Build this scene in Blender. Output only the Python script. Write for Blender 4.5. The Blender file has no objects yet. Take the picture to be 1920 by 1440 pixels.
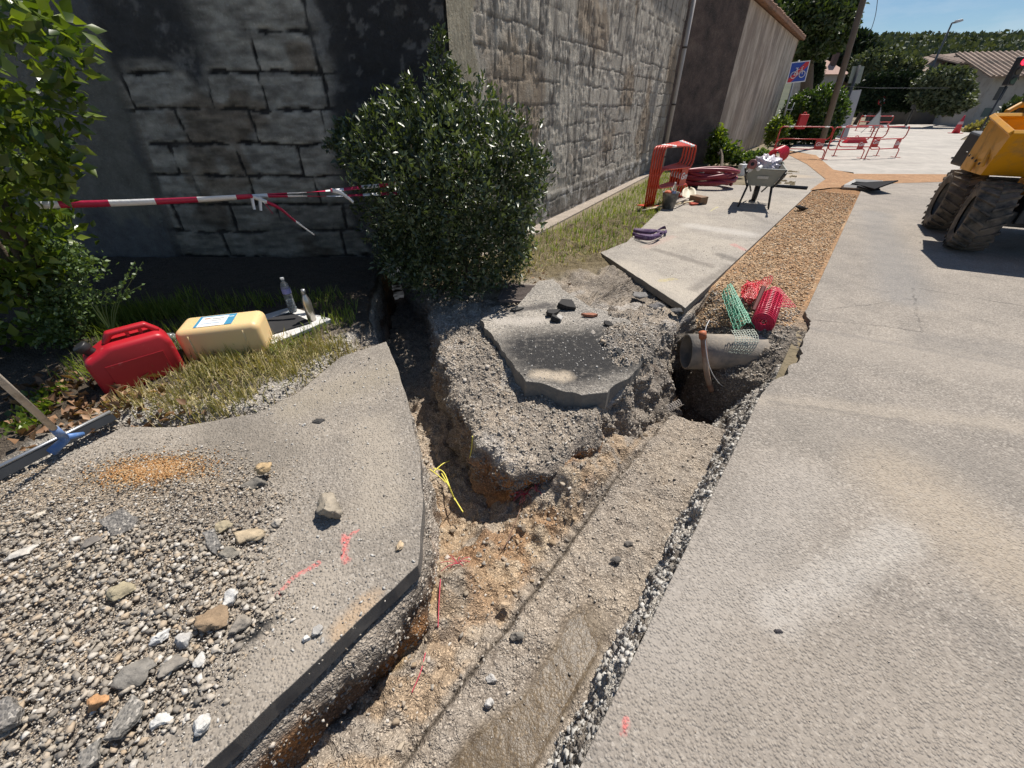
import bpy, bmesh, math, random
import numpy as np
from mathutils import Vector, Matrix
R = math.radians
random.seed(7)
RNG = np.random.default_rng(11)
SC = bpy.context.scene
COL = SC.collection

# ------------------------------------------------------------------ camera
CAM_H, F_PX, PITCH = 1.6, 740.0, math.atan(520 / 740)
cam_data = bpy.data.cameras.new('camera'); cam = bpy.data.objects.new('camera', cam_data); COL.objects.link(cam)
cam.location = (0, 0, CAM_H); cam.rotation_euler = (math.pi / 2 - PITCH, 0, 0)
cam_data.sensor_width = 36; cam_data.lens = F_PX / 1920 * 36
cam_data.clip_start = .05; cam_data.clip_end = 3000
SC.camera = cam
# ------------------------------------------------------------------ sky, sun, exposure
SUN_EL, SUN_AZ = R(60), R(40)
world = bpy.data.worlds.new('World'); SC.world = world; world.use_nodes = True
wt = world.node_tree; wt.nodes.clear()
sky = wt.nodes.new('ShaderNodeTexSky'); sky.sky_type = 'NISHITA'; sky.sun_disc = False
sky.sun_elevation = SUN_EL; sky.sun_rotation = SUN_AZ; sky.air_density = 1.0; sky.dust_density = 0.; sky.ozone_density = 4.0
bg = wt.nodes.new('ShaderNodeBackground'); bg.inputs['Strength'].default_value = .062
wo = wt.nodes.new('ShaderNodeOutputWorld')
hs_ = wt.nodes.new('ShaderNodeHueSaturation'); hs_.inputs['Saturation'].default_value = 1.12; hs_.inputs['Value'].default_value = 1.0
wt.links.new(sky.outputs[0], hs_.inputs['Color'])
tc_ = wt.nodes.new('ShaderNodeTexCoord'); mp_ = wt.nodes.new('ShaderNodeMapping'); mp_.inputs['Scale'].default_value = (2.2, 2.2, 9); cn_ = wt.nodes.new('ShaderNodeTexNoise'); cn_.inputs['Scale'].default_value = 1.6; cn_.inputs['Detail'].default_value = 7; cn_.inputs['Roughness'].default_value = .62
cr_ = wt.nodes.new('ShaderNodeValToRGB'); cr_.color_ramp.elements[0].position = .45; cr_.color_ramp.elements[1].position = .85; cr_.color_ramp.elements[1].color = (.55, .55, .55, 1); cm_ = wt.nodes.new('ShaderNodeMix'); cm_.data_type = 'RGBA'; cm_.inputs[7].default_value = (9.5, 10.0, 10.8, 1)   # thin cirrus
wt.links.new(tc_.outputs['Generated'], mp_.inputs[0]); wt.links.new(mp_.outputs[0], cn_.inputs['Vector']); wt.links.new(cn_.outputs['Fac'], cr_.inputs[0]); wt.links.new(cr_.outputs[0], cm_.inputs[0]); wt.links.new(hs_.outputs[0], cm_.inputs[6]); wt.links.new(cm_.outputs[2], bg.inputs[0]); wt.links.new(bg.outputs[0], wo.inputs[0])
sl = bpy.data.lights.new('sun', 'SUN'); sl.energy = 5.0; sl.angle = R(.5); sl.color = (1.0, .94, .86)
so = bpy.data.objects.new('sun', sl); COL.objects.link(so)
SUN_D = Vector((math.sin(SUN_AZ) * math.cos(SUN_EL), math.cos(SUN_AZ) * math.cos(SUN_EL), math.sin(SUN_EL)))
so.rotation_euler = SUN_D.to_track_quat('Z', 'Y').to_euler(); so.location = (5, 8, 20)
SC.view_settings.view_transform = 'Standard'; SC.view_settings.look = 'None'
SC.view_settings.exposure = .38; SC.view_settings.gamma = 1
SC.render.engine = 'CYCLES'
SC.cycles.max_bounces = 6; SC.cycles.transparent_max_bounces = 8

# ------------------------------------------------------------------ surveying: where a sight line meets a level or a distance
_c, _s = math.cos(PITCH), math.sin(PITCH)
def P(x, y, z=0.):
    dx = (x - 960) / F_PX; dy = (720 - y) / F_PX
    Y = _c + dy * _s; Z = -_s + dy * _c; t = (z - CAM_H) / Z
    return (dx * t, Y * t, z)
def PY(x, y, Yd):
    dx = (x - 960) / F_PX; dy = (720 - y) / F_PX
    Y = _c + dy * _s; Z = -_s + dy * _c; t = Yd / Y
    return (dx * t, Yd, CAM_H + Z * t)
def W(u, v, z=0.):           # trench axes: v along the street trench, u across it
    return (v * .6283 - u * .778, v * .778 + u * .6283, z)
def UV(x, y):
    return (-.778 * x + .6283 * y, .6283 * x + .778 * y)

# ------------------------------------------------------------------ objects
def tag(o, label=None, cat=None, group=None, kind=None):
    if label: o['label'] = label
    if cat: o['category'] = cat
    if group: o['group'] = group
    if kind: o['kind'] = kind
    return o
def thing(name, label, cat, loc=(0, 0, 0), rz=0, group=None, rot=None):
    o = bpy.data.objects.new(name, None); COL.objects.link(o)
    o.location = loc; o.rotation_euler = rot if rot else (0, 0, rz); o.empty_display_size = .1
    return tag(o, label, cat, group)
def link(name, me, m=None, parent=None, smooth=False, bevel=0, world=False, label=None):
    o = bpy.data.objects.new(name, me); COL.objects.link(o)
    if m is not None and not me.materials: me.materials.append(m)
    if parent is not None:
        o.parent = parent
        if world: o.matrix_parent_inverse = parent_world(parent).inverted()
    if smooth and len(me.polygons):
        me.polygons.foreach_set('use_smooth', np.ones(len(me.polygons), bool))
    if bevel:
        b = o.modifiers.new('bevel', 'BEVEL'); b.width = bevel; b.segments = 2; b.limit_method = 'ANGLE'; b.angle_limit = R(35)
    if label: o['label'] = label
    return o
def parent_world(p):
    m = Matrix.Identity(4); q = p
    while q is not None:
        m = (q.matrix_parent_inverse @ q.matrix_basis if q.parent else q.matrix_basis) @ m; q = q.parent
    return m
def copy_tree(o, parent=None):
    c = o.copy(); COL.objects.link(c); c.parent = parent
    for ch in list(o.children): copy_tree(ch, c)
    return c
def npmesh(name, V, Fq, attrs=None, smooth=False, uvs=None):
    """V (n,3), Fq (m,k) with k = 3 or 4"""
    me = bpy.data.meshes.new(name)
    V = np.asarray(V, np.float32); Fq = np.asarray(Fq, np.int32); k = Fq.shape[1]
    me.vertices.add(len(V)); me.vertices.foreach_set('co', V.ravel())
    me.loops.add(Fq.size); me.loops.foreach_set('vertex_index', Fq.ravel())
    me.polygons.add(len(Fq)); me.polygons.foreach_set('loop_start', np.arange(len(Fq), dtype=np.int32) * k)
    try: me.polygons.foreach_set('loop_total', np.full(len(Fq), k, np.int32))
    except Exception: pass
    if smooth: me.polygons.foreach_set('use_smooth', np.ones(len(Fq), bool))
    me.update(calc_edges=True)
    if attrs:
        for an, arr in attrs.items():
            arr = np.asarray(arr, np.float32)
            if arr.ndim == 1:
                a = me.attributes.new(an, 'FLOAT', 'POINT'); a.data.foreach_set('value', arr)
            else:
                a = me.attributes.new(an, 'FLOAT_COLOR', 'POINT')
                if arr.shape[1] == 3: arr = np.c_[arr, np.ones(len(arr), np.float32)]
                a.data.foreach_set('color', arr.ravel())
    return me
class MB:
    def __init__(s): s.v = []; s.f = []
    def add(s, vs, fs):
        n = len(s.v); s.v += [tuple(v) for v in vs]; s.f += [tuple(i + n for i in f) for f in fs]; return s
    def box(s, c, sz, rot=None, taper=1.0):
        hx, hy, hz = sz[0] / 2, sz[1] / 2, sz[2] / 2
        vs = [Vector((x * hx * (taper if z > 0 else 1), y * hy * (taper if z > 0 else 1), z * hz)) for z in (-1, 1) for y in (-1, 1) for x in (-1, 1)]
        if rot is not None:
            M = rot if isinstance(rot, Matrix) else Matrix.Rotation(rot, 3, 'Z')
            vs = [M @ v for v in vs]
        vs = [v + Vector(c) for v in vs]
        return s.add(vs, [(0, 2, 3, 1), (4, 5, 7, 6), (0, 1, 5, 4), (2, 6, 7, 3), (0, 4, 6, 2), (1, 3, 7, 5)])
    def hexa(s, b, t):      # 4 bottom, 4 top points
        return s.add(list(b) + list(t), [(3, 2, 1, 0), (4, 5, 6, 7), (0, 1, 5, 4), (1, 2, 6, 5), (2, 3, 7, 6), (3, 0, 4, 7)])
    def prism(s, pts, z0, z1):
        n = len(pts)
        vs = [(p[0], p[1], z0) for p in pts] + [(p[0], p[1], z1) for p in pts]
        return s.add(vs, [tuple(range(n - 1, -1, -1)), tuple(range(n, 2 * n))] + [(i, (i + 1) % n, n + (i + 1) % n, n + i) for i in range(n)])
    def sheet(s, pts, th):   # polygon in any plane, thickened along its normal
        vs = [Vector(p) for p in pts]; nrm = (vs[1] - vs[0]).cross(vs[2] - vs[0]).normalized() * th; n = len(vs)
        return s.add(vs + [v + nrm for v in vs], [tuple(range(n - 1, -1, -1)), tuple(range(n, 2 * n))] + [(i, (i + 1) % n, n + (i + 1) % n, n + i) for i in range(n)])
    def tube(s, pts, r, n=8, closed=False, cap=True, flat=1.0):
        pts = [Vector(p) for p in pts]; m = len(pts); rs = r if isinstance(r, (list, tuple)) else [r] * m
        rings = []; up = None
        for i, p in enumerate(pts):
            a = pts[(i - 1) % m] if (closed or i > 0) else p; b = pts[(i + 1) % m] if (closed or i < m - 1) else p
            t = (b - a)
            t = t.normalized() if t.length > 1e-9 else Vector((0, 0, 1))
            if up is None: up = Vector((0, 0, 1)) if abs(t.z) < .9 else Vector((1, 0, 0))
            x = t.cross(up)
            if x.length < 1e-6: x = t.orthogonal()
            x.normalize(); y = x.cross(t).normalized(); up = y
            rings.append([p + x * math.cos(2 * math.pi * k / n) * rs[i] + y * math.sin(2 * math.pi * k / n) * rs[i] * flat for k in range(n)])
        vs = [v for ring in rings for v in ring]; fs = []
        for i in range(m if closed else m - 1):
            j = (i + 1) % m
            for k in range(n): fs.append((i * n + k, i * n + (k + 1) % n, j * n + (k + 1) % n, j * n + k))
        if cap and not closed: fs += [tuple(range(n - 1, -1, -1)), tuple((m - 1) * n + k for k in range(n))]
        return s.add(vs, fs)
    def lathe(s, prof, n=24, c=(0, 0, 0), rot=None, cap=True):   # prof [(r, z)]
        vs = []
        for r, z in prof:
            for k in range(n):
                a = 2 * math.pi * k / n; v = Vector((r * math.cos(a), r * math.sin(a), z))
                if rot is not None: v = rot @ v
                vs.append(v + Vector(c))
        fs = [(i * n + k, i * n + (k + 1) % n, (i + 1) * n + (k + 1) % n, (i + 1) * n + k) for i in range(len(prof) - 1) for k in range(n)]
        if cap: fs += [tuple(range(n - 1, -1, -1)), tuple((len(prof) - 1) * n + k for k in range(n))]
        return s.add(vs, fs)
    def mesh(s, name):
        me = bpy.data.meshes.new(name); me.from_pydata([tuple(v) for v in s.v], [], s.f); me.validate(); me.update()
        return me
    def build(s, name, m, parent=None, **k):
        me = s.mesh(name)
        bm = bmesh.new(); bm.from_mesh(me); bmesh.ops.recalc_face_normals(bm, faces=bm.faces); bm.to_mesh(me); bm.free()
        return link(name, me, m, parent, **k)
def arc(c, r, a0, a1, n=6, plane='xz'):
    out = []
    for i in range(n + 1):
        a = R(a0 + (a1 - a0) * i / n); p, q = r * math.cos(a), r * math.sin(a)
        out.append((c[0] + p, c[1], c[2] + q) if plane == 'xz' else (c[0] + p, c[1] + q, c[2]) if plane == 'xy' else (c[0], c[1] + p, c[2] + q))
    return out
def spline(pts, n=8):          # Catmull-Rom
    pts = [Vector(p) for p in pts]; out = []
    for i in range(len(pts) - 1):
        p0 = pts[max(i - 1, 0)]; p1 = pts[i]; p2 = pts[i + 1]; p3 = pts[min(i + 2, len(pts) - 1)]
        for k in range(n):
            t = k / n
            out.append(.5 * ((2 * p1) + (p2 - p0) * t + (2 * p0 - 5 * p1 + 4 * p2 - p3) * t * t + (3 * p1 - p0 - 3 * p2 + p3) * t ** 3))
    out.append(pts[-1]); return out

# ------------------------------------------------------------------ noise
def _hash(ix, iy, iz, seed):
    h = (ix.astype(np.int64) * 374761393 + iy.astype(np.int64) * 668265263 + iz.astype(np.int64) * 1274126177 + seed * 971) & 0xffffffff
    h = ((h ^ (h >> 13)) * 1274126177) & 0xffffffff
    h = ((h ^ (h >> 16)) * 2246822519) & 0xffffffff
    return ((h ^ (h >> 15)) & 0xffffff) / float(0xffffff) * 2 - 1
def vn(p, scale, seed=0):
    p = np.asarray(p, float)
    if p.shape[1] == 2: p = np.c_[p, np.zeros(len(p))]
    q = p * scale; i = np.floor(q); f = q - i; f = f * f * (3 - 2 * f); i = i.astype(np.int64)
    r = 0
    for a in (0, 1):
        for b in (0, 1):
            for c in (0, 1):
                w = (f[:, 0] if a else 1 - f[:, 0]) * (f[:, 1] if b else 1 - f[:, 1]) * (f[:, 2] if c else 1 - f[:, 2])
                r = r + w * _hash(i[:, 0] + a, i[:, 1] + b, i[:, 2] + c, seed)
    return r
def fbm(p, scale, octv=4, seed=0, gain=.5):
    r = 0; a = 1
    for k in range(octv): r = r + a * vn(p, scale * 2.03 ** k, seed + 17 * k); a *= gain
    return r
def smooth(e0, e1, x):
    t = np.clip((x - e0) / (e1 - e0), 0, 1); return t * t * (3 - 2 * t)
def seg_d(p, a, b):
    a = np.array(a[:2]); b = np.array(b[:2]); ba = b - a; pa = p[:, :2] - a
    h = np.clip(pa @ ba / (ba @ ba), 0, 1); return np.linalg.norm(pa - h[:, None] * ba, axis=1)
def inpoly(p, poly):
    x, y = p[:, 0], p[:, 1]; r = np.zeros(len(p), bool); n = len(poly)
    for i in range(n):
        x0, y0 = poly[i][:2]; x1, y1 = poly[(i + 1) % n][:2]
        if y0 == y1: continue
        c = (y0 > y) != (y1 > y); r ^= c & (x < (x1 - x0) * (y - y0) / (y1 - y0) + x0)
    return r
def pdist(p, poly):          # signed: positive inside
    d = np.full(len(p), 1e9); n = len(poly)
    for i in range(n): d = np.minimum(d, seg_d(p, poly[i], poly[(i + 1) % n]))
    return np.where(inpoly(p, poly), d, -d)

# ------------------------------------------------------------------ materials
class NT:
    def __init__(s, name):
        s.m = bpy.data.materials.new(name); s.m.use_nodes = True; s.t = s.m.node_tree
        s.b = s.t.nodes['Principled BSDF']; s.o = s.t.nodes['Material Output']
        s.co = s.t.nodes.new('ShaderNodeTexCoord').outputs['Object']
    def put(s, inp, v):
        if isinstance(v, bpy.types.NodeSocket): s.t.links.new(v, inp)
        elif isinstance(v, (tuple, list)) and len(v) == 3 and inp.type == 'RGBA': inp.default_value = (*v, 1)
        else: inp.default_value = v
    def n(s, typ, out=0, props=None, **k):
        nd = s.t.nodes.new(typ)
        for a, b in (props or {}).items(): setattr(nd, a, b)
        for a, b in k.items():
            if a.startswith('i') and a[1:].isdigit(): s.put(nd.inputs[int(a[1:])], b)
            else: s.put(nd.inputs[a.replace('_', ' ')], b)
        return nd.outputs[out]
    def noise(s, sc, det=4, rough=.55, vec=None, out='Fac', dist=0):
        return s.n('ShaderNodeTexNoise', out, Vector=vec or s.co, Scale=sc, Detail=det, Roughness=rough, Distortion=dist)
    def vor(s, sc, vec=None, out='Distance', feat='F1', rnd=1.):
        return s.n('ShaderNodeTexVoronoi', out, {'feature': feat}, Vector=vec or s.co, Scale=sc, Randomness=rnd)
    def ramp(s, fac, stops):
        nd = s.t.nodes.new('ShaderNodeValToRGB'); s.put(nd.inputs[0], fac); e = nd.color_ramp.elements
        while len(e) < len(stops): e.new(.5)
        for el, (p, c) in zip(e, stops): el.position = p; el.color = (c, c, c, 1) if isinstance(c, (int, float)) else (*c, 1)
        return nd.outputs[0]
    def mix(s, f, a, b, mode='MIX'):
        nd = s.t.nodes.new('ShaderNodeMix'); nd.data_type = 'RGBA'; nd.blend_type = mode
        s.put(nd.inputs[0], f); s.put(nd.inputs[6], a); s.put(nd.inputs[7], b); return nd.outputs[2]
    def m2(s, op, a, b=0., clamp=False):
        nd = s.t.nodes.new('ShaderNodeMath'); nd.operation = op; nd.use_clamp = clamp
        s.put(nd.inputs[0], a); s.put(nd.inputs[1], b); return nd.outputs[0]
    def vm(s, op, a, b=(0, 0, 0), out=0):
        nd = s.t.nodes.new('ShaderNodeVectorMath'); nd.operation = op
        s.put(nd.inputs[0], a)
        if op == 'SCALE': s.put(nd.inputs['Scale'], b)
        else: s.put(nd.inputs[1], b)
        return nd.outputs[out]
    def attr(s, name, out='Color'): return s.n('ShaderNodeAttribute', out, {'attribute_name': name})
    def bump(s, h, dist=.01, strength=1., nrm=None):
        nd = s.t.nodes.new('ShaderNodeBump'); nd.inputs['Strength'].default_value = strength; nd.inputs['Distance'].default_value = dist
        s.put(nd.inputs['Height'], h)
        if nrm is not None: s.put(nd.inputs['Normal'], nrm)
        return nd.outputs[0]
    def seg(s, a, b, w, soft, vec):     # 1 near the ground segment a-b
        a = Vector((a[0], a[1], 0)); b = Vector((b[0], b[1], 0)); ba = b - a
        pa = s.vm('SUBTRACT', vec, tuple(a)); h = s.m2('DIVIDE', s.vm('DOT_PRODUCT', pa, tuple(ba), 'Value'), ba.dot(ba), False)
        h = s.m2('MINIMUM', s.m2('MAXIMUM', h, 0.), 1.)
        q = s.n('ShaderNodeVectorMath', 0, {'operation': 'SCALE'}, i0=tuple(ba), Scale=h)
        d = s.vm('LENGTH', s.vm('SUBTRACT', pa, q), out='Value')
        return s.ramp(s.m2('DIVIDE', d, w + soft), [(0, 1.), (w / (w + soft), 1.), (1, 0.)])
    def fin(s, col, rough=.8, nrm=None, **k):
        s.put(s.b.inputs['Base Color'], col); s.put(s.b.inputs['Roughness'], rough)
        if nrm is not None: s.put(s.b.inputs['Normal'], nrm)
        for a, b in k.items(): s.put(s.b.inputs[a.replace('_', ' ')], b)
        return s.m
def simple(name, col, rough=.6, var=.15, sc=12, bump=0, dirt=None, dsc=5, dlo=.5, **k):
    t = NT(name); n1 = t.noise(sc, 5, .6)
    c = t.mix(n1, tuple(x * (1 - var) for x in col), tuple(min(1, x * (1 + var)) for x in col))
    if dirt:
        d = t.ramp(t.noise(dsc, 6, .65), [(dlo, 0.), (min(dlo + .18, .99), 1.)]); c = t.mix(t.m2('MULTIPLY', d, .8), c, dirt)
        rr = t.m2('ADD', t.m2('MULTIPLY', d, .3), rough, True)
    else: rr = t.m2('ADD', rough - .06, t.m2('MULTIPLY', n1, .12), True)
    nn = t.bump(t.noise(sc * 8, 4), bump) if bump else None
    return t.fin(c, rr, nn, **k)
def randcol(name, stops, rough=.85, bump=.002, bsc=160, dust=None):
    """each loose piece of the mesh takes its own colour from the ramp"""
    t = NT(name); g = t.n('ShaderNodeNewGeometry', 'Random Per Island')
    c = t.ramp(g, stops); c = t.mix(t.noise(60, 4), t.mix(.35, c, (.04, .035, .03)), c)
    if dust: c = t.mix(t.m2('MULTIPLY', t.noise(9, 4), .5), c, dust)
    return t.fin(c, rough, t.bump(t.noise(bsc, 4), bump) if bump else None)
# ------------------------------------------------------------------ surface materials
def asphalt(name, base, dark, speck=.5, marks=(), cracks=(), stains=(), dustc=(.42, .375, .315)):
    t = NT(name)
    big = t.noise(.55, 6, .6); mid = t.noise(3.2, 6, .62); fine = t.noise(55, 4, .6)
    c = t.mix(t.ramp(big, [(.32, 0.), (.62, 1.)]), base, dustc)
    c = t.mix(t.m2('MULTIPLY', t.ramp(mid, [(.42, 0.), (.7, 1.)]), .55), c, dark)
    ag = t.vor(105, out='Color'); agd = t.vor(92)
    a1 = t.n('ShaderNodeSeparateColor', 0, i0=ag)
    c = t.mix(t.m2('MULTIPLY', t.ramp(a1, [(.0, 1.), (.35, 0.)]), speck), c, tuple(x * .42 for x in base))
    c = t.mix(t.m2('MULTIPLY', t.ramp(a1, [(.72, 0.), (1., 1.)]), speck * .8), c, (.62, .57, .5))
    c = t.mix(t.m2('MULTIPLY', t.ramp(fine, [(.4, 0.), (.75, 1.)]), .25), c, tuple(x * .5 for x in base))
    wv = t.vm('ADD', t.co, t.vm('SCALE', t.vm('SUBTRACT', t.noise(9, 4, out='Color'), (.5, .5, .5)), .1))
    wz = t.vm('MULTIPLY', wv, (1, 1, 0))
    for a, b, w, colr, amt in stains:
        m = t.m2('MULTIPLY', t.m2('MULTIPLY', t.seg(a, b, w * .3, w * .7, wz), amt), t.ramp(t.noise(22, 5, .7), [(.3, .35), (.5, 1.)]))
        c = t.mix(m, c, colr)
    for a, b, w, colr in marks:
        m = t.m2('MULTIPLY', t.seg(a, b, w * .6, w * .5, wz), t.ramp(t.noise(60, 4, .7), [(.4, .1), (.6, .85)])); c = t.mix(m, c, colr)
    hh = t.m2('ADD', t.m2('MULTIPLY', t.ramp(agd, [(0, 1.), (.6, 0.)]), .6), t.m2('MULTIPLY', fine, .6))
    hh = t.m2('ADD', hh, t.m2('MULTIPLY', t.noise(16, 4), .5))
    for a, b, w in cracks:
        m = t.seg(a, b, w * .4, w * .6, wz); c = t.mix(t.m2('MULTIPLY', t.m2('MULTIPLY', m, .5), t.ramp(t.noise(5, 4), [(.4, 0.), (.6, 1.)])), c, (.06, .055, .05)); hh = t.m2('SUBTRACT', hh, t.m2('MULTIPLY', m, .3))
    return t.fin(c, .88, t.bump(hh, .0085, 1.), Specular_IOR_Level=.3)
PINK = (.62, .16, .15)
M = {}
rs = []
M['road'] = asphalt('sunbleached road asphalt', (.255, .227, .197), (.175, .158, .138), .4, dustc=(.35, .308, .26),
    marks=[(P(1168, 1365), P(1176, 1362), .018, PINK)],
    cracks=[(P(1500, 598), P(1660, 612), .016), (P(1660, 612), P(1725, 622), .014), (P(1725, 622), P(1712, 540), .012), (P(1530, 583), P(1720, 560), .01), (P(1718, 540), P(1920, 575), .016)],
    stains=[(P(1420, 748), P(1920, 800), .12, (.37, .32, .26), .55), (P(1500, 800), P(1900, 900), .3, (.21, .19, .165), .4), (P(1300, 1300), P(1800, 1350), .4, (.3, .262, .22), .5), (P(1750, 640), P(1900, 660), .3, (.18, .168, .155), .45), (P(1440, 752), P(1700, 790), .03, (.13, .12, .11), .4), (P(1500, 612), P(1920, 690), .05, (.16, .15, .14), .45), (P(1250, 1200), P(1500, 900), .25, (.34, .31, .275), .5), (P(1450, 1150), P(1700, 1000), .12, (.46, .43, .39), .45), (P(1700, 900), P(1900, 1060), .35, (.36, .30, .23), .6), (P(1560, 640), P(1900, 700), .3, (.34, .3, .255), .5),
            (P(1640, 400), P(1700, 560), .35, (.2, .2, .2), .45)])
M['road_far'] = asphalt('dusty pale road surface', (.36, .335, .3), (.27, .25, .225), .15, dustc=(.5, .46, .41))
M['slab_near'] = asphalt('dusty grey pavement asphalt', (.225, .202, .176), (.16, .144, .126), .38, dustc=(.35, .305, .25),
    marks=[(P(520, 1115), P(545, 1088), .012, PINK), (P(555, 1080), P(595, 1058), .016, PINK), (P(640, 1010), P(650, 1045), .02, PINK), (P(645, 1015), P(668, 998), .016, PINK)],
    stains=[(P(560, 760), P(720, 700), .22, (.3, .26, .2), .6), (P(500, 850), P(420, 820), .3, (.17, .15, .125), .6), (P(700, 800), P(720, 950), .18, (.36, .315, .255), .6), (P(600, 1100), P(540, 1250), .15, (.36, .315, .26), .6), (P(690, 1130), P(640, 1190), .07, (.42, .3, .19), .7), (P(475, 1190), P(500, 1165), .05, (.02, .02, .02), 1.0), (P(310, 1300), P(325, 1275), .05, (.035, .034, .033), .8)])
M['slab_far'] = asphalt('dusty pale pavement asphalt', (.3, .275, .245), (.21, .19, .17), .5,
    marks=[(P(1375, 460), P(1395, 470), .05, (.5, .22, .2)), (P(1262, 525), P(1240, 528), .05, (.45, .38, .2)), (P(1332, 397), P(1345, 389), .02, (.6, .55, .25))],
    stains=[(P(1300, 425), P(1400, 440), .25, (.5, .47, .43), .6), (P(1170, 500), P(1300, 560), .3, (.46, .41, .34), .7), (P(1350, 480), P(1380, 490), .12, (.1, .09, .08), .6),
            (P(1430, 330), P(1500, 330), .5, (.45, .36, .26), .6), (P(1230, 470), P(1330, 500), .1, (.16, .14, .12), .6), (P(1370, 500), P(1300, 545), .08, (.17, .15, .13), .6), (P(1400, 400), P(1440, 420), .12, (.18, .165, .15), .5), (P(1210, 465), P(1260, 445), .1, (.42, .3, .25), .5)])
M['slab_isle'] = asphalt('broken asphalt slab', (.24, .225, .205), (.1, .095, .09), .9,
    stains=[(P(1000, 650), P(1180, 645), .46, (.03, .029, .029), 1.), (P(1080, 690), P(1190, 650), .4, (.03, .029, .029), 1.), (P(1020, 670), P(1150, 650), .4, (.03, .029, .029), 1.), (P(940, 600), P(1010, 600), .12, (.45, .41, .36), .8), (P(1010, 700), P(1060, 705), .09, (.5, .42, .32), .8), (P(950, 582), P(1030, 572), .1, (.06, .055, .055), .8)])
def earth(name, pebble=70, bumpd=.014, tint=1.0):
    t = NT(name); col = t.attr('col'); wet = t.attr('wet', 'Fac')
    n1 = t.noise(14, 6, .65); n2 = t.noise(90, 4, .65)
    vc = t.n('ShaderNodeSeparateColor', 0, i0=t.vor(pebble, out='Color')); vd = t.vor(pebble)
    vd2 = t.vor(pebble * 2.3); vc2 = t.n('ShaderNodeSeparateColor', 0, i0=t.vor(pebble * 2.3, out='Color'))
    dk = t.mix(1., col, (.45, .42, .4), 'MULTIPLY'); lt = t.mix(1., col, (1.45, 1.45, 1.45), 'MULTIPLY')
    c = t.mix(t.ramp(n1, [(.3, 0.), (.65, 1.)]), dk, col)
    c = t.mix(t.m2('MULTIPLY', t.ramp(vc, [(.55, 0.), (.75, 1.)]), t.ramp(vd, [(.25, 1.), (.5, 0.)])), c, lt)
    c = t.mix(t.m2('MULTIPLY', t.ramp(vc2, [(.7, 0.), (.9, 1.)]), .7), c, lt)
    c = t.mix(t.m2('MULTIPLY', t.ramp(vc2, [(.0, 1.), (.25, 0.)]), .5), c, dk)
    h = t.m2('ADD', t.m2('MULTIPLY', t.m2('SUBTRACT', 1., vd), t.ramp(vc, [(.2, .2), (.7, 1.)])), t.m2('MULTIPLY', t.m2('SUBTRACT', 1., vd2), .45))
    h = t.m2('ADD', t.m2('ADD', h, t.m2('MULTIPLY', n2, .5)), t.m2('MULTIPLY', n1, 1.4))
    h = t.m2('MULTIPLY', h, t.m2('SUBTRACT', 1., t.m2('MULTIPLY', wet, .9)))
    ro = t.m2('SUBTRACT', .92, t.m2('MULTIPLY', wet, .5))
    return t.fin(c, ro, t.bump(h, bumpd, 1.), Specular_IOR_Level=.35)
M['earth'] = earth('stony earth')
M['ballast'] = earth('brown ballast fill', 45, .02)

# ------------------------------------------------------------------ ground pieces
C_GREY = np.array([.33, .287, .238]); C_DUST = np.array([.44, .375, .30]); C_ORANGE = np.array([.46, .23, .09]); C_BEIGE = np.array([.52, .42, .30])
C_BROWN = np.array([.13, .085, .055]); C_MUD = np.array([.115, .083, .048]); C_BLACK = np.array([.05, .047, .045]); C_SOIL = np.array([.07, .055, .04]); C_WHITE = np.array([.5, .46, .41])
C_LITEG = np.array([.44, .41, .36]); C_ORDUST = np.array([.40, .235, .12])
def lerp(c, d, m): return c * (1 - m[:, None]) + d * m[:, None]
PIT = np.array([P(1325, 760, -.5), P(1395, 765, -.5), P(1440, 700, -.35), P(1320, 640, -.3), P(1300, 690, -.4)])[:, :2]
mound = np.array(P(1060, 905, -.4)[:2]); mound2 = np.array(P(850, 1110, -.45)[:2]); mound3 = np.array(P(1150, 860, -.4)[:2])
def floor_z(p):
    u, v = UV(p[:, 0], p[:, 1])
    right = smooth(.585, .545, u + .012 * vn(p, 9, 5))           # 1 in the wide right strip of the trench
    z = -.49 + .075 * right
    z = z - .14 * smooth(.85, 1.35, u) * smooth(.5, .9, v)
    g = lambda c, s, h: h * np.exp(-((p[:, 0] - c[0]) ** 2 + (p[:, 1] - c[1]) ** 2) / (2 * s * s))
    z = z + (g(mound, .16, .24) + g(mound3, .2, .17)) * smooth(.50, .68, u) + g(mound2, .1, .08) * (1 - right) + .025 * smooth(.1, .6, fbm(p, 6, 2, 55)) * (1 - right)
    z = z + .10 * smooth(.78, 1.0, u) * smooth(1.35, 1.0, u) * smooth(.2, .6, v) * smooth(1.1, .6, v) * .3
    # rubble towards the near end of the left strip
    z = z + (1 - right) * .05 * smooth(.3, -.3, v) 
    # pit under the pipe
    z = z - .42 * smooth(2.72, 2.95, v + .15 * (u - .4)) * smooth(.06, .15, u) * smooth(1.0, .8, u)
    rough = .6 + .4 * (1 - right)
    wet = wetness(p)
    z = z + (fbm(p, 7, 4, 3) * .022 * rough + fbm(p, 38, 3, 9) * .006) * (1 - .85 * wet) + fbm(p, 18, 3, 4) * .02 * (1 - right)
    return z
def wetness(p):
    u, v = UV(p[:, 0], p[:, 1])
    w = smooth(.145, .2, u + .0) * smooth(.40, .30, u + .05 * vn(p, 6, 8) - .04 * smooth(.8, .2, v)) * smooth(1.12, .9, v + .1 * vn(p, 5, 2)) * smooth(-.6, -.2, v)
    return np.clip(w * 1.3, 0, 1)
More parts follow.
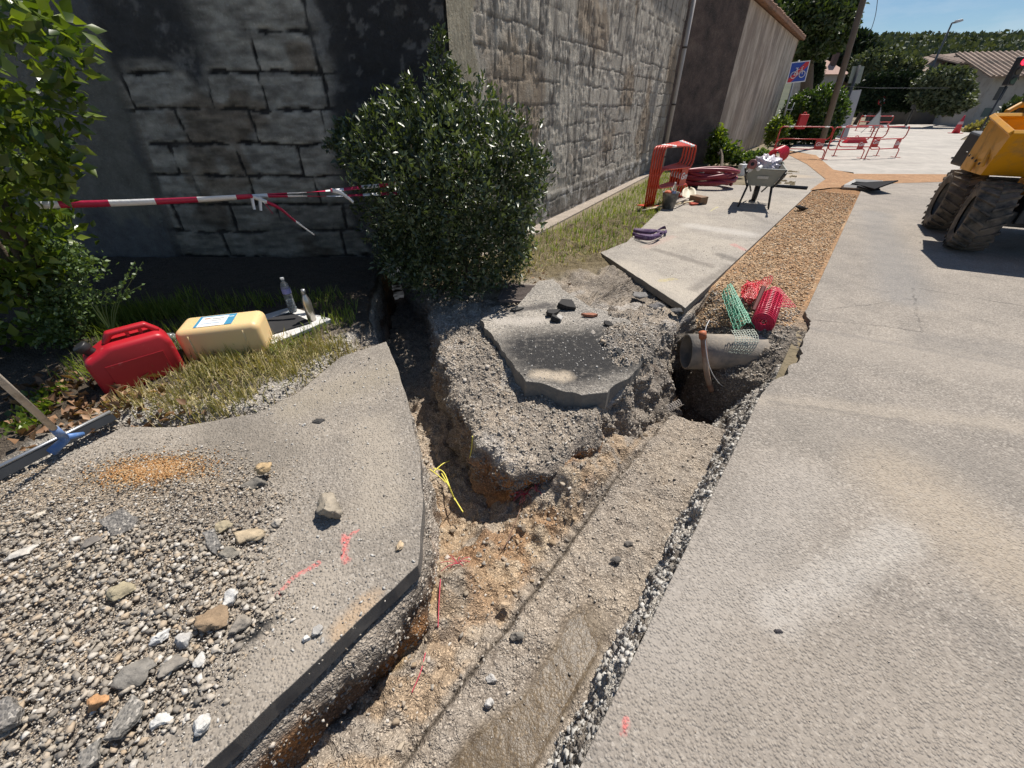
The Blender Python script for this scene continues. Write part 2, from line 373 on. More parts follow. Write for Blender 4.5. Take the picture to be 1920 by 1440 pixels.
def floor_col(p):
    u, v = UV(p[:, 0], p[:, 1]); n = fbm(p, 5, 4, 31)
    c = np.tile(C_GREY * 1.12, (len(p), 1))
    c = lerp(c, C_DUST * .95, np.clip(.5 + n, 0, 1))
    jn = smooth(.6, .75, u) * smooth(.25, .9, v) * smooth(2.2, 1.5, v)
    c = lerp(c, C_BEIGE, np.clip(jn * (.75 + n * .8), 0, 1))
    o = jn * smooth(.12, .5, fbm(p, 6, 3, 77) + .25)
    c = lerp(c, C_ORDUST, np.clip(o * .85, 0, 1)); c = lerp(c, C_DUST * np.array([1.05, .9, .72]), np.clip(smooth(.59, .63, u) * smooth(.0, .5, fbm(p, 8, 3, 99) + .2) * .7, 0, 1))
    yl = np.exp(-seg_d(p, P(800, 1120, -.45), P(740, 1230, -.45)) ** 2 / (2 * .035 ** 2)); c = lerp(c, np.array([.5, .32, .12]), np.clip(yl, 0, 1) * .8)
    dk = np.exp(-((p[:, 0] - mound2[0]) ** 2 + (p[:, 1] - mound2[1]) ** 2) / (2 * .06 ** 2)); c = lerp(c, C_BLACK * 1.6, np.clip(dk * (.8 + n), 0, 1) * .8)
    c = lerp(c, C_MUD, wetness(p))
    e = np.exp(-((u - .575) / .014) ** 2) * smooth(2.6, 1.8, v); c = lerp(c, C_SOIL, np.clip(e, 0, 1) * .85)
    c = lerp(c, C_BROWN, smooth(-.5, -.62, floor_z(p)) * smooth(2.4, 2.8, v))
    br = smooth(.85, 1.05, u) * smooth(.9, 1.3, v); c = lerp(c, C_DUST * 1.05, br * .75)
    return c
def grid_mesh(name, us, vs, zf, cf, wf=None, to_xy=True):
    U, V = np.meshgrid(us, vs); u, v = U.ravel(), V.ravel()
    x, y = (v * .6283 - u * .778, v * .778 + u * .6283) if to_xy else (u, v)
    p = np.c_[x, y]; z = zf(p); n, m = len(us), len(vs)
    i = (np.arange(m - 1)[:, None] * n + np.arange(n - 1)[None, :]).ravel()
    F = np.c_[i, i + 1, i + n + 1, i + n]
    w = wf(p) if wf is not None else np.zeros(len(p))
    return npmesh(name, np.c_[p, z], F[:, ::-1] if to_xy else F, {'col': cf(p), 'wet': w}, smooth=True)
us = np.concatenate([np.arange(-.3, 1.5, .008), np.arange(1.5, 4.6, .016)]); vs = np.concatenate([np.arange(-1.6, -.5, .03), np.arange(-.5, 3.6, .008), np.arange(3.6, 5.2, .04)])
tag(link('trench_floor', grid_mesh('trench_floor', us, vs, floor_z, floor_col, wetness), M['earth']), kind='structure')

def loft_block(name, center, poly, zc, prof, spacing, colf, mat, zt=0., topn=160, walln=70, namp=.02, seed=0, lip=.03):
    """solid ground block: top surface from the centre to the rim, then down the cut face. prof(s_xy, t) -> outward offset; zc bottom"""
    P0 = np.array(poly, float)[:, :2]; n = len(P0); pts = []; 
    for i in range(n):
        a, b = P0[i], P0[(i + 1) % n]; L = np.linalg.norm(b - a); mid = (a + b) / 2
        sp = spacing(mid, a, b); k = max(1, int(L / sp)); pts.append(a + (b - a) * (np.arange(k) / k)[:, None])
    rim = np.concatenate(pts); N = len(rim)
    # smooth the corners slightly
    for _ in range(3): rim = .5 * rim + .25 * (np.roll(rim, 1, 0) + np.roll(rim, -1, 0))
    tg = np.roll(rim, -1, 0) - np.roll(rim, 1, 0); tg /= np.linalg.norm(tg, axis=1)[:, None] + 1e-9
    nr = np.c_[tg[:, 1], -tg[:, 0]]
    c = np.array(center[:2]); 
    if np.mean(np.sum(nr * (rim - c), 1)) < 0: nr = -nr
    rim = rim + nr * (fbm(rim, 6, 3, seed) * namp * .7)[:, None]
    rings = []; cols = []; wid = 0
    for t in np.linspace(0.0, 1, topn) ** .75 * .9999 + .0001:
        p = c + (rim - c) * t; d = np.linalg.norm(rim - p, axis=1)
        z = zt(p) - lip * np.exp(-d / .035) 
        rings.append(np.c_[p, z]); cols.append(colf(p, z, np.zeros(N), d))
    z0 = rings[-1][:, 2]
    for t in np.linspace(0, 1, walln + 1)[1:]:
        off = prof(rim, t); z = z0 + (zc - z0) * t
        p = rim + nr * off[:, None]
        q = np.c_[p, z]
        k = min(1, t * 8)
        dn = (fbm(q, 7, 3, seed + 5) * namp + fbm(q, 30, 3, seed + 8) * namp * .4) * k
        p = p + nr * dn[:, None]; rings.append(np.c_[p, z + k * .3 * namp * vn(q, 20, seed)]); cols.append(colf(p, z, np.full(N, t), np.zeros(N)))
    V = np.concatenate(rings); Cc = np.concatenate(cols); m = len(rings)
    i = np.arange(N); j = (i + 1) % N
    F = np.concatenate([np.c_[k * N + i, k * N + j, (k + 1) * N + j, (k + 1) * N + i] for k in range(m - 1)])
    # orient faces outwards/upwards
    a, b, d = V[F[len(F) // 3]][0:3]
    k0 = F[N * 5]; nz = np.cross(V[k0[1]] - V[k0[0]], V[k0[2]] - V[k0[0]])[2]
    if nz < 0: F = F[:, ::-1]
    me = npmesh(name, V, F, {'col': Cc, 'wet': np.zeros(len(V))}, smooth=True)
    return tag(link(name, me, mat), kind='structure'), V, N, topn

# ---- left bank (under the near pavement, the grass and the hedge side)
left_poly = [W(.905, -1.7), W(.905, .44), P(788, 1045), P(792, 950), P(784, 850), P(760, 752), P(738, 690), P(716, 640), P(690, 600), P(694, 560), P(712, 510), P(722, 483), (-14, 5.15, 0), (-14, -3, 0)]
grass_edge = [P(0, 905), P(225, 775), P(330, 775), P(480, 755), P(620, 660), P(650, 640)]
def leftness(p):       # 1 on soil and grass side, 0 on the pavement side
    d = np.full(len(p), 1e9)
    for a, b in zip(grass_edge[:-1], grass_edge[1:]): d = np.minimum(d, seg_d(p, a, b))
    poly = grass_edge + [P(700, 600), (-1.0, 5.2, 0), (-14, 5.2, 0), (-14, 0, 0)]
    return np.where(inpoly(p, poly), d, -d)
def left_top(p):
    d = leftness(p); z = -.1 + .095 * smooth(-.12, .03, d) + .03 * smooth(.0, .8, d)
    return z + fbm(p, 6, 4, 41) * .012 * smooth(-.2, .1, d) + fbm(p, 30, 2, 5) * .005
def left_colf(p, z, t, d):
    n = fbm(p, 4, 4, 51); l = leftness(p)
    c = lerp(np.tile(C_GREY, (len(p), 1)), C_SOIL * 1.2, smooth(.0, .35, l + .15 * n))
    c = lerp(c, C_LITEG, smooth(.5, .8, smooth(-.15, .0, l) * smooth(.25, .1, l) + .2 * n))
    q = np.c_[p, z]; n3 = fbm(q, 5, 3, 61)
    w = smooth(.02, .12, t); cw = lerp(np.tile(C_BROWN * 1.3, (len(p), 1)), C_ORANGE * .75, smooth(-.1, .5, n3)); cw = lerp(cw, C_GREY * .8, smooth(.3, .05, t + .15 * n3))
    u, v = UV(p[:, 0], p[:, 1]); cw = lerp(cw, C_LITEG * 1.1, smooth(.5, .8, v) * smooth(2.6, 2.0, v) * smooth(-.6, .1, n3) * .85)
    return lerp(c, cw, w)
def left_prof(rim, t):
    u, v = UV(rim[:, 0], rim[:, 1]); near = smooth(.42, .2, v); k = smooth(.0, .12, np.full(len(rim), t))
    ledge = near * .05 * np.sin(math.pi * min(1, t * 2.2 + .1)) * smooth(-.5, .2, np.full(len(rim), .3 - t) + .1 * vn(rim, 5, 2))
    return (.02 * t + .025 * t * smooth(.44, .8, v)) * k + ledge
sp = lambda mid, a, b: .012 if (mid[0] > -2.6 and -.7 < mid[1] < 5.3 and abs(mid[0]) < 2.7) else .15
_, LV, LN, LT = loft_block('left_bank', (-1.75, 1.9), left_poly, -.68, left_prof, sp, left_colf, M['earth'], zt=left_top, topn=150, walln=60, namp=.022, seed=3)

# ---- central earth island between the branch trench and the street trench, reaching back to the walls and the far pavement
isle_poly = [P(748, 483), P(790, 530), P(808, 575), P(812, 600), P(822, 650), P(842, 705), P(866, 748), P(892, 790), P(925, 818), P(965, 834), P(1010, 840), P(1060, 828), P(1092, 802), P(1112, 790),
             W(.86, 2.15), W(.84, 2.5), W(.86, 2.9), W(.88, 3.2), W(.9, 3.6), W(.9, 9.), (9., 14., 0), (-1, 5.22, 0)]
far_slab = [P(1125, 475), P(1285, 580), W(.915, 12.2), P(1430, 350), P(1395, 348), P(1300, 345), P(1240, 392), P(1175, 455)]
def isle_top(p):
    u, v = UV(p[:, 0], p[:, 1])
    z = -.085 + .012 * vn(p, 3, 7) - .05 * smooth(2.75, 2.2, p[:, 1] + .25 * p[:, 0]) - .05 * smooth(2.05, 1.7, p[:, 1])
    z = z - .05 * np.exp(-pdist_cache(p))
    z = z + .05 * smooth(4.0, 4.6, p[:, 1])
    e = np.array(P(1195, 650)[:2]); ns = smooth(.02, -.08, pdist(p, far_slab)); z = z + ns * .15 * np.exp(-((p[:, 0] - e[0]) ** 2 * 9 + (p[:, 1] - e[1]) ** 2 * 3)) + ns * .05 * smooth(.1, .5, fbm(p, 5, 2, 44)) * smooth(.3, .9, p[:, 0])
    return z + fbm(p, 11, 4, 71) * .02 + fbm(p, 45, 3, 5) * .008
def pdist_cache(p): return np.full(len(p), 6.)
def isle_colf(p, z, t, d):
    q = np.c_[p, z]; n = fbm(p, 4, 4, 81); n3 = fbm(q, 5, 3, 91); u, v = UV(p[:, 0], p[:, 1])
    c = lerp(np.tile(C_DUST, (len(p), 1)), C_WHITE, smooth(.1, .5, n)); c = lerp(c, C_BLACK * 2.2, np.clip(1.3 * np.exp(-((p[:, 0] - 1.25) ** 2 + (p[:, 1] - 2.75) ** 2) / .16) * (.6 + n), 0, .85)); c = lerp(c, C_GREY, smooth(.0, -.5, n))
    gr = smooth(4.1, 4.7, p[:, 1] - .25 * p[:, 0] + .2 * n); c = lerp(c, np.array([.2, .16, .09]), gr)
    tip = np.exp(-((p[:, 0] - .2) ** 2 + (p[:, 1] - 1.7) ** 2) / (2 * .35 ** 2))
    cw = lerp(np.tile(C_GREY * .95, (len(p), 1)), C_DUST, smooth(-.2, .4, n3))
    cw = lerp(cw, C_ORANGE * 1.25, np.clip(tip * smooth(-.5, .1, n3) * smooth(.02, .12, t) * 1.3, 0, 1))
    cw = lerp(cw, C_BROWN * 1.8, smooth(.3, .6, n3) * .6)
    cw = lerp(cw, C_BLACK * 1.8, smooth(.3, .6, np.exp(-((p[:, 0] - 1.35) ** 2 + (p[:, 1] - 2.7) ** 2) / .1) * (1 + n3)) * .5)
    return lerp(c, cw, smooth(.0, .1, t))
def isle_prof(rim, t):
    u, v = UV(rim[:, 0], rim[:, 1])
    east = smooth(.35, .6, rim[:, 0]); tip = (1 - east) * smooth(-.25, .05, rim[:, 0])
    west = (1 - east) * (1 - tip)
    back = smooth(3.1, 3.5, v) * east
    e = .31 * t ** 1.3 * smooth(1.9, 2.3, v) + .12 * t * smooth(2.3, 1.9, v)
    undercut = -.10 * np.sin(math.pi * np.clip((t - .22) / .5, 0, 1)) + .1 * smooth(.6, 1., np.full(len(rim), t)) - .015 * t
    return east * (1 - back) * e + tip * undercut + west * (.045 * t ** 1.2) + back * .05 * t
spi = lambda mid, a, b: .012 if mid[1] < 4.6 and mid[0] < 2.4 else .08
_, IV, IN, IT = loft_block('trench_island', (.35, 3.2), isle_poly, -.68, isle_prof, spi, isle_colf, M['earth'], zt=isle_top, topn=170, walln=66, namp=.05, seed=23, lip=.05)

# ---- road side of the trench: ragged broken face below the road slab
def road_face():
    vv = np.concatenate([np.arange(-1.6, -.5, .03), np.arange(-.5, 4.2, .009)]); tt = np.linspace(0, 1, 64); V = []; Cc = []
    for t in tt:
        ed = .05 * smooth(2.6, 3.0, vv) 
        u0 = .03 - .16 * smooth(2.68, 2.95, vv) * smooth(4.5, 4.1, vv); u = u0 + (.145 + .13 * smooth(2.75, 3.15, vv) - u0) * t ** .8 + ed * .2 + .012 * vn(np.c_[vv, vv * 0], 5, 3); z = -.045 - .42 * t - .3 * smooth(2.7, 2.95, vv) * t
        x, y = vv * .6283 - u * .778, vv * .778 + u * .6283; q = np.c_[x, y, z]
        k = min(1, t * 5) * (1 - .4 * t); dd = (fbm(q, 10, 3, 7) * .028 + fbm(q, 34, 3, 9) * .014) * k
        q[:, 0] -= .778 * dd; q[:, 1] += .6283 * dd; q[:, 2] += .6 * dd
        n = fbm(q, 8, 3, 12); c = lerp(np.tile(C_LITEG * 1.1, (len(q), 1)), C_GREY * .6, smooth(.05, .4, n)); c = lerp(c, C_WHITE * 1.05, smooth(-.1, -.5, n))
        c = lerp(c, C_MUD, np.full(len(q), smooth(.85, 1., t)) * .5); V.append(q); Cc.append(c)
    N = len(vv); i = np.arange(N - 1); F = np.concatenate([np.c_[k * N + i, (k + 1) * N + i, (k + 1) * N + i + 1, k * N + i + 1] for k in range(len(tt) - 1)])
    V = np.concatenate(V); return V, npmesh('road_face', V, F[:, ::-1], {'col': np.concatenate(Cc), 'wet': np.zeros(len(V))}, smooth=True)
RV, rme = road_face()
tag(link('trench_road_face', rme, M['earth']), kind='structure')

# ---- backfilled strip beyond the pit and its sloping front
STRIP_L = [W(.905, 3.55), W(.905, 12.4)]
def strip_z(p):
    u, v = UV(p[:, 0], p[:, 1]); z = -.02 - .03 * smooth(5.5, 4.4, v) + fbm(p, 9, 3, 5) * .006
    fr = v - .85 * (u - .45) - .1 * vn(p, 4, 5)
    z = z - .28 * smooth(4.25, 3.7, fr) - .25 * smooth(3.75, 3.35, fr) - .5 * smooth(3.62, 3.44, fr)
    return z + fbm(p, 22, 3, 6) * .02 * smooth(4.6, 3.9, v) - .4 * smooth(3.5, 3.3, v)
def strip_col(p):
    u, v = UV(p[:, 0], p[:, 1]); n = fbm(p, 6, 4, 8)
    c = lerp(np.tile(np.array([.46, .28, .15]), (len(p), 1)), np.array([.55, .38, .23]), smooth(-.3, .4, n))
    c = lerp(c, np.array([.37, .2, .09]), smooth(8.5, 12, v)); return lerp(c, C_GREY * .7, smooth(4.7, 4.1, v + .2 * n))
strip = grid_mesh('strip', np.linspace(-.22, .93, 110), np.concatenate([np.arange(3.3, 5.2, .01), np.arange(5.2, 14.2, .03)]), strip_z, strip_col)
tag(link('backfill_strip', strip, M['ballast']), kind='structure')

# ---- slabs: crisp cut edges, real thickness
def slab(name, poly, z1, th, mat, wob=0, side=None):
    pts = []
    n = len(poly)
    for i in range(n):
        a, b = Vector(poly[i]).to_2d(), Vector(poly[(i + 1) % n]).to_2d(); L = (b - a).length; k = max(1, int(L / .06)) if (wob and L < 3.5) else 1
        for j in range(k):
            q = a + (b - a) * j / k; w = vn(np.array([[q.x, q.y]]), 14, 3)[0] * wob; nn = Vector((-(b - a).y, (b - a).x)).normalized(); pts.append(q + nn * w)
    mb = MB(); mb.prism(pts, z1 - th, z1)
    o = mb.build(name, mat, bevel=.004); tag(o, kind='structure')
    if side is not None:
        o.data.materials.append(side)
        for pl in o.data.polygons:
            if abs(pl.normal.z) < .5: pl.material_index = 1
    return o
M['cut'] = simple('cut asphalt edge', (.15, .136, .12), .85, .4, 30, .006, dirt=(.27, .24, .2), dsc=11, dlo=.52)
M['cut_pale'] = simple('cut pale pavement edge', (.2, .18, .155), .85, .35, 40, .004, dirt=(.3, .26, .2), dsc=14)
slab('pavement', [W(.898, -1.6), W(.898, .476), P(789, 1000), P(792, 930), P(786, 850), P(765, 752), P(745, 690), P(724, 640), P(690, 652), P(640, 668), P(560, 735), P(480, 775), P(330, 800), P(230, 800), P(0, 925), (-4.6, .9, 0), (-4.6, -1.8, 0)],
     0, .095, M['slab_near'], .005, M['cut'])
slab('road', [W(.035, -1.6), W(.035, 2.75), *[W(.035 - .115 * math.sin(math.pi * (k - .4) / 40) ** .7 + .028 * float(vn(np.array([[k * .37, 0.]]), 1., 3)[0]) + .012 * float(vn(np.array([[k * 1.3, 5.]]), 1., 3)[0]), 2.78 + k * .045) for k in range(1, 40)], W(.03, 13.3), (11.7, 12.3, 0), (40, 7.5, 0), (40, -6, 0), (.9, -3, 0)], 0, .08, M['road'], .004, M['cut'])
slab('pavement', [P(1125, 475), P(1285, 580), W(.915, 12.2), P(1430, 350), P(1395, 348), P(1300, 345), P(1240, 392), P(1175, 455)], .012, .075, M['slab_far'], .006, M['cut_pale'])
slab('pavement', [P(1450, 350), P(1518, 357), P(1548, 336), P(1515, 308), P(1480, 291), P(1440, 292), P(1405, 320), P(1399, 345)], -.004, .08, M['slab_far'], 0, M['cut_pale'])
isl = [P(900, 597), P(985, 715), P(1010, 718), P(1045, 727), P(1092, 742), P(1140, 735), P(1200, 690), P(1215, 640), P(1170, 590), P(1110, 575), P(1060, 545), P(1038, 522), P(1012, 525), P(965, 575)]
slab('broken_slab', isl, -.005, .15, M['slab_isle'], .02, M['cut_pale'])
# the land around everything, one big sheet that reaches the horizon with the worked area left open
def big_ground():
    bm = bmesh.new()
    hole = [W(.0, -1.55, -.06), W(.0, 13.9, -.06), W(.905, 13.9, -.06), (9.0, 14.0, -.06), (-.9, 5.4, -.06), (-13.9, 5.3, -.06), (-13.9, -2.9, -.06), W(1.0, -1.55, -.06)]
    outer = [(900, -900, -.06), (900, 900, -.06), (-900, 900, -.06), (-900, -900, -.06)]
    h = [bm.verts.new(p) for p in hole]; o = [bm.verts.new(p) for p in outer]
    ed = [bm.edges.new((h[i], h[(i + 1) % len(h)])) for i in range(len(h))] + [bm.edges.new((o[i], o[(i + 1) % 4])) for i in range(4)]
    bmesh.ops.triangle_fill(bm, use_beauty=True, use_dissolve=False, edges=ed)
    bmesh.ops.recalc_face_normals(bm, faces=bm.faces)
    if bm.faces and bm.faces[:][0].normal.z < 0: bmesh.ops.reverse_faces(bm, faces=bm.faces)
    me = bpy.data.meshes.new('ground'); bm.to_mesh(me); bm.free()
    t = NT('dry ground'); c = t.ramp(t.noise(1.3, 6, .65), [(.3, (.1, .085, .05)), (.55, (.2, .16, .1)), (.75, (.28, .24, .17))])
    return link('ground', me, t.fin(c, .95, t.bump(t.noise(14, 5), .05)))
tag(big_ground(), kind='structure')
# far street
far = [W(.035, 13.35), (11.75, 12.45, 0), (40, 7.6, 0), (60, 20, 0), P(1800, 262), P(1850, 234), P(1640, 233), P(1560, 236), P(1500, 262), P(1478, 281), P(1530, 291), P(1560, 318), P(1600, 323)]
mb = MB(); mb.add([(p[0], p[1], -.004) for p in far], [tuple(range(len(far)))]); tag(mb.build('road', M['road_far']), kind='structure')
# brown crossing trench fill
cf = [P(1478, 283), P(1530, 291), P(1562, 318), P(1602, 326), P(1790, 327), P(1775, 341), P(1640, 345), P(1625, 352), P(1560, 352), P(1518, 357), P(1548, 336), P(1513, 308), P(1478, 290)]
mb = MB(); mb.add([(p[0], p[1], .004) for p in cf], [tuple(range(len(cf)))]); o = mb.build('backfill_crossing', None); tag(o, kind='structure')
t = NT('orange brown sand'); c = t.ramp(t.noise(3, 6, .7), [(.3, (.3, .16, .075)), (.6, (.42, .24, .12)), (.8, (.5, .36, .22))]); c = t.mix(t.m2('MULTIPLY', t.ramp(t.n('ShaderNodeSeparateColor', 0, i0=t.vor(28, out='Color')), [(.3, 1.), (.6, 0.)]), .5), c, (.17, .1, .05))
o.data.materials.append(t.fin(c, .95, t.bump(t.noise(30, 5), .03)))
# ------------------------------------------------------------------ loose stones
def ico():
    bm = bmesh.new(); bmesh.ops.create_icosphere(bm, subdivisions=1, radius=1); v = np.array([x.co[:] for x in bm.verts]); f = np.array([[q.index for q in x.verts] for x in bm.faces]); bm.free(); return v, f
def ico2():
    bm = bmesh.new(); bmesh.ops.create_icosphere(bm, subdivisions=2, radius=1); v = np.array([x.co[:] for x in bm.verts]); f = np.array([[q.index for q in x.verts] for x in bm.faces]); bm.free(); return v, f
ICO, ICF = ico(); ICO2, ICF2 = ico2()
def rotm(n, rng, tilt=math.pi):
    a = rng.uniform(0, 2 * np.pi, n); b = rng.normal(0, 1, n) * tilt * .35; c = rng.uniform(0, 2 * np.pi, n)
    ca, sa, cb, sb, cc, sc = np.cos(a), np.sin(a), np.cos(b), np.sin(b), np.cos(c), np.sin(c)
    Z1 = np.zeros((n, 3, 3)); Z1[:, 0, 0] = ca; Z1[:, 0, 1] = -sa; Z1[:, 1, 0] = sa; Z1[:, 1, 1] = ca; Z1[:, 2, 2] = 1
    X = np.zeros((n, 3, 3)); X[:, 0, 0] = 1; X[:, 1, 1] = cb; X[:, 1, 2] = -sb; X[:, 2, 1] = sb; X[:, 2, 2] = cb
    Z2 = np.zeros((n, 3, 3)); Z2[:, 0, 0] = cc; Z2[:, 0, 1] = -sc; Z2[:, 1, 0] = sc; Z2[:, 1, 1] = cc; Z2[:, 2, 2] = 1
    return Z1 @ X @ Z2
def stones(name, pos, size, mat, label, cat='gravel', flat=(.4, .85), jit=.3, sink=.28, seed=0, tilt=.5, big=False):
    rng = np.random.default_rng(seed); n = len(pos); B, Fb = (ICO2, ICF2) if big else (ICO, ICF)
    if not big:      # crushed stone: skewed six-sided chips
        B = np.array([(x, y, z_) for z_ in (-.62, .62) for y in (-.62, .62) for x in (-.62, .62)]); Fb = np.array([(0, 2, 3), (0, 3, 1), (4, 5, 7), (4, 7, 6), (0, 1, 5), (0, 5, 4), (2, 6, 7), (2, 7, 3), (0, 4, 6), (0, 6, 2), (1, 3, 7), (1, 7, 5)])
    V = np.repeat(B[None], n, 0) + (rng.uniform(-.34, .34, (n, len(B), 3)) if not big else 0); V = V * (1 + rng.uniform(-jit, jit, (n, len(B), 1)) * (1 if big else .4))
    # chop with a few random planes for an angular look
    for _ in range(8 if big else 1):
        pn = rng.normal(0, 1, (n, 3)); pn /= np.linalg.norm(pn, axis=1)[:, None]; pd = rng.uniform(.35, .8, n)
        d = np.einsum('nij,nj->ni', V, pn) - pd[:, None]; V -= np.clip(d, 0, None)[:, :, None] * pn[:, None, :]
    sc = np.c_[rng.uniform(.75, 1.3, n), rng.uniform(.6, .95, n), rng.uniform(*flat, n)] * size[:, None]
    V *= sc[:, None, :]; V = np.einsum('nij,nkj->nki', rotm(n, rng, tilt), V)
    zmin = V[:, :, 2].min(1); V[:, :, 2] -= zmin[:, None] + sink * size[:, None]
    V += pos[:, None, :]
    F = (Fb[None] + (np.arange(n) * len(B))[:, None, None]).reshape(-1, 3)
    return tag(link(name, npmesh(name, V.reshape(-1, 3), F), mat), label, cat, kind='stuff')
def scatter(n, box, f, seed):
    rng = np.random.default_rng(seed); p = np.c_[rng.uniform(box[0], box[1], n), rng.uniform(box[2], box[3], n)]
    return p[rng.uniform(0, 1, n) < f(p)]
GREYS = [(0, (.13, .12, .11)), (.2, (.26, .24, .21)), (.45, (.38, .35, .305)), (.7, (.5, .465, .41)), (.85, (.38, .29, .2)), (1, (.68, .65, .6))]
M['gravel_mix'] = randcol('mixed limestone gravel', [(0, (.15, .135, .12)), (.2, (.25, .225, .19)), (.42, (.36, .32, .265)), (.58, (.46, .40, .32)), (.7, (.47, .34, .21)), (.8, (.54, .48, .4)), (.92, (.64, .60, .54)), (1, (.74, .71, .66))], dust=(.43, .375, .305))
M['gravel_trench'] = randcol('dusty trench rubble', GREYS, dust=(.43, .365, .29))
M['gravel_white'] = randcol('pale broken concrete rubble', [(0, (.2, .18, .16)), (.3, (.36, .34, .31)), (.7, (.52, .5, .46)), (1, (.66, .64, .6))])
M['gravel_brown'] = randcol('brown backfill gravel', [(0, (.22, .12, .06)), (.2, (.42, .26, .14)), (.5, (.56, .36, .19)), (.75, (.62, .46, .28)), (.9, (.42, .34, .26)), (1, (.74, .65, .5))])
M['gravel_orange'] = randcol('orange sandy grit', [(0, (.35, .16, .05)), (.5, (.5, .27, .1)), (.8, (.55, .36, .18)), (1, (.6, .5, .35))])
pile = [P(0, 905), P(90, 872), P(230, 850), P(420, 842), P(505, 880), P(545, 930), P(500, 1000), P(500, 1080), P(525, 1150), P(470, 1190), P(440, 1260), P(400, 1330), P(330, 1390), P(230, 1480), P(0, 1520), (-3, .2, 0), (-4, 1.2, 0)]
pilea = np.array(pile)
rng = np.random.default_rng(5)
def rnd_size(n, lo, hi, k, rng): return lo + (hi - lo) * rng.uniform(0, 1, n) ** k
def pile_f(p): return np.clip(smooth(-.08, .10, pdist(p, pile) + .05 * vn(p, 5, 3)), 0, 1)
def pile_h(p): return .03 * smooth(-.02, .3, pdist(p, pile)) * (1 + .6 * fbm(p, 3, 3, 5))
p = scatter(33000, (-3.4, -.45, -.1, 1.75), pile_f, 1); s = rnd_size(len(p), .0042, .0185, 2.6, rng)
bigz = smooth(-1.3, -.9, p[:, 0]) * 0 + smooth(1.35, .9, p[:, 1]); s *= .6 + .42 * bigz; s *= .9
stones('gravel', np.c_[p, pile_h(p) + .001], s, M['gravel_mix'], 'loose mixed grey, white and tan gravel spread over the near pavement', seed=1)
p = scatter(34000, (-3.4, -.45, -.1, 1.8), lambda p: np.clip(smooth(-.16, .05, pdist(p, pile) + .09 * vn(p, 7, 3)) * .9 + .04, 0, 1) * (leftness(p) < .1), 2); s = rnd_size(len(p), .002, .006, 1.5, rng)
stones('gravel', np.c_[p, pile_h(p) * .9 + .001], s, M['gravel_mix'], 'fine grit between the larger stones of the gravel on the near pavement', seed=2)
# pile bed
bed = grid_mesh('gravel_bed', np.linspace(-3.6, -.4, 170), np.linspace(-.2, 1.8, 120), lambda p: -.012 + pile_h(p) * .9 + fbm(p, 22, 2, 3) * .004,
                lambda p: lerp(lerp(np.tile(C_GREY * .95, (len(p), 1)), C_DUST, smooth(-.2, .4, fbm(p, 5, 3, 6))), C_BEIGE * .9, smooth(1.15, 1.5, p[:, 1] + .1 * vn(p, 3, 4)) * .8), None, False)
_v = np.array([v.co[:] for v in bed.vertices]); _b = bmesh.new(); _b.from_mesh(bed); _k = pdist(_v, pile) < -.06
bmesh.ops.delete(_b, geom=[v for v, k in zip(_b.verts, _k) if k], context='VERTS'); _b.to_mesh(bed); _b.free()
tag(link('gravel_bed', bed, M['earth']), 'dusty grit bed under the loose gravel on the near pavement', 'gravel', kind='stuff')
# orange grit patch
oc = P(290, 885)
p = np.c_[oc[0] + rng.normal(0, .13, 5000), oc[1] + rng.normal(0, .055, 5000)]; s = rnd_size(len(p), .002, .007, 2, rng)
stones('sand', np.c_[p, pile_h(p) + .004], s, M['gravel_orange'], 'small patch of orange sandy grit at the top of the gravel', 'sand', seed=3)
# scattered crumbs over near slab
slab_in = [W(.91, -.6), W(.91, .46), P(786, 1040), P(788, 950), P(782, 850), P(760, 752), P(735, 690), P(690, 655), P(560, 740), P(400, 820)]
p = scatter(9000, (-2.2, -.3, 0, 3), lambda p: (pdist(p, slab_in) > .0) * (.15 + .85 * smooth(.0, .5, fbm(p, 3, 3, 7) + .1)), 4); s = rnd_size(len(p), .0015, .010, 5, rng)
stones('grit', np.c_[p, np.zeros(len(p))], s, M['gravel_white'], 'scattered pale crumbs of stone on the near pavement', 'grit', seed=4)
# gravelly verge of the left bank
p = scatter(9000, (-2.6, -.8, 1.6, 3.75), lambda p: ((leftness(p) > -.22) & (leftness(p) < .32) & (pdist(p, left_poly) > .01)) * (.4 + .6 * smooth(-.2, .3, fbm(p, 4, 2, 9))), 6); s = rnd_size(len(p), .004, .013, 2.5, rng)
stones('gravel', np.c_[p, left_top(p) * .6], s, M['gravel_trench'], 'grey gravel verge between the grass and the near pavement', seed=5)
# trench floor
def in_floor(p):
    u, v = UV(p[:, 0], p[:, 1]); return (u > .12) & (pdist(p, left_poly) < -.03) & (pdist(p, isle_poly) < -.0)
p = scatter(20000, (-1.4, 2.2, 0, 3.6), lambda p: in_floor(p) * (.35 + .65 * smooth(-.1, .4, fbm(p, 5, 3, 14))) * (1 - .85 * wetness(p)), 7); s = rnd_size(len(p), .0022, .011, 3.0, rng) * (1 + .9 * (UV(p[:, 0], p[:, 1])[0] > .58) * (rng.uniform(0, 1, len(p)) > .8))
stones('rubble', np.c_[p, floor_z(p)], s, M['gravel_trench'], 'dusty stones littering the floor of the trench', 'rubble', seed=6)
def from_verts(V, keep, n, seed):
    rg = np.random.default_rng(seed); idx = np.flatnonzero(keep); idx = rg.choice(idx, min(n, len(idx)), replace=False); return V[idx]
p = scatter(420, (-1.2, 1.6, 0, 2.6), lambda p: in_floor(p) * (UV(p[:, 0], p[:, 1])[0] > .6), 71); s = rnd_size(len(p), .012, .03, 2, rng)
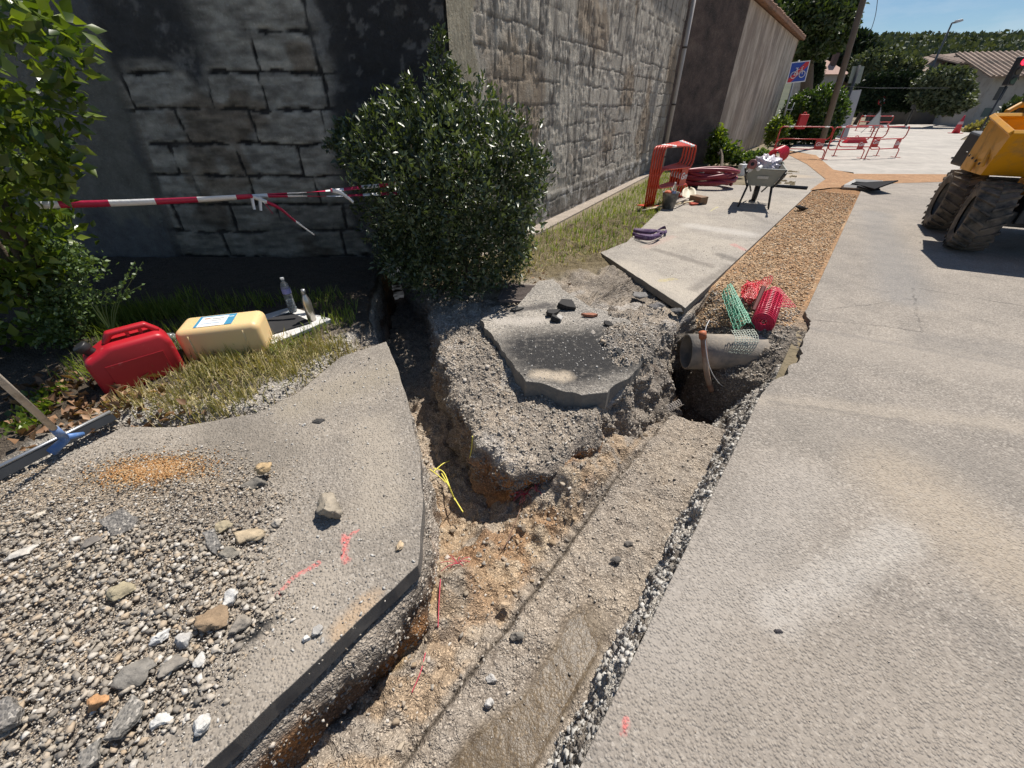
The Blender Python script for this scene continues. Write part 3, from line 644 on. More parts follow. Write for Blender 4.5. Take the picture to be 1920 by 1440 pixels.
stones('clods', np.c_[p, floor_z(p)], s, randcol('crumbly earth clods', [(0, (.2, .15, .1)), (.4, (.33, .27, .2)), (.7, (.42, .3, .18)), (1, (.46, .4, .32))]), 'crumbly earth clods along the left side of the trench floor', 'clods', seed=72, sink=.35, big=True)
# road-side broken face
q = from_verts(RV, (RV[:, 1] > -.1) & (RV[:, 1] < 3.1), 5200, 8); s = rnd_size(len(q), .004, .02, 3, rng); q = q - np.c_[np.zeros((len(q), 2)), s * .7]
stones('rubble', q, s, M['gravel_white'], 'pale jagged rubble along the broken road edge of the trench', 'rubble', seed=7, sink=0)
# island: top and faces
IVt = IV[IN * 60:IN * IT]; IVw = IV[IN * IT:]
q = from_verts(IVt, (IVt[:, 1] < 4.3) & (IVt[:, 0] < 1.9), 15000, 9); s = rnd_size(len(q), .003, .013, 3.4, rng); k_ = rng.uniform(0, 1, len(q)) < .01; s[k_] *= 2.2
stones('rubble', q, s, M['gravel_trench'], 'grey and white stone chips covering the top of the earth island', 'rubble', seed=8)
q = from_verts(IVw, (IVw[:, 1] < 3.6) & (IVw[:, 0] < 2) & (IVw[:, 2] > -.5), 7000, 10); s = rnd_size(len(q), .004, .016, 3, rng); q = q - np.c_[np.zeros((len(q), 2)), s]
stones('rubble', q, s, M['gravel_trench'], 'stones sticking out of the cut sides of the earth island', 'rubble', seed=9, sink=0)
q = from_verts(LV[LN * LT:], (LV[LN * LT:][:, 0] > -1.3) & (LV[LN * LT:][:, 1] > -.3) & (LV[LN * LT:][:, 1] < 3.3), 5000, 12); s = rnd_size(len(q), .003, .013, 3, rng); q = q - np.c_[np.zeros((len(q), 2)), s]
stones('rubble', q, s, M['gravel_trench'], 'stones sticking out of the cut face below the near pavement', 'rubble', seed=10, sink=0)
islp = np.array(isl)[:, :2]
p = scatter(5200, (-.4, 1.5, 2.1, 4.2), lambda p: (pdist(p, islp) > 0.01) * (.3 + .7 * smooth(.25, -.25, np.abs(p[:, 1] - 2.75))), 13); s = rnd_size(len(p), .002, .011, 2.5, rng)
stones('grit', np.c_[p, np.maximum(-.006, isle_top(p))], s, M['gravel_white'], 'white chips lying on the blackened broken slab', 'grit', seed=11)
# backfill strip
def strip_f(p):
    u, v = UV(p[:, 0], p[:, 1]); return (u > .045) & (u < .89) & (v > 3.4) & (v < 12.6)
def us2(n, v0, v1, seed, pw=1.):
    rg = np.random.default_rng(seed); v = v0 + (v1 - v0) * rg.uniform(0, 1, n) ** pw; u = rg.uniform(.05, .89, n); x, y, _ = W(u, v); return np.c_[x, y]
p = us2(17000, 4.1, 12.4, 15, 1.8); u_, v_ = UV(p[:, 0], p[:, 1]); s = rnd_size(len(p), .005, .013, 2, rng) * (1 + .05 * v_)
stones('gravel', np.c_[p, strip_z(p)], s, M['gravel_brown'], 'brown stony gravel filling the closed part of the street trench', seed=12, sink=.4)
p = us2(3600, 3.35, 4.6, 16); s = rnd_size(len(p), .004, .016, 2.5, rng)
stones('rubble', np.c_[p, strip_z(p)], s, M['gravel_trench'], 'grey stones on the slope above the big pipe', 'rubble', seed=13)
# road grit
p = scatter(2600, (.2, 3.5, .1, 3.5), lambda p: (UV(p[:, 0], p[:, 1])[0] < .0) * .8, 17); s = rnd_size(len(p), .001, .0045, 6, rng)
stones('grit', np.c_[p, np.zeros(len(p))], s, M['gravel_trench'], 'tiny crumbs of stone lying on the road', 'grit', seed=14)
p = scatter(5200, (1.2, 6.5, 3.2, 9), lambda p: (pdist(p, [P(1125, 475), P(1285, 580), P(1515, 360), P(1300, 345)]) > 0) * .5, 18); s = rnd_size(len(p), .002, .009, 5, rng)
stones('grit', np.c_[p, np.full(len(p), .012)], s, M['gravel_trench'], 'dark crumbs scattered on the raised pavement slab', 'grit', seed=15)

# ------------------------------------------------------------------ single rocks
def rock(name, px, size, col, label, cat='rock', flat=.6, asp=1.4, rz=0., z=0., seed=0, col2=None, rough_amp=.24, group=None, xy=None, plane=5):
    rg = np.random.default_rng(seed); bm = bmesh.new(); bmesh.ops.create_icosphere(bm, subdivisions=4, radius=1); V = np.array([v.co[:] for v in bm.verts]); Fc = np.array([[q.index for q in f.verts] for f in bm.faces]); bm.free()
    for _ in range(plane + 5):
        pn = rg.normal(0, 1, 3); pn /= np.linalg.norm(pn); pd = rg.uniform(.42, .8); d = V @ pn - pd; V -= np.clip(d, 0, None)[:, None] * pn
    V *= (1 + rough_amp * fbm(V + seed * 3.1, 1.7, 5, seed, .58))[:, None]; V *= (1 + .05 * fbm(V + seed, 8, 3, seed))[:, None]
    V *= np.array([asp, 1, flat]) * size; ca, sa = math.cos(rz), math.sin(rz); V = V @ np.array([[ca, sa, 0], [-sa, ca, 0], [0, 0, 1]])
    V[:, 2] -= V[:, 2].min() + size * .08
    t = NT(name + ' stone'); c2 = col2 or tuple(x * .5 for x in col)
    c = t.mix(t.ramp(t.noise(18, 6, .7), [(.38, 0.), (.62, 1.)]), col, c2); c = t.mix(t.ramp(t.noise(70, 4, .7), [(.5, 0.), (.75, .6)]), c, tuple(min(1, x * 1.6) for x in col))
    m = t.fin(c, .9, t.bump(t.noise(90, 5, .7), .004))
    o = link(name, npmesh(name, V, Fc, smooth=True), m); o.location = (*(xy or P(px[0], px[1], z)[:2]), z)
    return tag(o, label, cat, group)
TAN, GRY, WHT, BRN, DRK = (.4, .33, .22), (.25, .235, .215), (.6, .57, .53), (.32, .24, .15), (.1, .095, .09)
RK = [((622, 962), .075, (.36, .31, .24), 'largest loose rock, brown and square, sitting alone on the pavement right of the gravel', .8, 1.2, .5, 0.),
      ((495, 884), .042, (.5, .36, .2), 'rounded orange-tan stone resting on a dark flat one by the upper gravel edge', .75, 1.2, .2, .03),
      ((483, 905), .05, (.22, .2, .17), 'dark flat stone under the rounded orange-tan stone', .5, 1.4, .4, 0.),
      ((462, 1008), .045, (.5, .4, .27), 'long tan stone with a dark shadow at the right of the gravel', .5, 1.8, 0., .01),
      ((425, 992), .035, (.4, .34, .23), 'rounded olive-tan stone just left of the long tan stone', .7, 1.3, -.5, .01),
      ((521, 982), .024, (.5, .45, .38), 'small smooth pale stone on the pavement above the pink paint', .7, 1.3, .3, 0.),
      ((240, 1108), .042, (.42, .36, .24), 'big rounded olive-tan cobble in the middle of the gravel', .7, 1.25, .6, .02),
      ((436, 1130), .036, (.68, .66, .62), 'bright white round stone beside the brown jagged rock', .8, 1.1, .2, .01),
      ((408, 1163), .052, (.34, .24, .15), 'brown jagged rock with a dark underside beside the black tar patch', .7, 1.3, .1, .01),
      ((455, 1170), .038, (.33, .29, .24), 'grey-brown rock touching the black tar patch', .7, 1.2, .9, .0),
      ((352, 1205), .03, (.52, .5, .47), 'pale grey round cobble below the brown jagged rock', .85, 1.05, .9, .01),
      ((303, 1198), .026, (.72, .71, .68), 'white oval stone left of the pale grey round cobble', .7, 1.2, .5, .02),
      ((255, 1265), .042, (.26, .24, .21), 'wide grey flat-topped rock low in the gravel', .6, 1.4, .2, .02),
      ((330, 1252), .035, (.3, .27, .23), 'grey-brown angular stone right of the wide grey rock', .7, 1.3, .8, .01),
      ((375, 1245), .028, (.62, .6, .56), 'white angular stone near the right rim of the gravel', .8, 1.1, .3, .0),
      ((185, 1320), .028, (.55, .3, .14), 'orange stone beside the long flat asphalt piece', .7, 1.2, .4, .03),
      ((175, 1022), .036, (.2, .18, .16), 'dark brown lump below the left end of the dark asphalt piece', .7, 1.2, .3, .02),
      ((435, 1040), .04, (.3, .27, .22), 'brown-grey lump just below the oval asphalt chip', .7, 1.2, 1.0, .0),
      ((748, 1026), .018, (.6, .46, .3), 'small tan stone on the pavement close to the trench edge', .7, 1.4, 1.2, 0.),
      ((576, 1198), .016, (.7, .68, .65), 'lone white pebble on the pavement close to the cut edge', .8, 1.2, .2, 0.),
      ((598, 1185), .02, (.45, .43, .4), 'grey-white stone above the cut edge, near its middle', .7, 1.2, .2, 0.),
      ((383, 1365), .03, (.66, .64, .6), 'white stone low on the pavement, last before the cut edge', .8, 1.2, .6, 0.),
      ((300, 1358), .026, (.68, .67, .63), 'white stone just right of the long flat asphalt piece', .7, 1.3, .1, 0.),
      ((72, 970), .03, (.62, .56, .46), 'pale stone slab piece at the left of the gravel', .4, 1.4, .9, .02),
      ((45, 1040), .04, (.6, .56, .5), 'long pale stone near the left frame edge', .5, 1.7, .3, .02)]
for i, (px, sz, col, lab, fl, asp, rz, dz) in enumerate(RK):
    rock('rock', px, sz, col, lab, flat=fl, asp=asp, rz=rz, z=dz, seed=100 + i)
def chunk(px_poly, th, z, label, col=(.16, .152, .14), tilt=0., name='asphalt_chunk'):
    pts = [P(*q, z) for q in px_poly]; c = np.mean(np.array(pts), 0); poly = []
    n = len(pts)
    for i in range(n):
        a = np.array(pts[i]); b = np.array(pts[(i + 1) % n])
        for k in range(4):
            q = a + (b - a) * k / 4; q = q + (vn(q[None, :], 40, 7)[0] * .006); poly.append(q - c)
    mb = MB(); mb.prism([(q[0], q[1]) for q in poly], -th / 2, th / 2)
    m = asphalt(name + ' crust', col, tuple(x * .6 for x in col), .7, dustc=(.26, .24, .215))
    o = mb.build(name, m, bevel=.004); o.location = (c[0], c[1], z + th / 2); o.rotation_euler = (tilt, tilt * .6, 0); return tag(o, label, 'asphalt chunk')
chunk([(192, 985), (235, 962), (262, 975), (258, 995), (215, 1010)], .03, .03, 'dark broken asphalt piece lying in the upper gravel', (.12, .115, .11), .12)
chunk([(385, 1005), (405, 998), (415, 1020), (408, 1038), (388, 1028)], .02, .03, 'oval grey asphalt chip standing out right of centre in the gravel', (.17, .165, .155), .2)
chunk([(255, 1300), (272, 1320), (265, 1350), (232, 1385), (200, 1390), (222, 1350)], .02, .03, 'long flat asphalt piece at the bottom of the gravel', (.2, .19, .17), -.06)
chunk([(0, 1330), (25, 1310), (50, 1330), (45, 1355), (0, 1378)], .03, .03, 'flat asphalt piece cut by the left frame edge', (.17, .16, .15), .05)
chunk([(150, 1420), (195, 1385), (190, 1425), (160, 1450)], .02, .03, 'flat asphalt piece below the long one at the bottom frame edge', (.2, .19, .17), .08)
rock('rock', (1198, 558), .085, (.2, .19, .18), 'smooth dark grey oval stone at the foot of the raised pavement slab', flat=.45, asp=1.5, z=-.06, seed=201)
rock('rock', (1230, 580), .07, (.16, .15, .145), 'dark grey angular lump right of the smooth oval stone', flat=.5, asp=1.3, z=-.06, seed=202)
rock('rock', (1265, 588), .05, (.12, .115, .11), 'small black lump below the corner of the raised slab', flat=.6, asp=1.4, z=-.05, seed=203)
rock('rock', (1210, 592), .05, (.13, .125, .12), 'flat black lump left of the pair under the raised slab', flat=.4, asp=1.7, z=-.06, seed=204)
rock('rock', (1500, 393), .09, (.035, .03, .028), 'black clod lying on the brown gravel strip', flat=.6, asp=1.2, z=-.0, seed=205)
rock('rock', (1154, 1052), .022, (.13, .12, .11), 'dark grey stone on the trench floor above the puddle', flat=.7, z=-.42, seed=206)
rock('rock', (1180, 1022), .022, (.15, .135, .12), 'dark brown stone farther up the trench floor', flat=.7, z=-.42, seed=207)
rock('rock', (970, 1197), .024, (.24, .22, .19), 'brown-grey stone close to the step line in the trench floor', flat=.8, z=-.42, seed=208)
rock('rock', (922, 1275), .018, (.55, .53, .5), 'white stone on the trench floor left of the puddle', flat=.8, z=-.42, seed=209)
rock('rock', (915, 1320), .018, (.6, .58, .55), 'lower white stone on the trench floor left of the puddle', flat=.8, z=-.42, seed=210)
rock('rock', (1457, 1184), .011, (.05, .045, .05), 'tiny black stone alone on the near road', 'pebble', flat=.4, asp=1.8, z=0, seed=211)
rock('rock', (596, 790), .022, (.05, .047, .045), 'small black stone on the pavement below the grass', flat=.4, asp=1.8, z=0, seed=212)
rock('rock', (945, 1138), .02, (.6, .45, .3), 'pinkish tan stone in the orange clay at the junction', flat=.7, z=-.46, seed=213)
# ------------------------------------------------------------------ masonry
def blocks(q, rowh, lo, hi, seed, warp=.03):
    """per point: distance to the nearest joint, block id"""
    w = q + np.c_[fbm(q, 3.2, 3, seed), fbm(q + 7, 3.2, 3, seed + 1)] * warp
    zz = w[:, 1] / rowh; r = np.floor(zz).astype(int); fz = (zz - r) * rowh; dz = np.minimum(fz, rowh - fz)
    dx = np.full(len(q), 9.); bid = np.zeros(len(q))
    for row in range(r.min(), r.max() + 1):
        rg = np.random.default_rng(seed * 100 + row + 50); e = [-60 + rg.uniform(0, hi)]
        e = np.cumsum(np.r_[q[:, 0].min() - 2 + rg.uniform(0, hi) - hi, rg.uniform(lo, hi, int((np.ptp(q[:, 0]) + 5) / lo) + 3)])
        k = r == row
        if not k.any(): continue
        i = np.searchsorted(e, w[k, 0]); i = np.clip(i, 1, len(e) - 1); dx[k] = np.minimum(w[k, 0] - e[i - 1], e[i] - w[k, 0]); bid[k] = i * 7.31 + row * 13.7
    return np.minimum(dz, dx), bid
def rnd_of(b, s=0): return _hash(np.floor(b * 10).astype(np.int64), np.full(len(b), s), np.zeros(len(b), np.int64), 3) * .5 + .5
def wall_face(name, o, az, L, Hh, ss, zs, relief, colf, mat, parent, out=1):
    """o start, az direction (unit 2-vector); outward normal to the right of the direction when out=1"""
    S, Z = np.meshgrid(ss, zs); s_, z_ = S.ravel(), Z.ravel(); q = np.c_[s_, z_]
    h, cdat = relief(q)
    nx, ny = az[1] * out, -az[0] * out
    V = np.c_[o[0] + az[0] * s_ + nx * h, o[1] + az[1] * s_ + ny * h, z_]
    n, m = len(ss), len(zs); i = (np.arange(m - 1)[:, None] * n + np.arange(n - 1)[None, :]).ravel(); F = np.c_[i, i + 1, i + n + 1, i + n]
    if out < 0: F = F[:, ::-1]
    return link(name, npmesh(name, V, F, {'col': colf(q, h, cdat)}, smooth=True), mat, parent, world=True)
def stonemat(name, bumpd=.012, streak=0):
    t = NT(name); col = t.attr('col'); n1 = t.noise(9, 6, .7); n2 = t.noise(45, 5, .7)
    c = t.mix(t.ramp(n1, [(.3, 0.), (.7, 1.)]), t.mix(1., col, (.6, .58, .56), 'MULTIPLY'), col)
    c = t.mix(t.m2('MULTIPLY', t.ramp(n2, [(.55, 0.), (.75, 1.)]), .5), c, t.mix(1., col, (1.5, 1.5, 1.5), 'MULTIPLY'))
    h = t.m2('ADD', t.m2('MULTIPLY', n1, .8), n2)
    if streak:
        sv = t.vm('MULTIPLY', t.co, (1, 1, .16)); st = t.noise(streak, 5, .7, vec=sv); h = t.m2('ADD', h, t.m2('MULTIPLY', st, 1.6))
        c = t.mix(t.m2('MULTIPLY', t.ramp(st, [(.3, 1.), (.5, 0.)]), .45), c, (.1, .09, .08))  # streak hollows darkened in the colour, as shadows of the rough stone
    return t.fin(c, .93, t.bump(h, bumpd, 1.), Specular_IOR_Level=.25)
CORNER = (-.66, 5.2)
WAZ = (math.sin(R(29.8)), math.cos(R(29.8)))
M['wall_shade'] = stonemat('old limestone wall in the shade', .02); M['wall_sun'] = stonemat('weathered limestone wall', .02, 22)
bld = thing('stone_building', 'old stone block building with a corner behind the round bush', 'building', (CORNER[0], CORNER[1], 0))
def rel_left(q):       # q: (s to the left of the corner, z)
    d, b = blocks(q * np.array([-1, 1]), .315, .55, .9, 5, .022)
    x = q[:, 0]; z = q[:, 1]; n = fbm(q, 1.3, 4, 6)
    st = smooth(1.0, 1.3, x + .35 * n) * smooth(3.65, 3.45, x + .1 * n + .12 * (z - 1))      # exposed stones
    st = st * (1 - smooth(1.55, 1.9, z + .5 * n + .25 * (2.3 - x)) * smooth(2.2, 2.6, x))         # dark render upper left
    st = np.maximum(st, 0)
    mort = smooth(.022, .009, d + .014 * fbm(q, 9, 4, 4)); rn = rnd_of(b)
    mort = mort * smooth(.25, .5, .5 + .9 * fbm(q, 1.3, 2, 66))
    h = st * (.012 * (1 - mort) + .008 * rn + .004 * fbm(q, 14, 3, 2) + .007) + (1 - st) * (.028 + .008 * fbm(q, 7, 4, 8))
    leftr = smooth(3.5, 3.6, x + .14 * (z - 1)); h = h * (1 - leftr) + leftr * (.05 + .004 * fbm(q, 3, 3, 9)); h = h - .03 * smooth(.05, 0., np.abs(x + .14 * (z - 1) - 3.52)) * smooth(1.9, 1.6, z)
    return h, (st, mort, rn, leftr, n)
def col_left(q, h, cd):
    st, mort, rn, lr, n = cd; N = len(q); x, z = q[:, 0], q[:, 1]
    stone = lerp(np.tile(np.array([.55, .51, .44]), (N, 1)), np.array([.7, .64, .54]), rn); stone = lerp(stone, np.array([.26, .18, .11]), smooth(.35, .7, fbm(q, 2, 3, 15)) * .6)
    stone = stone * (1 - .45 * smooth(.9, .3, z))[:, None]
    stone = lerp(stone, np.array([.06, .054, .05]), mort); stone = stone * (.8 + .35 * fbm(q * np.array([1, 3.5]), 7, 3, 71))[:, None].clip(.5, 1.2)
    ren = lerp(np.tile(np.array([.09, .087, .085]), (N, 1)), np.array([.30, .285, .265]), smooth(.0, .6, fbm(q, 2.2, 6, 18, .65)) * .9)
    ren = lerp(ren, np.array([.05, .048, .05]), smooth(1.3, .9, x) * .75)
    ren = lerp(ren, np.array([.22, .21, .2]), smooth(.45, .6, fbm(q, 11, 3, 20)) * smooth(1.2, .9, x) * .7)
    c = lerp(ren, stone, st)
    pl = lerp(np.tile(np.array([.25, .24, .205]), (N, 1)), np.array([.16, .16, .16]), smooth(-.1, .4, fbm(q, 1.2, 5, 25)))
    return lerp(c, pl, lr)
lx = np.concatenate([np.arange(0, 5.4, .018), np.arange(5.4, 13.5, .3)]); lz = np.concatenate([np.arange(-.1, 2.7, .018), np.arange(2.7, 4.75, .15), [4.75]])
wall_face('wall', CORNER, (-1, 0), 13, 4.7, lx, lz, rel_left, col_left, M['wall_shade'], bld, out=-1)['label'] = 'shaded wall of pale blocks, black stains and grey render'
def rel_sun(q):
    d, b = blocks(q, .27, .34, .62, 9, .02); rn = rnd_of(b); n = fbm(q, 2.2, 4, 3)
    quo = smooth(.5, .42, q[:, 0] + .06 * np.sin(q[:, 1] * 9)); mort = smooth(.018, .003, d) * (1 - quo) * smooth(.1, .35, .5 + fbm(q, 1.7, 3, 61))
    low = smooth(.42, .36, q[:, 1] + .02 * n)
    flat = smooth(.55, .75, rnd_of(b, 8))
    h = .03 + .006 * rn + (.008 * fbm(q, 9, 4, 5) + .006 * fbm(q * np.array([3, .6]), 9, 3, 6)) * (1 - flat * .8) - .009 * mort
    h = h * (1 - quo) + quo * (.035 + .004 * n); h = h + low * .015
    return h, (rn, mort, quo, low, n)
def col_sun(q, h, cd):
    rn, mort, quo, low, n = cd; N = len(q)
    c = lerp(np.tile(np.array([.52, .48, .41]), (N, 1)), np.array([.66, .61, .52]), rn); c = lerp(c, np.array([.36, .27, .18]), smooth(.1, .7, fbm(q, 1.1, 4, 44)) * .7)
    c = lerp(c, np.array([.17, .155, .14]), smooth(.3, .8, fbm(q * np.array([4, .7]), 2, 4, 45)) * .7)
    c = lerp(c, np.array([.16, .14, .115]), mort * .65); c = lerp(c, np.array([.47, .42, .3]), quo * .8); c = lerp(c, np.array([.25, .235, .21]), low * .8)
    return lerp(c, np.array([.62, .6, .56]), low * smooth(.2, .4, fbm(q, 6, 3, 47)) * .8)
sx = np.concatenate([np.arange(0, 4, .02), np.arange(4, 11.2, .035)]); sz = np.concatenate([np.arange(-.1, 2.6, .02), np.arange(2.6, 4.75, .035)])
wall_face('wall', CORNER, WAZ, 11, 4.7, sx, sz, rel_sun, col_sun, M['wall_sun'], bld, out=1)['label'] = 'sunlit wall of small streaked limestone blocks'
E1 = (CORNER[0] + WAZ[0] * 11.17, CORNER[1] + WAZ[1] * 11.17)
mb = MB(); ins = [(CORNER[0] - .0, CORNER[1] + .1), (E1[0] - .02, E1[1]), (E1[0] - 3, E1[1] + 2.2), (-14, 16), (-14, 5.3)]
mb.prism(ins, -.1, 4.74); mb.build('core', simple('grey render core', (.25, .23, .2), .9), bld, world=True)
mb = MB(); mb.prism([(CORNER[0] + .12, CORNER[1] - .12), (E1[0] + .15, E1[1] - .1), (E1[0] - 3, E1[1] + 2.4), (-14.2, 16.2), (-14.2, 4.95)], 4.76, 4.9)
M['tile'] = simple('old clay roof tiles', (.3, .17, .11), .9, .4, 8, .01, dirt=(.12, .1, .085), dsc=3)
mb.build('roof', M['tile'], bld, world=True)
# rainwater pipe at the end of the sunlit wall
pb = P(1238, 318); pt = PY(1297, 0, pb[1]); px0, py0 = pb[0] + .03, pb[1]
M['pvc'] = simple('pale grey drain pipe', (.42, .39, .36), .5, .12, 6, dirt=(.2, .17, .14), dsc=6, dlo=.55)
mb = MB(); mb.tube([(px0, py0, .0), (px0, py0, 4.7)], .055, 12)
dp = mb.build('downpipe', M['pvc'], None, smooth=True)
dp.parent = bld; dp.matrix_parent_inverse = parent_world(bld).inverted()
for z in (.35, 1.65, 2.9, 4.2):
    mb = MB(); mb.tube([(px0, py0, z - .02), (px0, py0, z + .02)], .07, 12); mb.box((px0 + .02, py0 + .07, z), (.03, .1, .02))
    mb.build('pipe_clip', simple('rusty pipe clip', (.06, .05, .045), .7), bld, world=True)
# plastered building beyond
c0 = (pb[0] - .1, pb[1] + .55); c1 = (6.98, 15.9); base2 = P(1440, 265)
PAZ = Vector((base2[0] - c1[0], base2[1] - c1[1])).normalized(); Lp = 12.2
c2 = (c1[0] + PAZ.x * Lp, c1[1] + PAZ.y * Lp)
pl = thing('plastered_building', 'low plastered building with streaked beige side and dark roughcast end wall', 'building', (c1[0], c1[1], 0))
zA = PY(1388, -4, c1[1])[2]; zB = PY(1497, 76, c2[1])[2]
t = NT('dark stained roughcast'); nn = t.noise(2.2, 7, .7); c = t.ramp(nn, [(.3, (.035, .03, .028)), (.55, (.12, .085, .07)), (.75, (.2, .16, .13))]); c = t.mix(t.ramp(t.noise(40, 4, .7), [(.5, 0.), (.8, .6)]), c, (.28, .23, .2)); M['rough'] = t.fin(c, .95, t.bump(t.noise(45, 5, .7), .03))
t = NT('streaked beige plaster'); sv = t.vm('MULTIPLY', t.co, (1, 1, .12)); s1 = t.noise(1.3, 8, .75, vec=t.vm('MULTIPLY', t.co, (1, 1, .35))); s2 = t.noise(3.1, 8, .75, vec=t.vm('ADD', sv, t.vm('SCALE', t.noise(1.5, 3, out='Color'), .5)))
c = t.mix(t.ramp(s1, [(.42, 1.), (.62, 0.)]), (.62, .55, .45), (.2, .17, .14)); c = t.mix(t.m2('MULTIPLY', t.ramp(s2, [(.52, 0.), (.66, .9)]), t.ramp(t.noise(.7, 3), [(.35, .2), (.6, 1.)])), c, (.15, .125, .11)); c = t.mix(t.m2('MULTIPLY', t.noise(1.1, 4), .5), c, (.5, .36, .26)); M['plaster'] = t.fin(c, .93, t.bump(s2, .02))
def wq(name, a, b, z0, za, zb, m, th=.25):
    a = Vector((a[0], a[1])); b = Vector((b[0], b[1])); n = Vector((b.y - a.y, a.x - b.x)).normalized() * -th
    mb = MB(); mb.hexa([(a.x, a.y, z0), (b.x, b.y, z0), (b.x + n.x, b.y + n.y, z0), (a.x + n.x, a.y + n.y, z0)], [(a.x, a.y, za), (b.x, b.y, zb), (b.x + n.x, b.y + n.y, zb), (a.x + n.x, a.y + n.y, za)])
    return mb.build(name, m, pl, world=True)
wq('wall', c0, (c1[0] - .003, c1[1] - .003), -.1, zA + .25, zA + .05, M['rough'])['label'] = 'dark roughcast end wall'
wq('wall', c1, c2, -.1, zA, zB, M['plaster'])['label'] = 'beige street wall with dark vertical streaks'
wq('wall', (c2[0], c2[1]), (c2[0] - 4.5, c2[1] + 2.5), -.1, zB, zB + .8, M['plaster'])
# tiled roof: slab plus rows of round tiles along the eave
def roof_slab(mb, pts, th): mb.sheet(pts, th)
nrm2 = Vector((PAZ.y, -PAZ.x)); ov = .22
A = Vector((c1[0], c1[1], zA + .02)) + Vector((nrm2.x, nrm2.y, 0)) * ov; B = Vector((c2[0], c2[1], zB + .02)) + Vector((nrm2.x, nrm2.y, 0)) * ov + Vector((PAZ.x, PAZ.y, 0)) * .25
A2 = A - Vector((nrm2.x, nrm2.y, 0)) * 4.5 + Vector((0, 0, .9)); B2 = B - Vector((nrm2.x, nrm2.y, 0)) * 4.5 + Vector((0, 0, .9))
mb = MB(); mb.sheet([A, B, B2, A2], .06)
n = 58
for i in range(n):
    q = A.lerp(B, (i + .5) / n); q2 = A2.lerp(B2, (i + .5) / n); jit = random.uniform(-.02, .02)
    mb.tube([q + Vector((0, 0, .07 + jit)), q.lerp(q2, .5) + Vector((0, 0, .09 + jit)), q2 + Vector((0, 0, .09))], .09, 8)
mb.build('roof', M['tile'], pl, world=True)

# ------------------------------------------------------------------ foliage
def leafmat(name, cols, trans=.25, rough=.42, spec=.5):
    t = NT(name); g = t.n('ShaderNodeNewGeometry', 'Random Per Island'); n = t.noise(1.6, 3)
    c = t.ramp(t.m2('ADD', t.m2('MULTIPLY', g, .75), t.m2('MULTIPLY', t.m2('SUBTRACT', n, .5), .8), True), cols)
    t.fin(c, rough, Specular_IOR_Level=spec)
    tr = t.t.nodes.new('ShaderNodeBsdfTranslucent'); t.put(tr.inputs[0], t.mix(1., c, (1.75, 1.75, .5), 'MULTIPLY'))
    mx = t.t.nodes.new('ShaderNodeMixShader'); mx.inputs[0].default_value = trans; t.t.links.new(t.b.outputs[0], mx.inputs[1]); t.t.links.new(tr.outputs[0], mx.inputs[2]); t.t.links.new(mx.outputs[0], t.o.inputs[0])
    return t.m
def leaves(name, pos, nrm, size, m, parent=None, seed=0, asp=.45, spread=.8, droop=0., up=.3, fold=.18):
    rng = np.random.default_rng(seed); n = len(pos); size = np.broadcast_to(size, n) * rng.uniform(.65, 1.25, n)
    d = nrm * .6 + rng.normal(0, spread, (n, 3)); d[:, 2] += up - droop; d /= np.linalg.norm(d, axis=1)[:, None] + 1e-9
    r = rng.normal(0, 1, (n, 3)) + nrm * 1.2; s = np.cross(d, r); s /= np.linalg.norm(s, axis=1)[:, None] + 1e-9; u = np.cross(s, d)
    L = size[:, None]; w = L * asp
    a = pos; b = pos + d * L * .45 + s * w * .5 + u * L * fold * .5; c = pos + d * L - u * L * fold * .4; e = pos + d * L * .45 - s * w * .5 + u * L * fold * .5; mid = pos + d * L * .45
    V = np.stack([a, b, c, e], 1).reshape(-1, 3); k = (np.arange(n) * 4)[:, None]
    F = np.concatenate([k + np.array([[0, 1, 2]]), k + np.array([[0, 2, 3]])], 1).reshape(-1, 3)
    return link(name, npmesh(name, V, F), m, parent, world=parent is not None)
def shell(blobs, n, seed, lo=.72, lump=.13, lsc=2.2, zmin=-9, power=1.):
    """points in the outer layer of a union of ellipsoids; blobs: (cx, cy, cz, rx, ry, rz)"""
    rng = np.random.default_rng(seed); B = np.array(blobs); w = (B[:, 3] * B[:, 4] + B[:, 4] * B[:, 5] + B[:, 3] * B[:, 5]); k = rng.choice(len(B), n, p=w / w.sum())
    d = rng.normal(0, 1, (n, 3)); d /= np.linalg.norm(d, axis=1)[:, None]; b = B[k]
    r = lo + (1 - lo) * rng.uniform(0, 1, n) ** (1 / power); p0 = b[:, :3] + d * b[:, 3:]
    r = r * (1 + lump * fbm(p0, lsc, 3, seed)); p = b[:, :3] + d * b[:, 3:] * r[:, None]; nr = d / b[:, 3:]; nr /= np.linalg.norm(nr, axis=1)[:, None]
    keep = p[:, 2] > zmin
    for j in range(len(B)):
        q = (p - B[j, :3]) / B[j, 3:]; keep &= ~((np.linalg.norm(q, axis=1) < lo * .85) & (k != j))
    return p[keep], nr[keep]
def trunk_mesh(name, segs, m, parent):
    mb = MB()
    for pts, rr in segs: mb.tube(spline(pts, 4), list(np.interp(np.linspace(0, 1, (len(pts) - 1) * 4 + 1), np.linspace(0, 1, len(rr)), rr)), 8)
    return mb.build(name, m, parent, smooth=True, world=True)
M['bark'] = simple('grey brown bark', (.12, .09, .065), .9, .4, 14, .01)
G_BUSH = [(0, (.025, .037, .016)), (.35, (.055, .08, .032)), (.7, (.1, .135, .06)), (1, (.19, .23, .12))]
M['leaf_bush'] = leafmat('small glossy dark leaves', G_BUSH, .22, .42, .8)
M['leaf_laurel'] = leafmat('broad glossy laurel leaves', [(0, (.04, .075, .012)), (.4, (.095, .14, .02)), (.8, (.2, .26, .04)), (1, (.34, .38, .08))], .35, .3, .6)
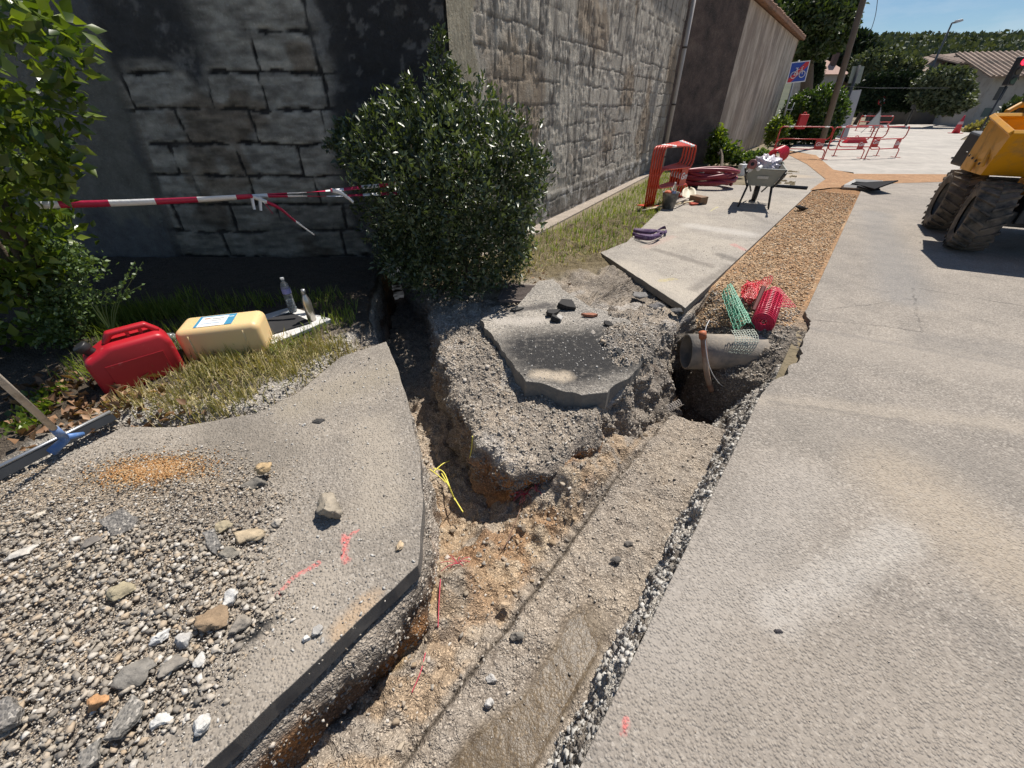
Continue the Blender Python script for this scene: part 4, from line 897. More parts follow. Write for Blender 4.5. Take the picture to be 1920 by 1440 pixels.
M['leaf_weed'] = leafmat('small pale weed leaves', [(0, (.06, .1, .03)), (.5, (.11, .17, .06)), (1, (.2, .26, .11))], .3, .45)
M['leaf_tree'] = leafmat('dense tree leaves', [(0, (.028, .042, .014)), (.5, (.055, .085, .026)), (1, (.12, .17, .055))], .2, .5)
M['leaf_dark'] = leafmat('dark conifer foliage', [(0, (.012, .022, .012)), (.6, (.025, .045, .02)), (1, (.045, .07, .03))], .1, .6, .3)
M['leaf_pale'] = leafmat('grey green foliage', [(0, (.045, .06, .032)), (.5, (.1, .125, .065)), (1, (.22, .25, .14))], .15, .6)
# round bush in front of the corner
bc = (-.62, 4.32)
bush = thing('round_bush', 'large round clipped dark evergreen bush in front of the wall corner', 'bush', (bc[0], bc[1], 0))
bl = [(bc[0] + .02, bc[1], .84, .9, .76, .84), (bc[0] + .03, bc[1], .35, .8, .7, .6), (bc[0] - .42, bc[1] + .05, 1.25, .62, .5, .38), (bc[0] + .35, bc[1] + .02, 1.12, .52, .55, .4)]
p, nr = shell(bl, 27000, 3, .76, .24, 3.6, .02, 1.4); leaves('foliage', p, nr, .06, M['leaf_bush'], bush, 4, .44, .8, up=.45)
p, nr = shell([(bc[0], bc[1], .75, .85, .7, .75)], 7000, 5, .35, .1, 2, .02); leaves('foliage', p, nr, .05, M['leaf_bush'], bush, 6, .5, .9)
tp, tn = [], []
for (x, y, z0, z1, r0) in [(bc[0] + .02, bc[1] - .05, 1.45, 2.12, .2), (bc[0] - .3, bc[1], 1.5, 1.82, .12), (bc[0] + .1, bc[1] + .0, 1.4, 1.9, .22), (bc[0] - .95, bc[1] + .1, 1.1, 1.5, .16), (bc[0] - 1.1, bc[1] + .1, 1.25, 1.35, .1)]:
    n = int(900 * (z1 - z0)); z = RNG.uniform(z0, z1, n); rr = r0 * (1 - (z - z0) / (z1 - z0) * .85); d = RNG.normal(0, 1, (n, 3)); d /= np.linalg.norm(d, axis=1)[:, None]; tp.append(np.c_[x + d[:, 0] * rr, y + d[:, 1] * rr, z]); tn.append(d)
leaves('foliage', np.concatenate(tp), np.concatenate(tn), .052, M['leaf_bush'], bush, 8, .42, .6, up=.6)
sh_p = []
for k in range(60):
    d_ = RNG.normal(0, 1, 3); d_[2] = abs(d_[2]) * .9 + .1; d_ /= np.linalg.norm(d_); q_ = np.array([bc[0], bc[1], .86]) + d_ * np.array([.88, .76, .82]); L_ = RNG.uniform(.06, .2); sh_p.append(q_ + (d_ + [0, 0, .5]) * L_ * RNG.uniform(0, 1, (16, 1)) + RNG.normal(0, .012, (16, 3)))
sh_p = np.concatenate(sh_p); leaves('foliage', sh_p, RNG.normal(0, 1, sh_p.shape), .055, M['leaf_bush'], bush, 9, .42, .6, up=.8)
trunk_mesh('trunk', [([(bc[0] - .1 + .1 * k, bc[1] + .05 * (-1) ** k, -.05), (bc[0] - .2 + .16 * k, bc[1], .5), (bc[0] - .35 + .25 * k, bc[1] + .1, 1.3)], [.035, .025, .01]) for k in range(4)], M['bark'], bush)
# broad leaved shrub at the left edge
sh = thing('laurel_shrub', 'tall shrub with broad sunlit yellow-green leaves at the left edge', 'shrub', (-3.7, 2.95, 0))
def lb_(x, y, Y, rx, ry, rz): c = PY(x, y, Y); return (c[0], c[1], c[2], rx, ry, rz)
bl = [lb_(20, 90, 2.75, .27, .3, .34), lb_(-60, 40, 2.8, .45, .4, .6), lb_(0, 300, 2.75, .36, .35, .3), lb_(65, 300, 2.7, .2, .25, .16), lb_(-20, 470, 2.75, .42, .35, .32), lb_(-90, 350, 2.9, .6, .45, 1.0), lb_(10, 580, 2.8, .5, .35, .3), lb_(-200, 300, 2.9, .8, .5, 1.4)]
p, nr = shell(bl, 6000, 12, .6, .22, 2.6, .05); leaves('foliage', p, nr, .095, M['leaf_laurel'], sh, 13, .55, .75, up=.35, fold=.12)
trunk_mesh('trunk', [([(-3.9 + .1 * k, 2.95, -.02), (-3.8 + .1 * k, 2.9, .8), (-3.8 + .2 * k, 2.85, 1.9)], [.03, .022, .008]) for k in range(4)] , M['bark'], sh)
w2 = thing('weed_shrub', 'pale small-leaved weed growing out of the foot of the laurel', 'shrub', (-3.2, 2.95, 0))
bl = [lb_(110, 560, 2.85, .26, .22, .26), lb_(150, 500, 2.85, .2, .14, .14), lb_(110, 620, 2.75, .24, .18, .18), lb_(120, 470, 2.9, .12, .12, .12)]
p, nr = shell(bl, 2600, 22, .2, .35, 5, .02); leaves('foliage', p, nr, .032, M['leaf_weed'], w2, 23, .7, .9, up=.3)
segs = []
rr = random.Random(4)
for k in range(9):
    a = rr.uniform(-.5, 1.2); segs.append(([(-3.3, 2.9, .05), (-3.2 + .15 * a, 2.85, .35), (-3.05 + .38 * a, 2.82, rr.uniform(.45, .75))], [.004, .003, .001]))
trunk_mesh('stems', segs, simple('green stems', (.15, .2, .07), .6), w2)
ends = np.array([np.array(s[0][1]) + (np.array(s[0][2]) - np.array(s[0][1])) * t_ for s in segs for t_ in RNG.uniform(0, 1, 26)]); leaves('foliage', ends, RNG.normal(0, 1, ends.shape), .028, M['leaf_weed'], w2, 25, .75, .8)

# grass
def grass(name, p, z, h, m, label, seed=0, lean=.5, w=.0035):
    rng = np.random.default_rng(seed); n = len(p); h = h * rng.uniform(.45, 1.25, n); a = rng.uniform(0, 2 * np.pi, n); l = np.abs(rng.normal(0, lean, n))
    d = np.c_[np.cos(a) * l, np.sin(a) * l, np.ones(n)]; d /= np.linalg.norm(d, axis=1)[:, None]; sd = np.c_[-np.sin(a + .6), np.cos(a + .6), np.zeros(n)] * w
    b = np.c_[p, z]; m1 = b + d * h[:, None] * .5; d2 = d.copy(); d2[:, 2] -= l * .9; tip = m1 + d2 * h[:, None] * .5
    V = np.stack([b - sd, b + sd, m1 - sd * .8, m1 + sd * .8, tip], 1).reshape(-1, 3); k = (np.arange(n) * 5)[:, None]
    F = np.concatenate([k + [[0, 1, 3]], k + [[0, 3, 2]], k + [[2, 3, 4]]], 1).reshape(-1, 3)
    return tag(link(name, npmesh(name, V, F), m), label, 'grass', kind='stuff')
M['grass_dry'] = leafmat('dry verge grass', [(0, (.15, .15, .05)), (.3, (.27, .25, .1)), (.6, (.45, .37, .2)), (1, (.62, .52, .34))], .2, .6, .3)
M['grass_green'] = leafmat('green verge grass', [(0, (.09, .13, .025)), (.5, (.17, .23, .05)), (.8, (.3, .32, .11)), (1, (.42, .37, .2))], .35, .6, .3)
tuft = np.array([P(300, 700), P(360, 730), P(420, 700), P(480, 690), P(540, 668), P(590, 660), P(640, 655), P(450, 735), P(520, 700), P(560, 690), P(400, 770), P(540, 775), P(265, 745), P(330, 760), P(600, 650), P(500, 650), P(430, 680), P(380, 700)])[:, :2]
def tufts(c, n, sg, seed): rg = np.random.default_rng(seed); k = rg.integers(0, len(c), n); return c[k] + rg.normal(0, 1, (n, 2)) * sg
_bd = [P(452, 603), P(545, 575), P(622, 598), P(508, 645)]; p = tufts(tuft, 4300, .085, 31); p = p[(pdist(p, left_poly) > .03) & (pdist(p, _bd) < -.01)]; grass('grass', p, left_top(p), .11, M['grass_dry'], 'dry yellow and green grass tufts beside the two jerrycans', 32, .65)
p = scatter(3200, (-3.4, -1.4, 2.6, 3.9), lambda p: (pdist(p, _bd) < -.04) * (leftness(p) > .25) * (fbm(p, 2.5, 3, 5) > -.1) * (pdist(p, left_poly) > .1), 33); grass('grass', p, left_top(p), .13, M['grass_green'], 'shaded weedy grass between the shrub and the stone wall', 34, .5)
tu2 = np.array([P(215, 620), P(240, 600), P(270, 595), P(310, 595), P(180, 600), P(190, 690), P(330, 590)])[:, :2]; p = tufts(tu2, 1500, .1, 35); grass('grass', p, left_top(p), .16, M['grass_green'], 'long green grass behind the red jerrycan', 36, .5)
verge = [P(985, 500), P(1050, 490), P(1118, 476), P(1175, 452), P(1240, 390), P(1300, 345), (3.9, 12.6, 0), (.7, 7.5, 0), (-.35, 5.7, 0), P(960, 540)]
ver = [(CORNER[0] + WAZ[0] * s + .05, CORNER[1] + WAZ[1] * s - .05) for s in (0., 4, 10.6)]
verge = [P(985, 505), P(1050, 492), P(1118, 476), P(1175, 452), P(1215, 420), P(1250, 385), P(1300, 342)] + [(q[0] + .3, q[1] - .15, 0) for q in (ver[2], ver[1], ver[0])] + [P(955, 545)]
def vz(p): return np.where(pdist(p, isle_poly) > 0, isle_top(p), -.06)
p = scatter(26000, (-.6, 5.2, 3.9, 13.5), lambda p: (pdist(p, verge) > .0) * (.25 + .75 * smooth(4.8, 6.2, p[:, 1] + .8 * vn(p, 1.5, 2))) , 37); grass('grass', p, vz(p) - .005, .10 + .03, M['grass_green'], 'green grass verge along the foot of the sunlit stone wall', 38, .55, .005)
p = scatter(9000, (-.5, 3.2, 4.0, 8.5), lambda p: (pdist(p, verge) > -.08) * smooth(7.5, 4.5, p[:, 1]), 39); grass('grass', p, vz(p) - .005, .09, M['grass_dry'], 'dry yellow grass at the near end of the verge, by the bush', 40, .9, .004)
# pale footing strip between verge and wall
fp_ = 0; fp = [(CORNER[0] + WAZ[0] * s + o_ * WAZ[1], CORNER[1] + WAZ[1] * s - o_ * WAZ[0]) for s, o_ in ((.2, .02), (11, .02), (11, .22), (.2, .32))]
slab('wall_footing', [(x, y, 0) for x, y in fp], -.03, .1, simple('pale crumbling mortar footing', (.4, .34, .28), .95, .4, 9, .03), .05)
# dead leaves
lp = np.concatenate([tufts(np.array([P(110, 770), P(150, 800), P(90, 740), P(180, 770), P(60, 790), P(230, 760), P(140, 730), P(300, 790)])[:, :2], 300, .12, 41), tufts(np.array([P(1000, 520)[:2]]), 60, .2, 42)])
M['deadleaf'] = leafmat('curled dead leaves', [(0, (.07, .04, .02)), (.4, (.2, .11, .06)), (.7, (.36, .22, .13)), (1, (.55, .4, .27))], .15, .6, .3)
o = leaves('dead_leaves', np.c_[lp, left_top(lp) + .01 + RNG.uniform(0, .03, len(lp))], np.tile([0, 0, 1.], (len(lp), 1)), .062, M['deadleaf'], None, 43, .65, .9, up=-.3, fold=.45); tag(o, 'curled brown dead leaves on the soil left of the red jerrycan', 'leaves', kind='stuff')
p = tufts(np.array([P(75, 775), P(95, 750), P(60, 800)])[:, :2], 260, .05, 44); o = leaves('ground_ivy', np.c_[p, left_top(p) + .03], np.tile([0, 0, 1.], (len(p), 1)), .04, M['leaf_laurel'], None, 45, .8, .5); tag(o, 'yellow-green ivy leaves beside the rake handle', 'plant')
# ------------------------------------------------------------------ near things
def metal(name, col, rough=.4, **k): return simple(name, col, rough, .15, 20, Metallic=.85, **k)
M['red_plastic'] = simple('scuffed red plastic', (.42, .012, .022), .42, .12, 7, dirt=(.55, .25, .24), dsc=9, dlo=.6)
M['black_plastic'] = simple('black plastic', (.02, .02, .021), .45, .2, 10)
M['cream_plastic'] = simple('cream translucent plastic', (.72, .52, .26), .45, .06, 5, dirt=(.5, .34, .15), dsc=7, dlo=.62, Subsurface_Weight=.15)
M['white_plastic'] = simple('white plastic', (.7, .7, .68), .4, .05, 8)
M['blue_plastic'] = simple('blue plastic socket', (.08, .18, .42), .5, .15, 10, dirt=(.3, .32, .33), dsc=12)
M['wood_handle'] = simple('worn grey wood handle', (.46, .4, .33), .75, .2, 14, .002, dirt=(.2, .16, .12), dsc=10)
M['steel'] = metal('brushed steel', (.5, .47, .43), .32)
M['dark_steel'] = simple('painted dark steel', (.035, .036, .038), .5, .2, 9)
M['galv'] = metal('galvanised steel', (.42, .43, .44), .45)
M['red_paint'] = simple('red orange painted tube', (.55, .055, .02), .4, .15, 6, dirt=(.3, .12, .08), dsc=8, dlo=.6)
M['red_paint2'] = simple('red painted tube', (.48, .03, .025), .4, .12, 6)
M['white_band'] = simple('white reflective band', (.75, .74, .72), .4)
# red jerrycan: local x width, y depth, z up
def soft_box(name, w, d, h, m, parent, cut=None, bevel=.03, seg=4, top=None):
    mb = MB(); x, y = w / 2, d / 2
    mb.hexa([(-x, -y, 0), (x, -y, 0), (x, y, 0), (-x, y, 0)], top or [(-x, -y, h), (x, -y, h), (x, y, h), (-x, y, h)])
    o = mb.build(name, m, parent); b = o.modifiers.new('bevel', 'BEVEL'); b.width = bevel; b.segments = seg
    o.data.polygons.foreach_set('use_smooth', np.ones(len(o.data.polygons), bool)); return o
jc = thing('jerrycan', 'red plastic fuel jerrycan with a black cap standing upright in the grass', 'jerrycan', (-2.64, 2.36, -.03), R(46)); jc.scale = (1.16, 1.16, 1.12)
def profile_solid(pts, d, name, m, parent, bevel=.02, seg=3):
    mb = MB(); n = len(pts); mb.add([(p[0], -d / 2, p[1]) for p in pts] + [(p[0], d / 2, p[1]) for p in pts], [tuple(range(n)), tuple(range(2 * n - 1, n - 1, -1))] + [(i, n + i, n + (i + 1) % n, (i + 1) % n) for i in range(n)])
    o = mb.build(name, m, parent); b = o.modifiers.new('bevel', 'BEVEL'); b.width = bevel; b.segments = seg; b.limit_method = 'ANGLE'; b.angle_limit = R(25)
    o.data.polygons.foreach_set('use_smooth', np.ones(len(o.data.polygons), bool)); return o
profile_solid([(-.2, 0), (.2, 0), (.205, .25), (.17, .315), (-.075, .315), (-.13, .285), (-.2, .255)], .19, 'body', M['red_plastic'], jc, .03, 4)
profile_solid([(-.06, .30), (-.09, .31), (-.05, .375), (.13, .375), (.185, .31), (.15, .30), (.12, .345), (-.03, .345)], .05, 'handle', M['red_plastic'], jc, .012, 3)
for xx in (.035, .095): mb = MB(); mb.box((xx, 0, .33), (.018, .035, .04)); mb.build('handle_post', M['red_plastic'], jc, bevel=.004)
mb = MB(); mb.lathe([(.028, 0), (.028, .03), (.036, .03), (.036, .065), (.03, .07)], 20, (-.145, 0, .275), Matrix.Rotation(R(-28), 3, 'Y')); mb.build('cap', M['black_plastic'], jc, smooth=True, bevel=.003)
mb = MB(); mb.sheet([(-.13, -.0975, .05), (.14, -.0975, .05), (.14, -.0975, .21), (-.13, -.0975, .21)], .003); mb.build('panel', M['red_plastic'], jc, bevel=.002)
# cream jerrycan lying on its side
yc = thing('jerrycan', 'cream plastic jerrycan with a blue and white label, lying on its side', 'jerrycan', (-2.24, 2.76, -.02), R(17)); yc.scale = (1.12, 1.12, 1.2)
soft_box('body', .5, .26, .235, M['cream_plastic'], yc, bevel=.045, seg=5)
mb = MB(); mb.lathe([(.025, 0), (.025, .03), (.032, .03), (.032, .055)], 16, (-.25, .06, .12), Matrix.Rotation(R(-90), 3, 'Y')); mb.build('cap', M['white_plastic'], yc, smooth=True)
for xx in (-.17, .15): mb = MB(); mb.tube([(xx, -.125, .03), (xx, -.1325, .12), (xx, -.125, .2)], .006, 6); mb.build('rib', M['cream_plastic'], yc, smooth=True)
mb = MB(); mb.sheet([(-.135, -.09, .2365), (.09, -.09, .2365), (.09, .08, .2365), (-.135, .08, .2365)], .0008); lb = mb.build('label', simple('white paper label', (.75, .75, .73), .5, .06, 20), yc)
M['lblue'] = simple('blue printed ink', (.05, .25, .42), .5)
for r in [((-.135, -.09), (-.118, .08)), ((.045, -.09), (.09, .08)), ((-.118, .066), (.045, .08))]:
    mb = MB(); (x0, y0), (x1, y1) = r; mb.sheet([(x0, y0, .2374), (x1, y0, .2374), (x1, y1, .2374), (x0, y1, .2374)], .0005); mb.build('print', M['lblue'], lb)
for i, (x0, y0, w, c) in enumerate([(-.1, .03, .035, (.5, .2, .08)), (-.05, .02, .07, (.35, .38, .4)), (-.05, -.01, .06, (.45, .47, .5)), (-.1, -.05, .11, (.4, .5, .6)), (.05, .03, .03, (.6, .75, .8))]):
    mb = MB(); mb.sheet([(x0, y0, .2381), (x0 + w, y0, .2381), (x0 + w, y0 + .012, .2381), (x0, y0 + .012, .2381)], .0004); mb.build('print', simple('label ink', c, .5), lb)
# small clear bottle lying between them
b = P(325, 640); o = thing('water_bottle', 'crushed clear bottle end between the red and the cream jerrycans', 'bottle', (-2.68, 2.78, .1), R(-60))
M['clear'] = simple('clear thin plastic', (.8, .82, .85), .12, .02, Transmission_Weight=.85, IOR=1.2)
mb = MB(); mb.lathe([(.012, -.02), (.035, 0), (.038, .05), (.036, .14)], 16, (0, 0, 0), Matrix.Rotation(R(80), 3, 'X')); mb.build('body', M['clear'], o, smooth=True)
# white board with black sheet, bottles on it
bd = [P(452, 603, .05), P(545, 575, .05), P(622, 598, .05), P(508, 645, .03)]
mb = MB(); mb.sheet([bd[3], bd[2], bd[1], bd[0]], -.03); o = mb.build('board', simple('dirty white board', (.6, .59, .57), .6, .12, 6, dirt=(.3, .27, .24), dsc=8), None, bevel=.003); 
tag(o, 'dirty white board lying on the grass right of the cream jerrycan', 'board')
bk = [P(478, 606, .058), P(545, 586, .058), P(585, 604, .058), P(502, 630, .04)]
mb = MB(); mb.sheet([bk[3], bk[2], bk[1], bk[0]], .006); o = mb.build('black_sheet', simple('black rubber sheet', (.018, .018, .02), .7), None, bevel=.002); tag(o, 'flat black sheet lying on the white board', 'sheet')
q = P(550, 584, .05); wb = thing('water_bottle', 'ribbed clear water bottle standing on the white board left of the steel flask', 'bottle', (q[0], q[1], .055))
prof = [(.03, 0), (.036, .006)]
for i in range(9): prof += [(.036, .02 + i * .016), (.033, .028 + i * .016)]
prof += [(.036, .17), (.036, .225), (.03, .26), (.014, .29), (.014, .305)]
mb = MB(); mb.lathe(prof, 24); mb.build('body', M['clear'], wb, smooth=True)
mb = MB(); mb.lathe([(.0368, .175), (.0368, .22)], 24, cap=False); mb.build('label', simple('blue lilac bottle label', (.25, .25, .5), .5, .3, 30), wb, smooth=True)
mb = MB(); mb.lathe([(.016, .3), (.016, .318)], 16); mb.build('cap', M['white_plastic'], wb, bevel=.002)
mb = MB(); mb.lathe([(.031, .004), (.033, .12)], 20); mb.build('water', simple('water in bottle', (.6, .68, .7), .05, .02, Transmission_Weight=.9, IOR=1.33), wb, smooth=True)
q = P(586, 602, .04); fl = thing('steel_flask', 'brushed steel drinking flask standing at the corner of the white board', 'flask', (q[0], q[1], .045))
mb = MB(); mb.lathe([(.03, 0), (.035, .004), (.036, .17), (.03, .205), (.018, .235), (.015, .25)], 28); mb.build('body', M['steel'], fl, smooth=True)
mb = MB(); mb.lathe([(.018, .25), (.018, .285), (.014, .29)], 20); mb.build('cap', M['galv'], fl, smooth=True)
# rake / squeegee
rk = thing('floor_squeegee', 'long-handled scraper with a wooden handle, blue socket and wide black blade', 'scraper', (0, 0, 0))
A = Vector(P(-60, 930, .01)); Bp = Vector(P(219, 785, .02)); d = (Bp - A).normalized(); up = Vector((0, 0, 1)); nb = d.cross(up)
mb = MB(); pts = [A.lerp(Bp, t) for t in np.linspace(0, 1, 12)]
for i in range(11):
    a, b_ = pts[i], pts[i + 1]; hh = Vector((0, 0, .055)) - nb * .02; th = nb * .006
    mb.hexa([a, b_, b_ + th, a + th], [a + hh, b_ + hh * (1 if i < 10 else .6), b_ + hh * (1 if i < 10 else .6) + th, a + hh + th])
mb.build('blade', simple('black rubber blade', (.03, .031, .033), .45, .3, 8, dirt=(.25, .23, .2), dsc=10, dlo=.6), rk)
mb = MB(); mb.tube([A + Vector((0, 0, .055)) - nb * .02, Bp + Vector((0, 0, .05)) - nb * .02], .012, 8, flat=.8); mb.build('blade_holder', M['galv'], rk, smooth=True)
S0 = Vector(P(128, 828, .05)); H1 = Vector(PY(0, 712, 1.45)); hd = (H1 - S0).normalized()
mb = MB(); mb.tube([S0 - d * .08 + Vector((0, 0, -.01)), S0 + hd * .03, S0 + hd * .07], [.03, .024, .024], 12, flat=.8); mb.tube([S0 + hd * .05, S0 + hd * .16], [.022, .019], 12)
mb.tube([S0 + d * .07, S0 + hd * .05], [.012, .02], 10); mb.build('socket', M['blue_plastic'], rk, smooth=True)
mb = MB(); mb.tube([S0 + hd * .13, H1, H1 + hd * .45], .0155, 12); mb.build('handle', M['wood_handle'], rk, smooth=True)

# barrier tape
def ribbon(pts, w, name, m, parent, twist=0., n=10, wide=(0, 0, 1), label=None):
    c = spline(pts, n); mb = MB(); vs = []; L = 0; wv = Vector(wide)
    N = len(c)
    for i, p in enumerate(c):
        t = (c[min(i + 1, N - 1)] - c[max(i - 1, 0)]).normalized(); s = (wv - t * wv.dot(t)).normalized(); a = twist * i / N; s2 = s * math.cos(a) + t.cross(s) * math.sin(a)
        vs += [p - s2 * w / 2, p + t.cross(s2) * w * .12, p + s2 * w / 2]
    fs = []
    for i in range(N - 1): fs += [(i * 3, i * 3 + 3, i * 3 + 4, i * 3 + 1), (i * 3 + 1, i * 3 + 4, i * 3 + 5, i * 3 + 2)]
    mb.add(vs, fs); me = mb.mesh(name); d = 0; ar = []
    for i, p in enumerate(c):
        if i: d += (p - c[i - 1]).length
        ar += [d] * 3
    a = me.attributes.new('len', 'FLOAT', 'POINT'); a.data.foreach_set('value', ar)
    o = link(name, me, m, parent, smooth=True); so_ = o.modifiers.new('solid', 'SOLIDIFY'); so_.thickness = .0006; return o
def tapemat(name, per, off=0.):
    t = NT(name); l = t.attr('len', 'Fac'); f = t.m2('FRACT', t.m2('ADD', t.m2('DIVIDE', l, per), off)); s = t.m2('GREATER_THAN', f, .5)
    c = t.mix(s, (.75, .75, .76), (.42, .015, .06)); return t.fin(c, .4, t.bump(t.noise(30, 3), .004))
M['tape'] = tapemat('red and white plastic tape', .52, .25); M['tape2'] = tapemat('red and white tape end', .3, .1); M['tapew'] = tapemat('white tape end', 9, .02)
tp = thing('barrier_tape', 'red and white barrier tape knotted and stretched between the laurel and the round bush', 'tape', (0, 0, 0))
K1 = Vector(PY(472, 368, 3.55)); K2 = Vector(PY(622, 357, 3.75)); T0 = Vector(PY(60, 385, 2.85)); T1 = Vector(PY(760, 343, 3.95))
ribbon([T0, T0.lerp(K1, .35) - Vector((0, 0, .008)), T0.lerp(K1, .7) - Vector((0, 0, .008)), K1], .046, 'tape_strand', M['tape'], tp, .6)
ribbon([K1, K1.lerp(K2, .5), K2, K2.lerp(T1, .5), T1], .03, 'tape_strand', M['tape2'], tp, 4.)
ribbon([K1, Vector(PY(560, 368, 3.65)), Vector(PY(640, 367, 3.75)), Vector(PY(750, 362, 3.95))], .026, 'tape_strand', M['tape2'], tp, 3.)
ribbon([K1, Vector(PY(520, 388, 3.52)), Vector(PY(550, 412, 3.5)), Vector(PY(590, 441, 3.48))], .034, 'tape_end', M['tape'], tp, .8)
ribbon([K1, Vector(PY(490, 375, 3.54)), Vector(PY(512, 401, 3.53))], .022, 'tape_end', M['tape2'], tp, .8)
ribbon([K1, Vector(PY(474, 380, 3.54)), Vector(PY(477, 393, 3.53))], .03, 'tape_end', M['tapew'], tp, .3, wide=(1, 0, 0))
ribbon([Vector(PY(488, 369, 3.54)), Vector(PY(488, 383, 3.54)), Vector(PY(489, 395, 3.53))], .03, 'tape_end', M['tapew'], tp, .3, wide=(1, 0, 0))
ribbon([K2, Vector(PY(640, 362, 3.72)), Vector(PY(663, 380, 3.7))], .034, 'tape_end', M['tapew'], tp, .4)
mb = MB(); mb.lathe([(.008, -.014), (.016, 0), (.008, .014)], 8, K1); mb.build('knot', simple('red tape knot', (.45, .02, .06), .45), tp, smooth=True); mb = MB(); mb.lathe([(.008, -.014), (.014, 0), (.008, .014)], 8, K2); mb.build('knot', simple('red tape knot', (.45, .02, .06), .45), tp, smooth=True)

# pipes in the pit
M['pipe_grey'] = simple('dusty grey drain pipe', (.21, .195, .175), .8, .25, 5, .003, dirt=(.4, .34, .27), dsc=5, dlo=.38)
M['pipe_clay'] = simple('ochre plastic duct', (.42, .33, .2), .55, .2, 8, dirt=(.25, .2, .14), dsc=9)
ax = Vector((.995, -.06, 0.02)).normalized(); pc = Vector((2.02, 3.16, -.26))
def pipe(c, a, L, r, wall, name, label, m, n=32, dark=True):
    a = a.normalized(); z = Vector((0, 0, 1)); rot = z.rotation_difference(a).to_matrix()
    mb = MB(); mb.lathe([(r - wall, -L / 2), (r, -L / 2), (r, L / 2), (r - wall, L / 2), (r - wall, -L / 2)], n, c, rot, cap=False); o = mb.build(name, m, None, smooth=True); return tag(o, label, 'pipe')
pipe(pc, ax, .8, .165, .014, 'drain_pipe', 'big dusty grey pipe crossing the trench above the dark pit', M['pipe_grey'], 48)
pipe(Vector(P(1347, 745, -.66)) + Vector((.1, .16, .0)), Vector((.5, .86, .05)), .4, .062, .008, 'duct', 'round open dark pipe mouth at the bottom of the pit', M['pipe_grey'])
for i, (px, lab) in enumerate([((1374, 757), 'nearer of the two thin ochre duct ends in the pit'), ((1387, 744), 'farther of the two thin ochre duct ends in the pit')]):
    c = Vector(P(*px, -.62)); a = Vector((.6, .8, .0)).normalized(); mb = MB(); rot = Vector((0, 0, 1)).rotation_difference(a).to_matrix(); mb.lathe([(.026, -.02), (.03, -.015), (.03, .3)], 18, c, rot); o = mb.build('duct', M['pipe_clay'], None, smooth=True); tag(o, lab, 'pipe')
cd = thing('conduit', 'rusty brown and white upright conduit at the left wall of the pit', 'conduit', (0, 0, 0))
c0_ = [PY(1318, 628, 3.0), PY(1322, 670, 2.96), PY(1326, 705, 2.93), PY(1334, 732, 2.95)]
mb = MB(); mb.tube(spline(c0_, 6), .024, 12); mb.build('tube', simple('brown white conduit', (.4, .3, .22), .6, .3, 5, dirt=(.22, .08, .05), dsc=4, dlo=.45), cd, smooth=True)
mb = MB(); mb.tube([Vector(PY(1318, 634, 2.99)), Vector(PY(1317, 622, 3.0))], .031, 14); mb.build('collar', simple('orange rust collar', (.4, .12, .05), .6), cd, smooth=True)
mb = MB(); mb.tube(spline([PY(1330, 600, 3.1), PY(1322, 625, 3.0), PY(1328, 680, 2.9), PY(1345, 715, 2.9), PY(1368, 732, 2.95)], 8), .0035, 6); o = mb.build('cable', M['white_plastic'], None, smooth=True); tag(o, 'thin white cable curving down into the pit beside the conduit', 'cable')
# wire coil at the step
mb = MB(); c = Vector(P(1262, 775, -.40)); pts = []
for i in range(90):
    a = i / 90 * 2 * math.pi * 7; s = i / 90 * .17; pts.append(c + Vector((s * .8 - .05, s * .55, 0)) + Vector((-math.sin(a) * .015, 0, .015)) + Vector((math.cos(a) * .012, -math.cos(a) * .02, .03 + math.sin(a) * .028)))
mb.tube(pts, .0022, 5); o = mb.build('wire_coil', simple('pale bent wire', (.55, .5, .45), .5), None, smooth=True); tag(o, 'small coil of pale wire at the foot of the earth island by the pit', 'wire')

# warning netting rolls on the slope
def netting(name, corners, nu, nv, r, m, parent, curl=None, seed=0):
    rg = random.Random(seed); mb = MB()
    def pt(u, v):
        a = Vector(corners[0]).lerp(Vector(corners[1]), u); b_ = Vector(corners[3]).lerp(Vector(corners[2]), u); p = a.lerp(b_, v)
        if curl: p = p + curl(u, v)
        return p
    for i in range(nu + 1): mb.tube([pt(i / nu + .012 * math.sin(k * 1.7 + i), k / 24) for k in range(25)], r, 4, cap=False)
    for j in range(nv + 1): mb.tube([pt(k / 24, j / nv + .02 * math.sin(k * 1.3 + j)) for k in range(25)], r, 4, cap=False)
    return mb.build(name, m, parent, smooth=True)
M['net_red'] = simple('pink red plastic netting', (.62, .03, .08), .35, .15, 20); M['net_green'] = simple('green plastic netting', (.07, .32, .19), .4, .2, 20, dirt=(.5, .6, .5), dsc=30, dlo=.55)
M['net_orange'] = simple('red plastic netting sheet', (.6, .03, .04), .35, .15, 20)
rn = thing('netting_roll', 'roll of pink-red plastic warning netting lying above the big pipe', 'netting', (0, 0, 0))
rc0 = Vector(PY(1431, 604, 3.22)); rc1 = Vector(PY(1447, 560, 3.62)); ra = (rc1 - rc0).normalized(); rot = Vector((0, 0, 1)).rotation_difference(ra).to_matrix()
for k in range(5):
    r = .095 - .014 * k; L = (rc1 - rc0).length; mb = MB()
    for i in range(15 if k < 2 else 3): z = L * i / (14 if k < 2 else 2) * (1 if k < 2 else .06); mb.tube([rc0 + rot @ Vector((math.cos(a) * r, math.sin(a) * r * .85, z)) for a in np.linspace(0, 2 * math.pi, 25)[:-1]], .006, 5, closed=True)
    if k < 2:
        for i in range(16): a = i / 16 * 2 * math.pi; mb.tube([rc0 + rot @ Vector((math.cos(a) * r, math.sin(a) * r * .85, 0)), rc0 + rot @ Vector((math.cos(a) * r, math.sin(a) * r * .85, L))], .004, 4)
    mb.build('net_layer', M['net_red'], rn, smooth=True)
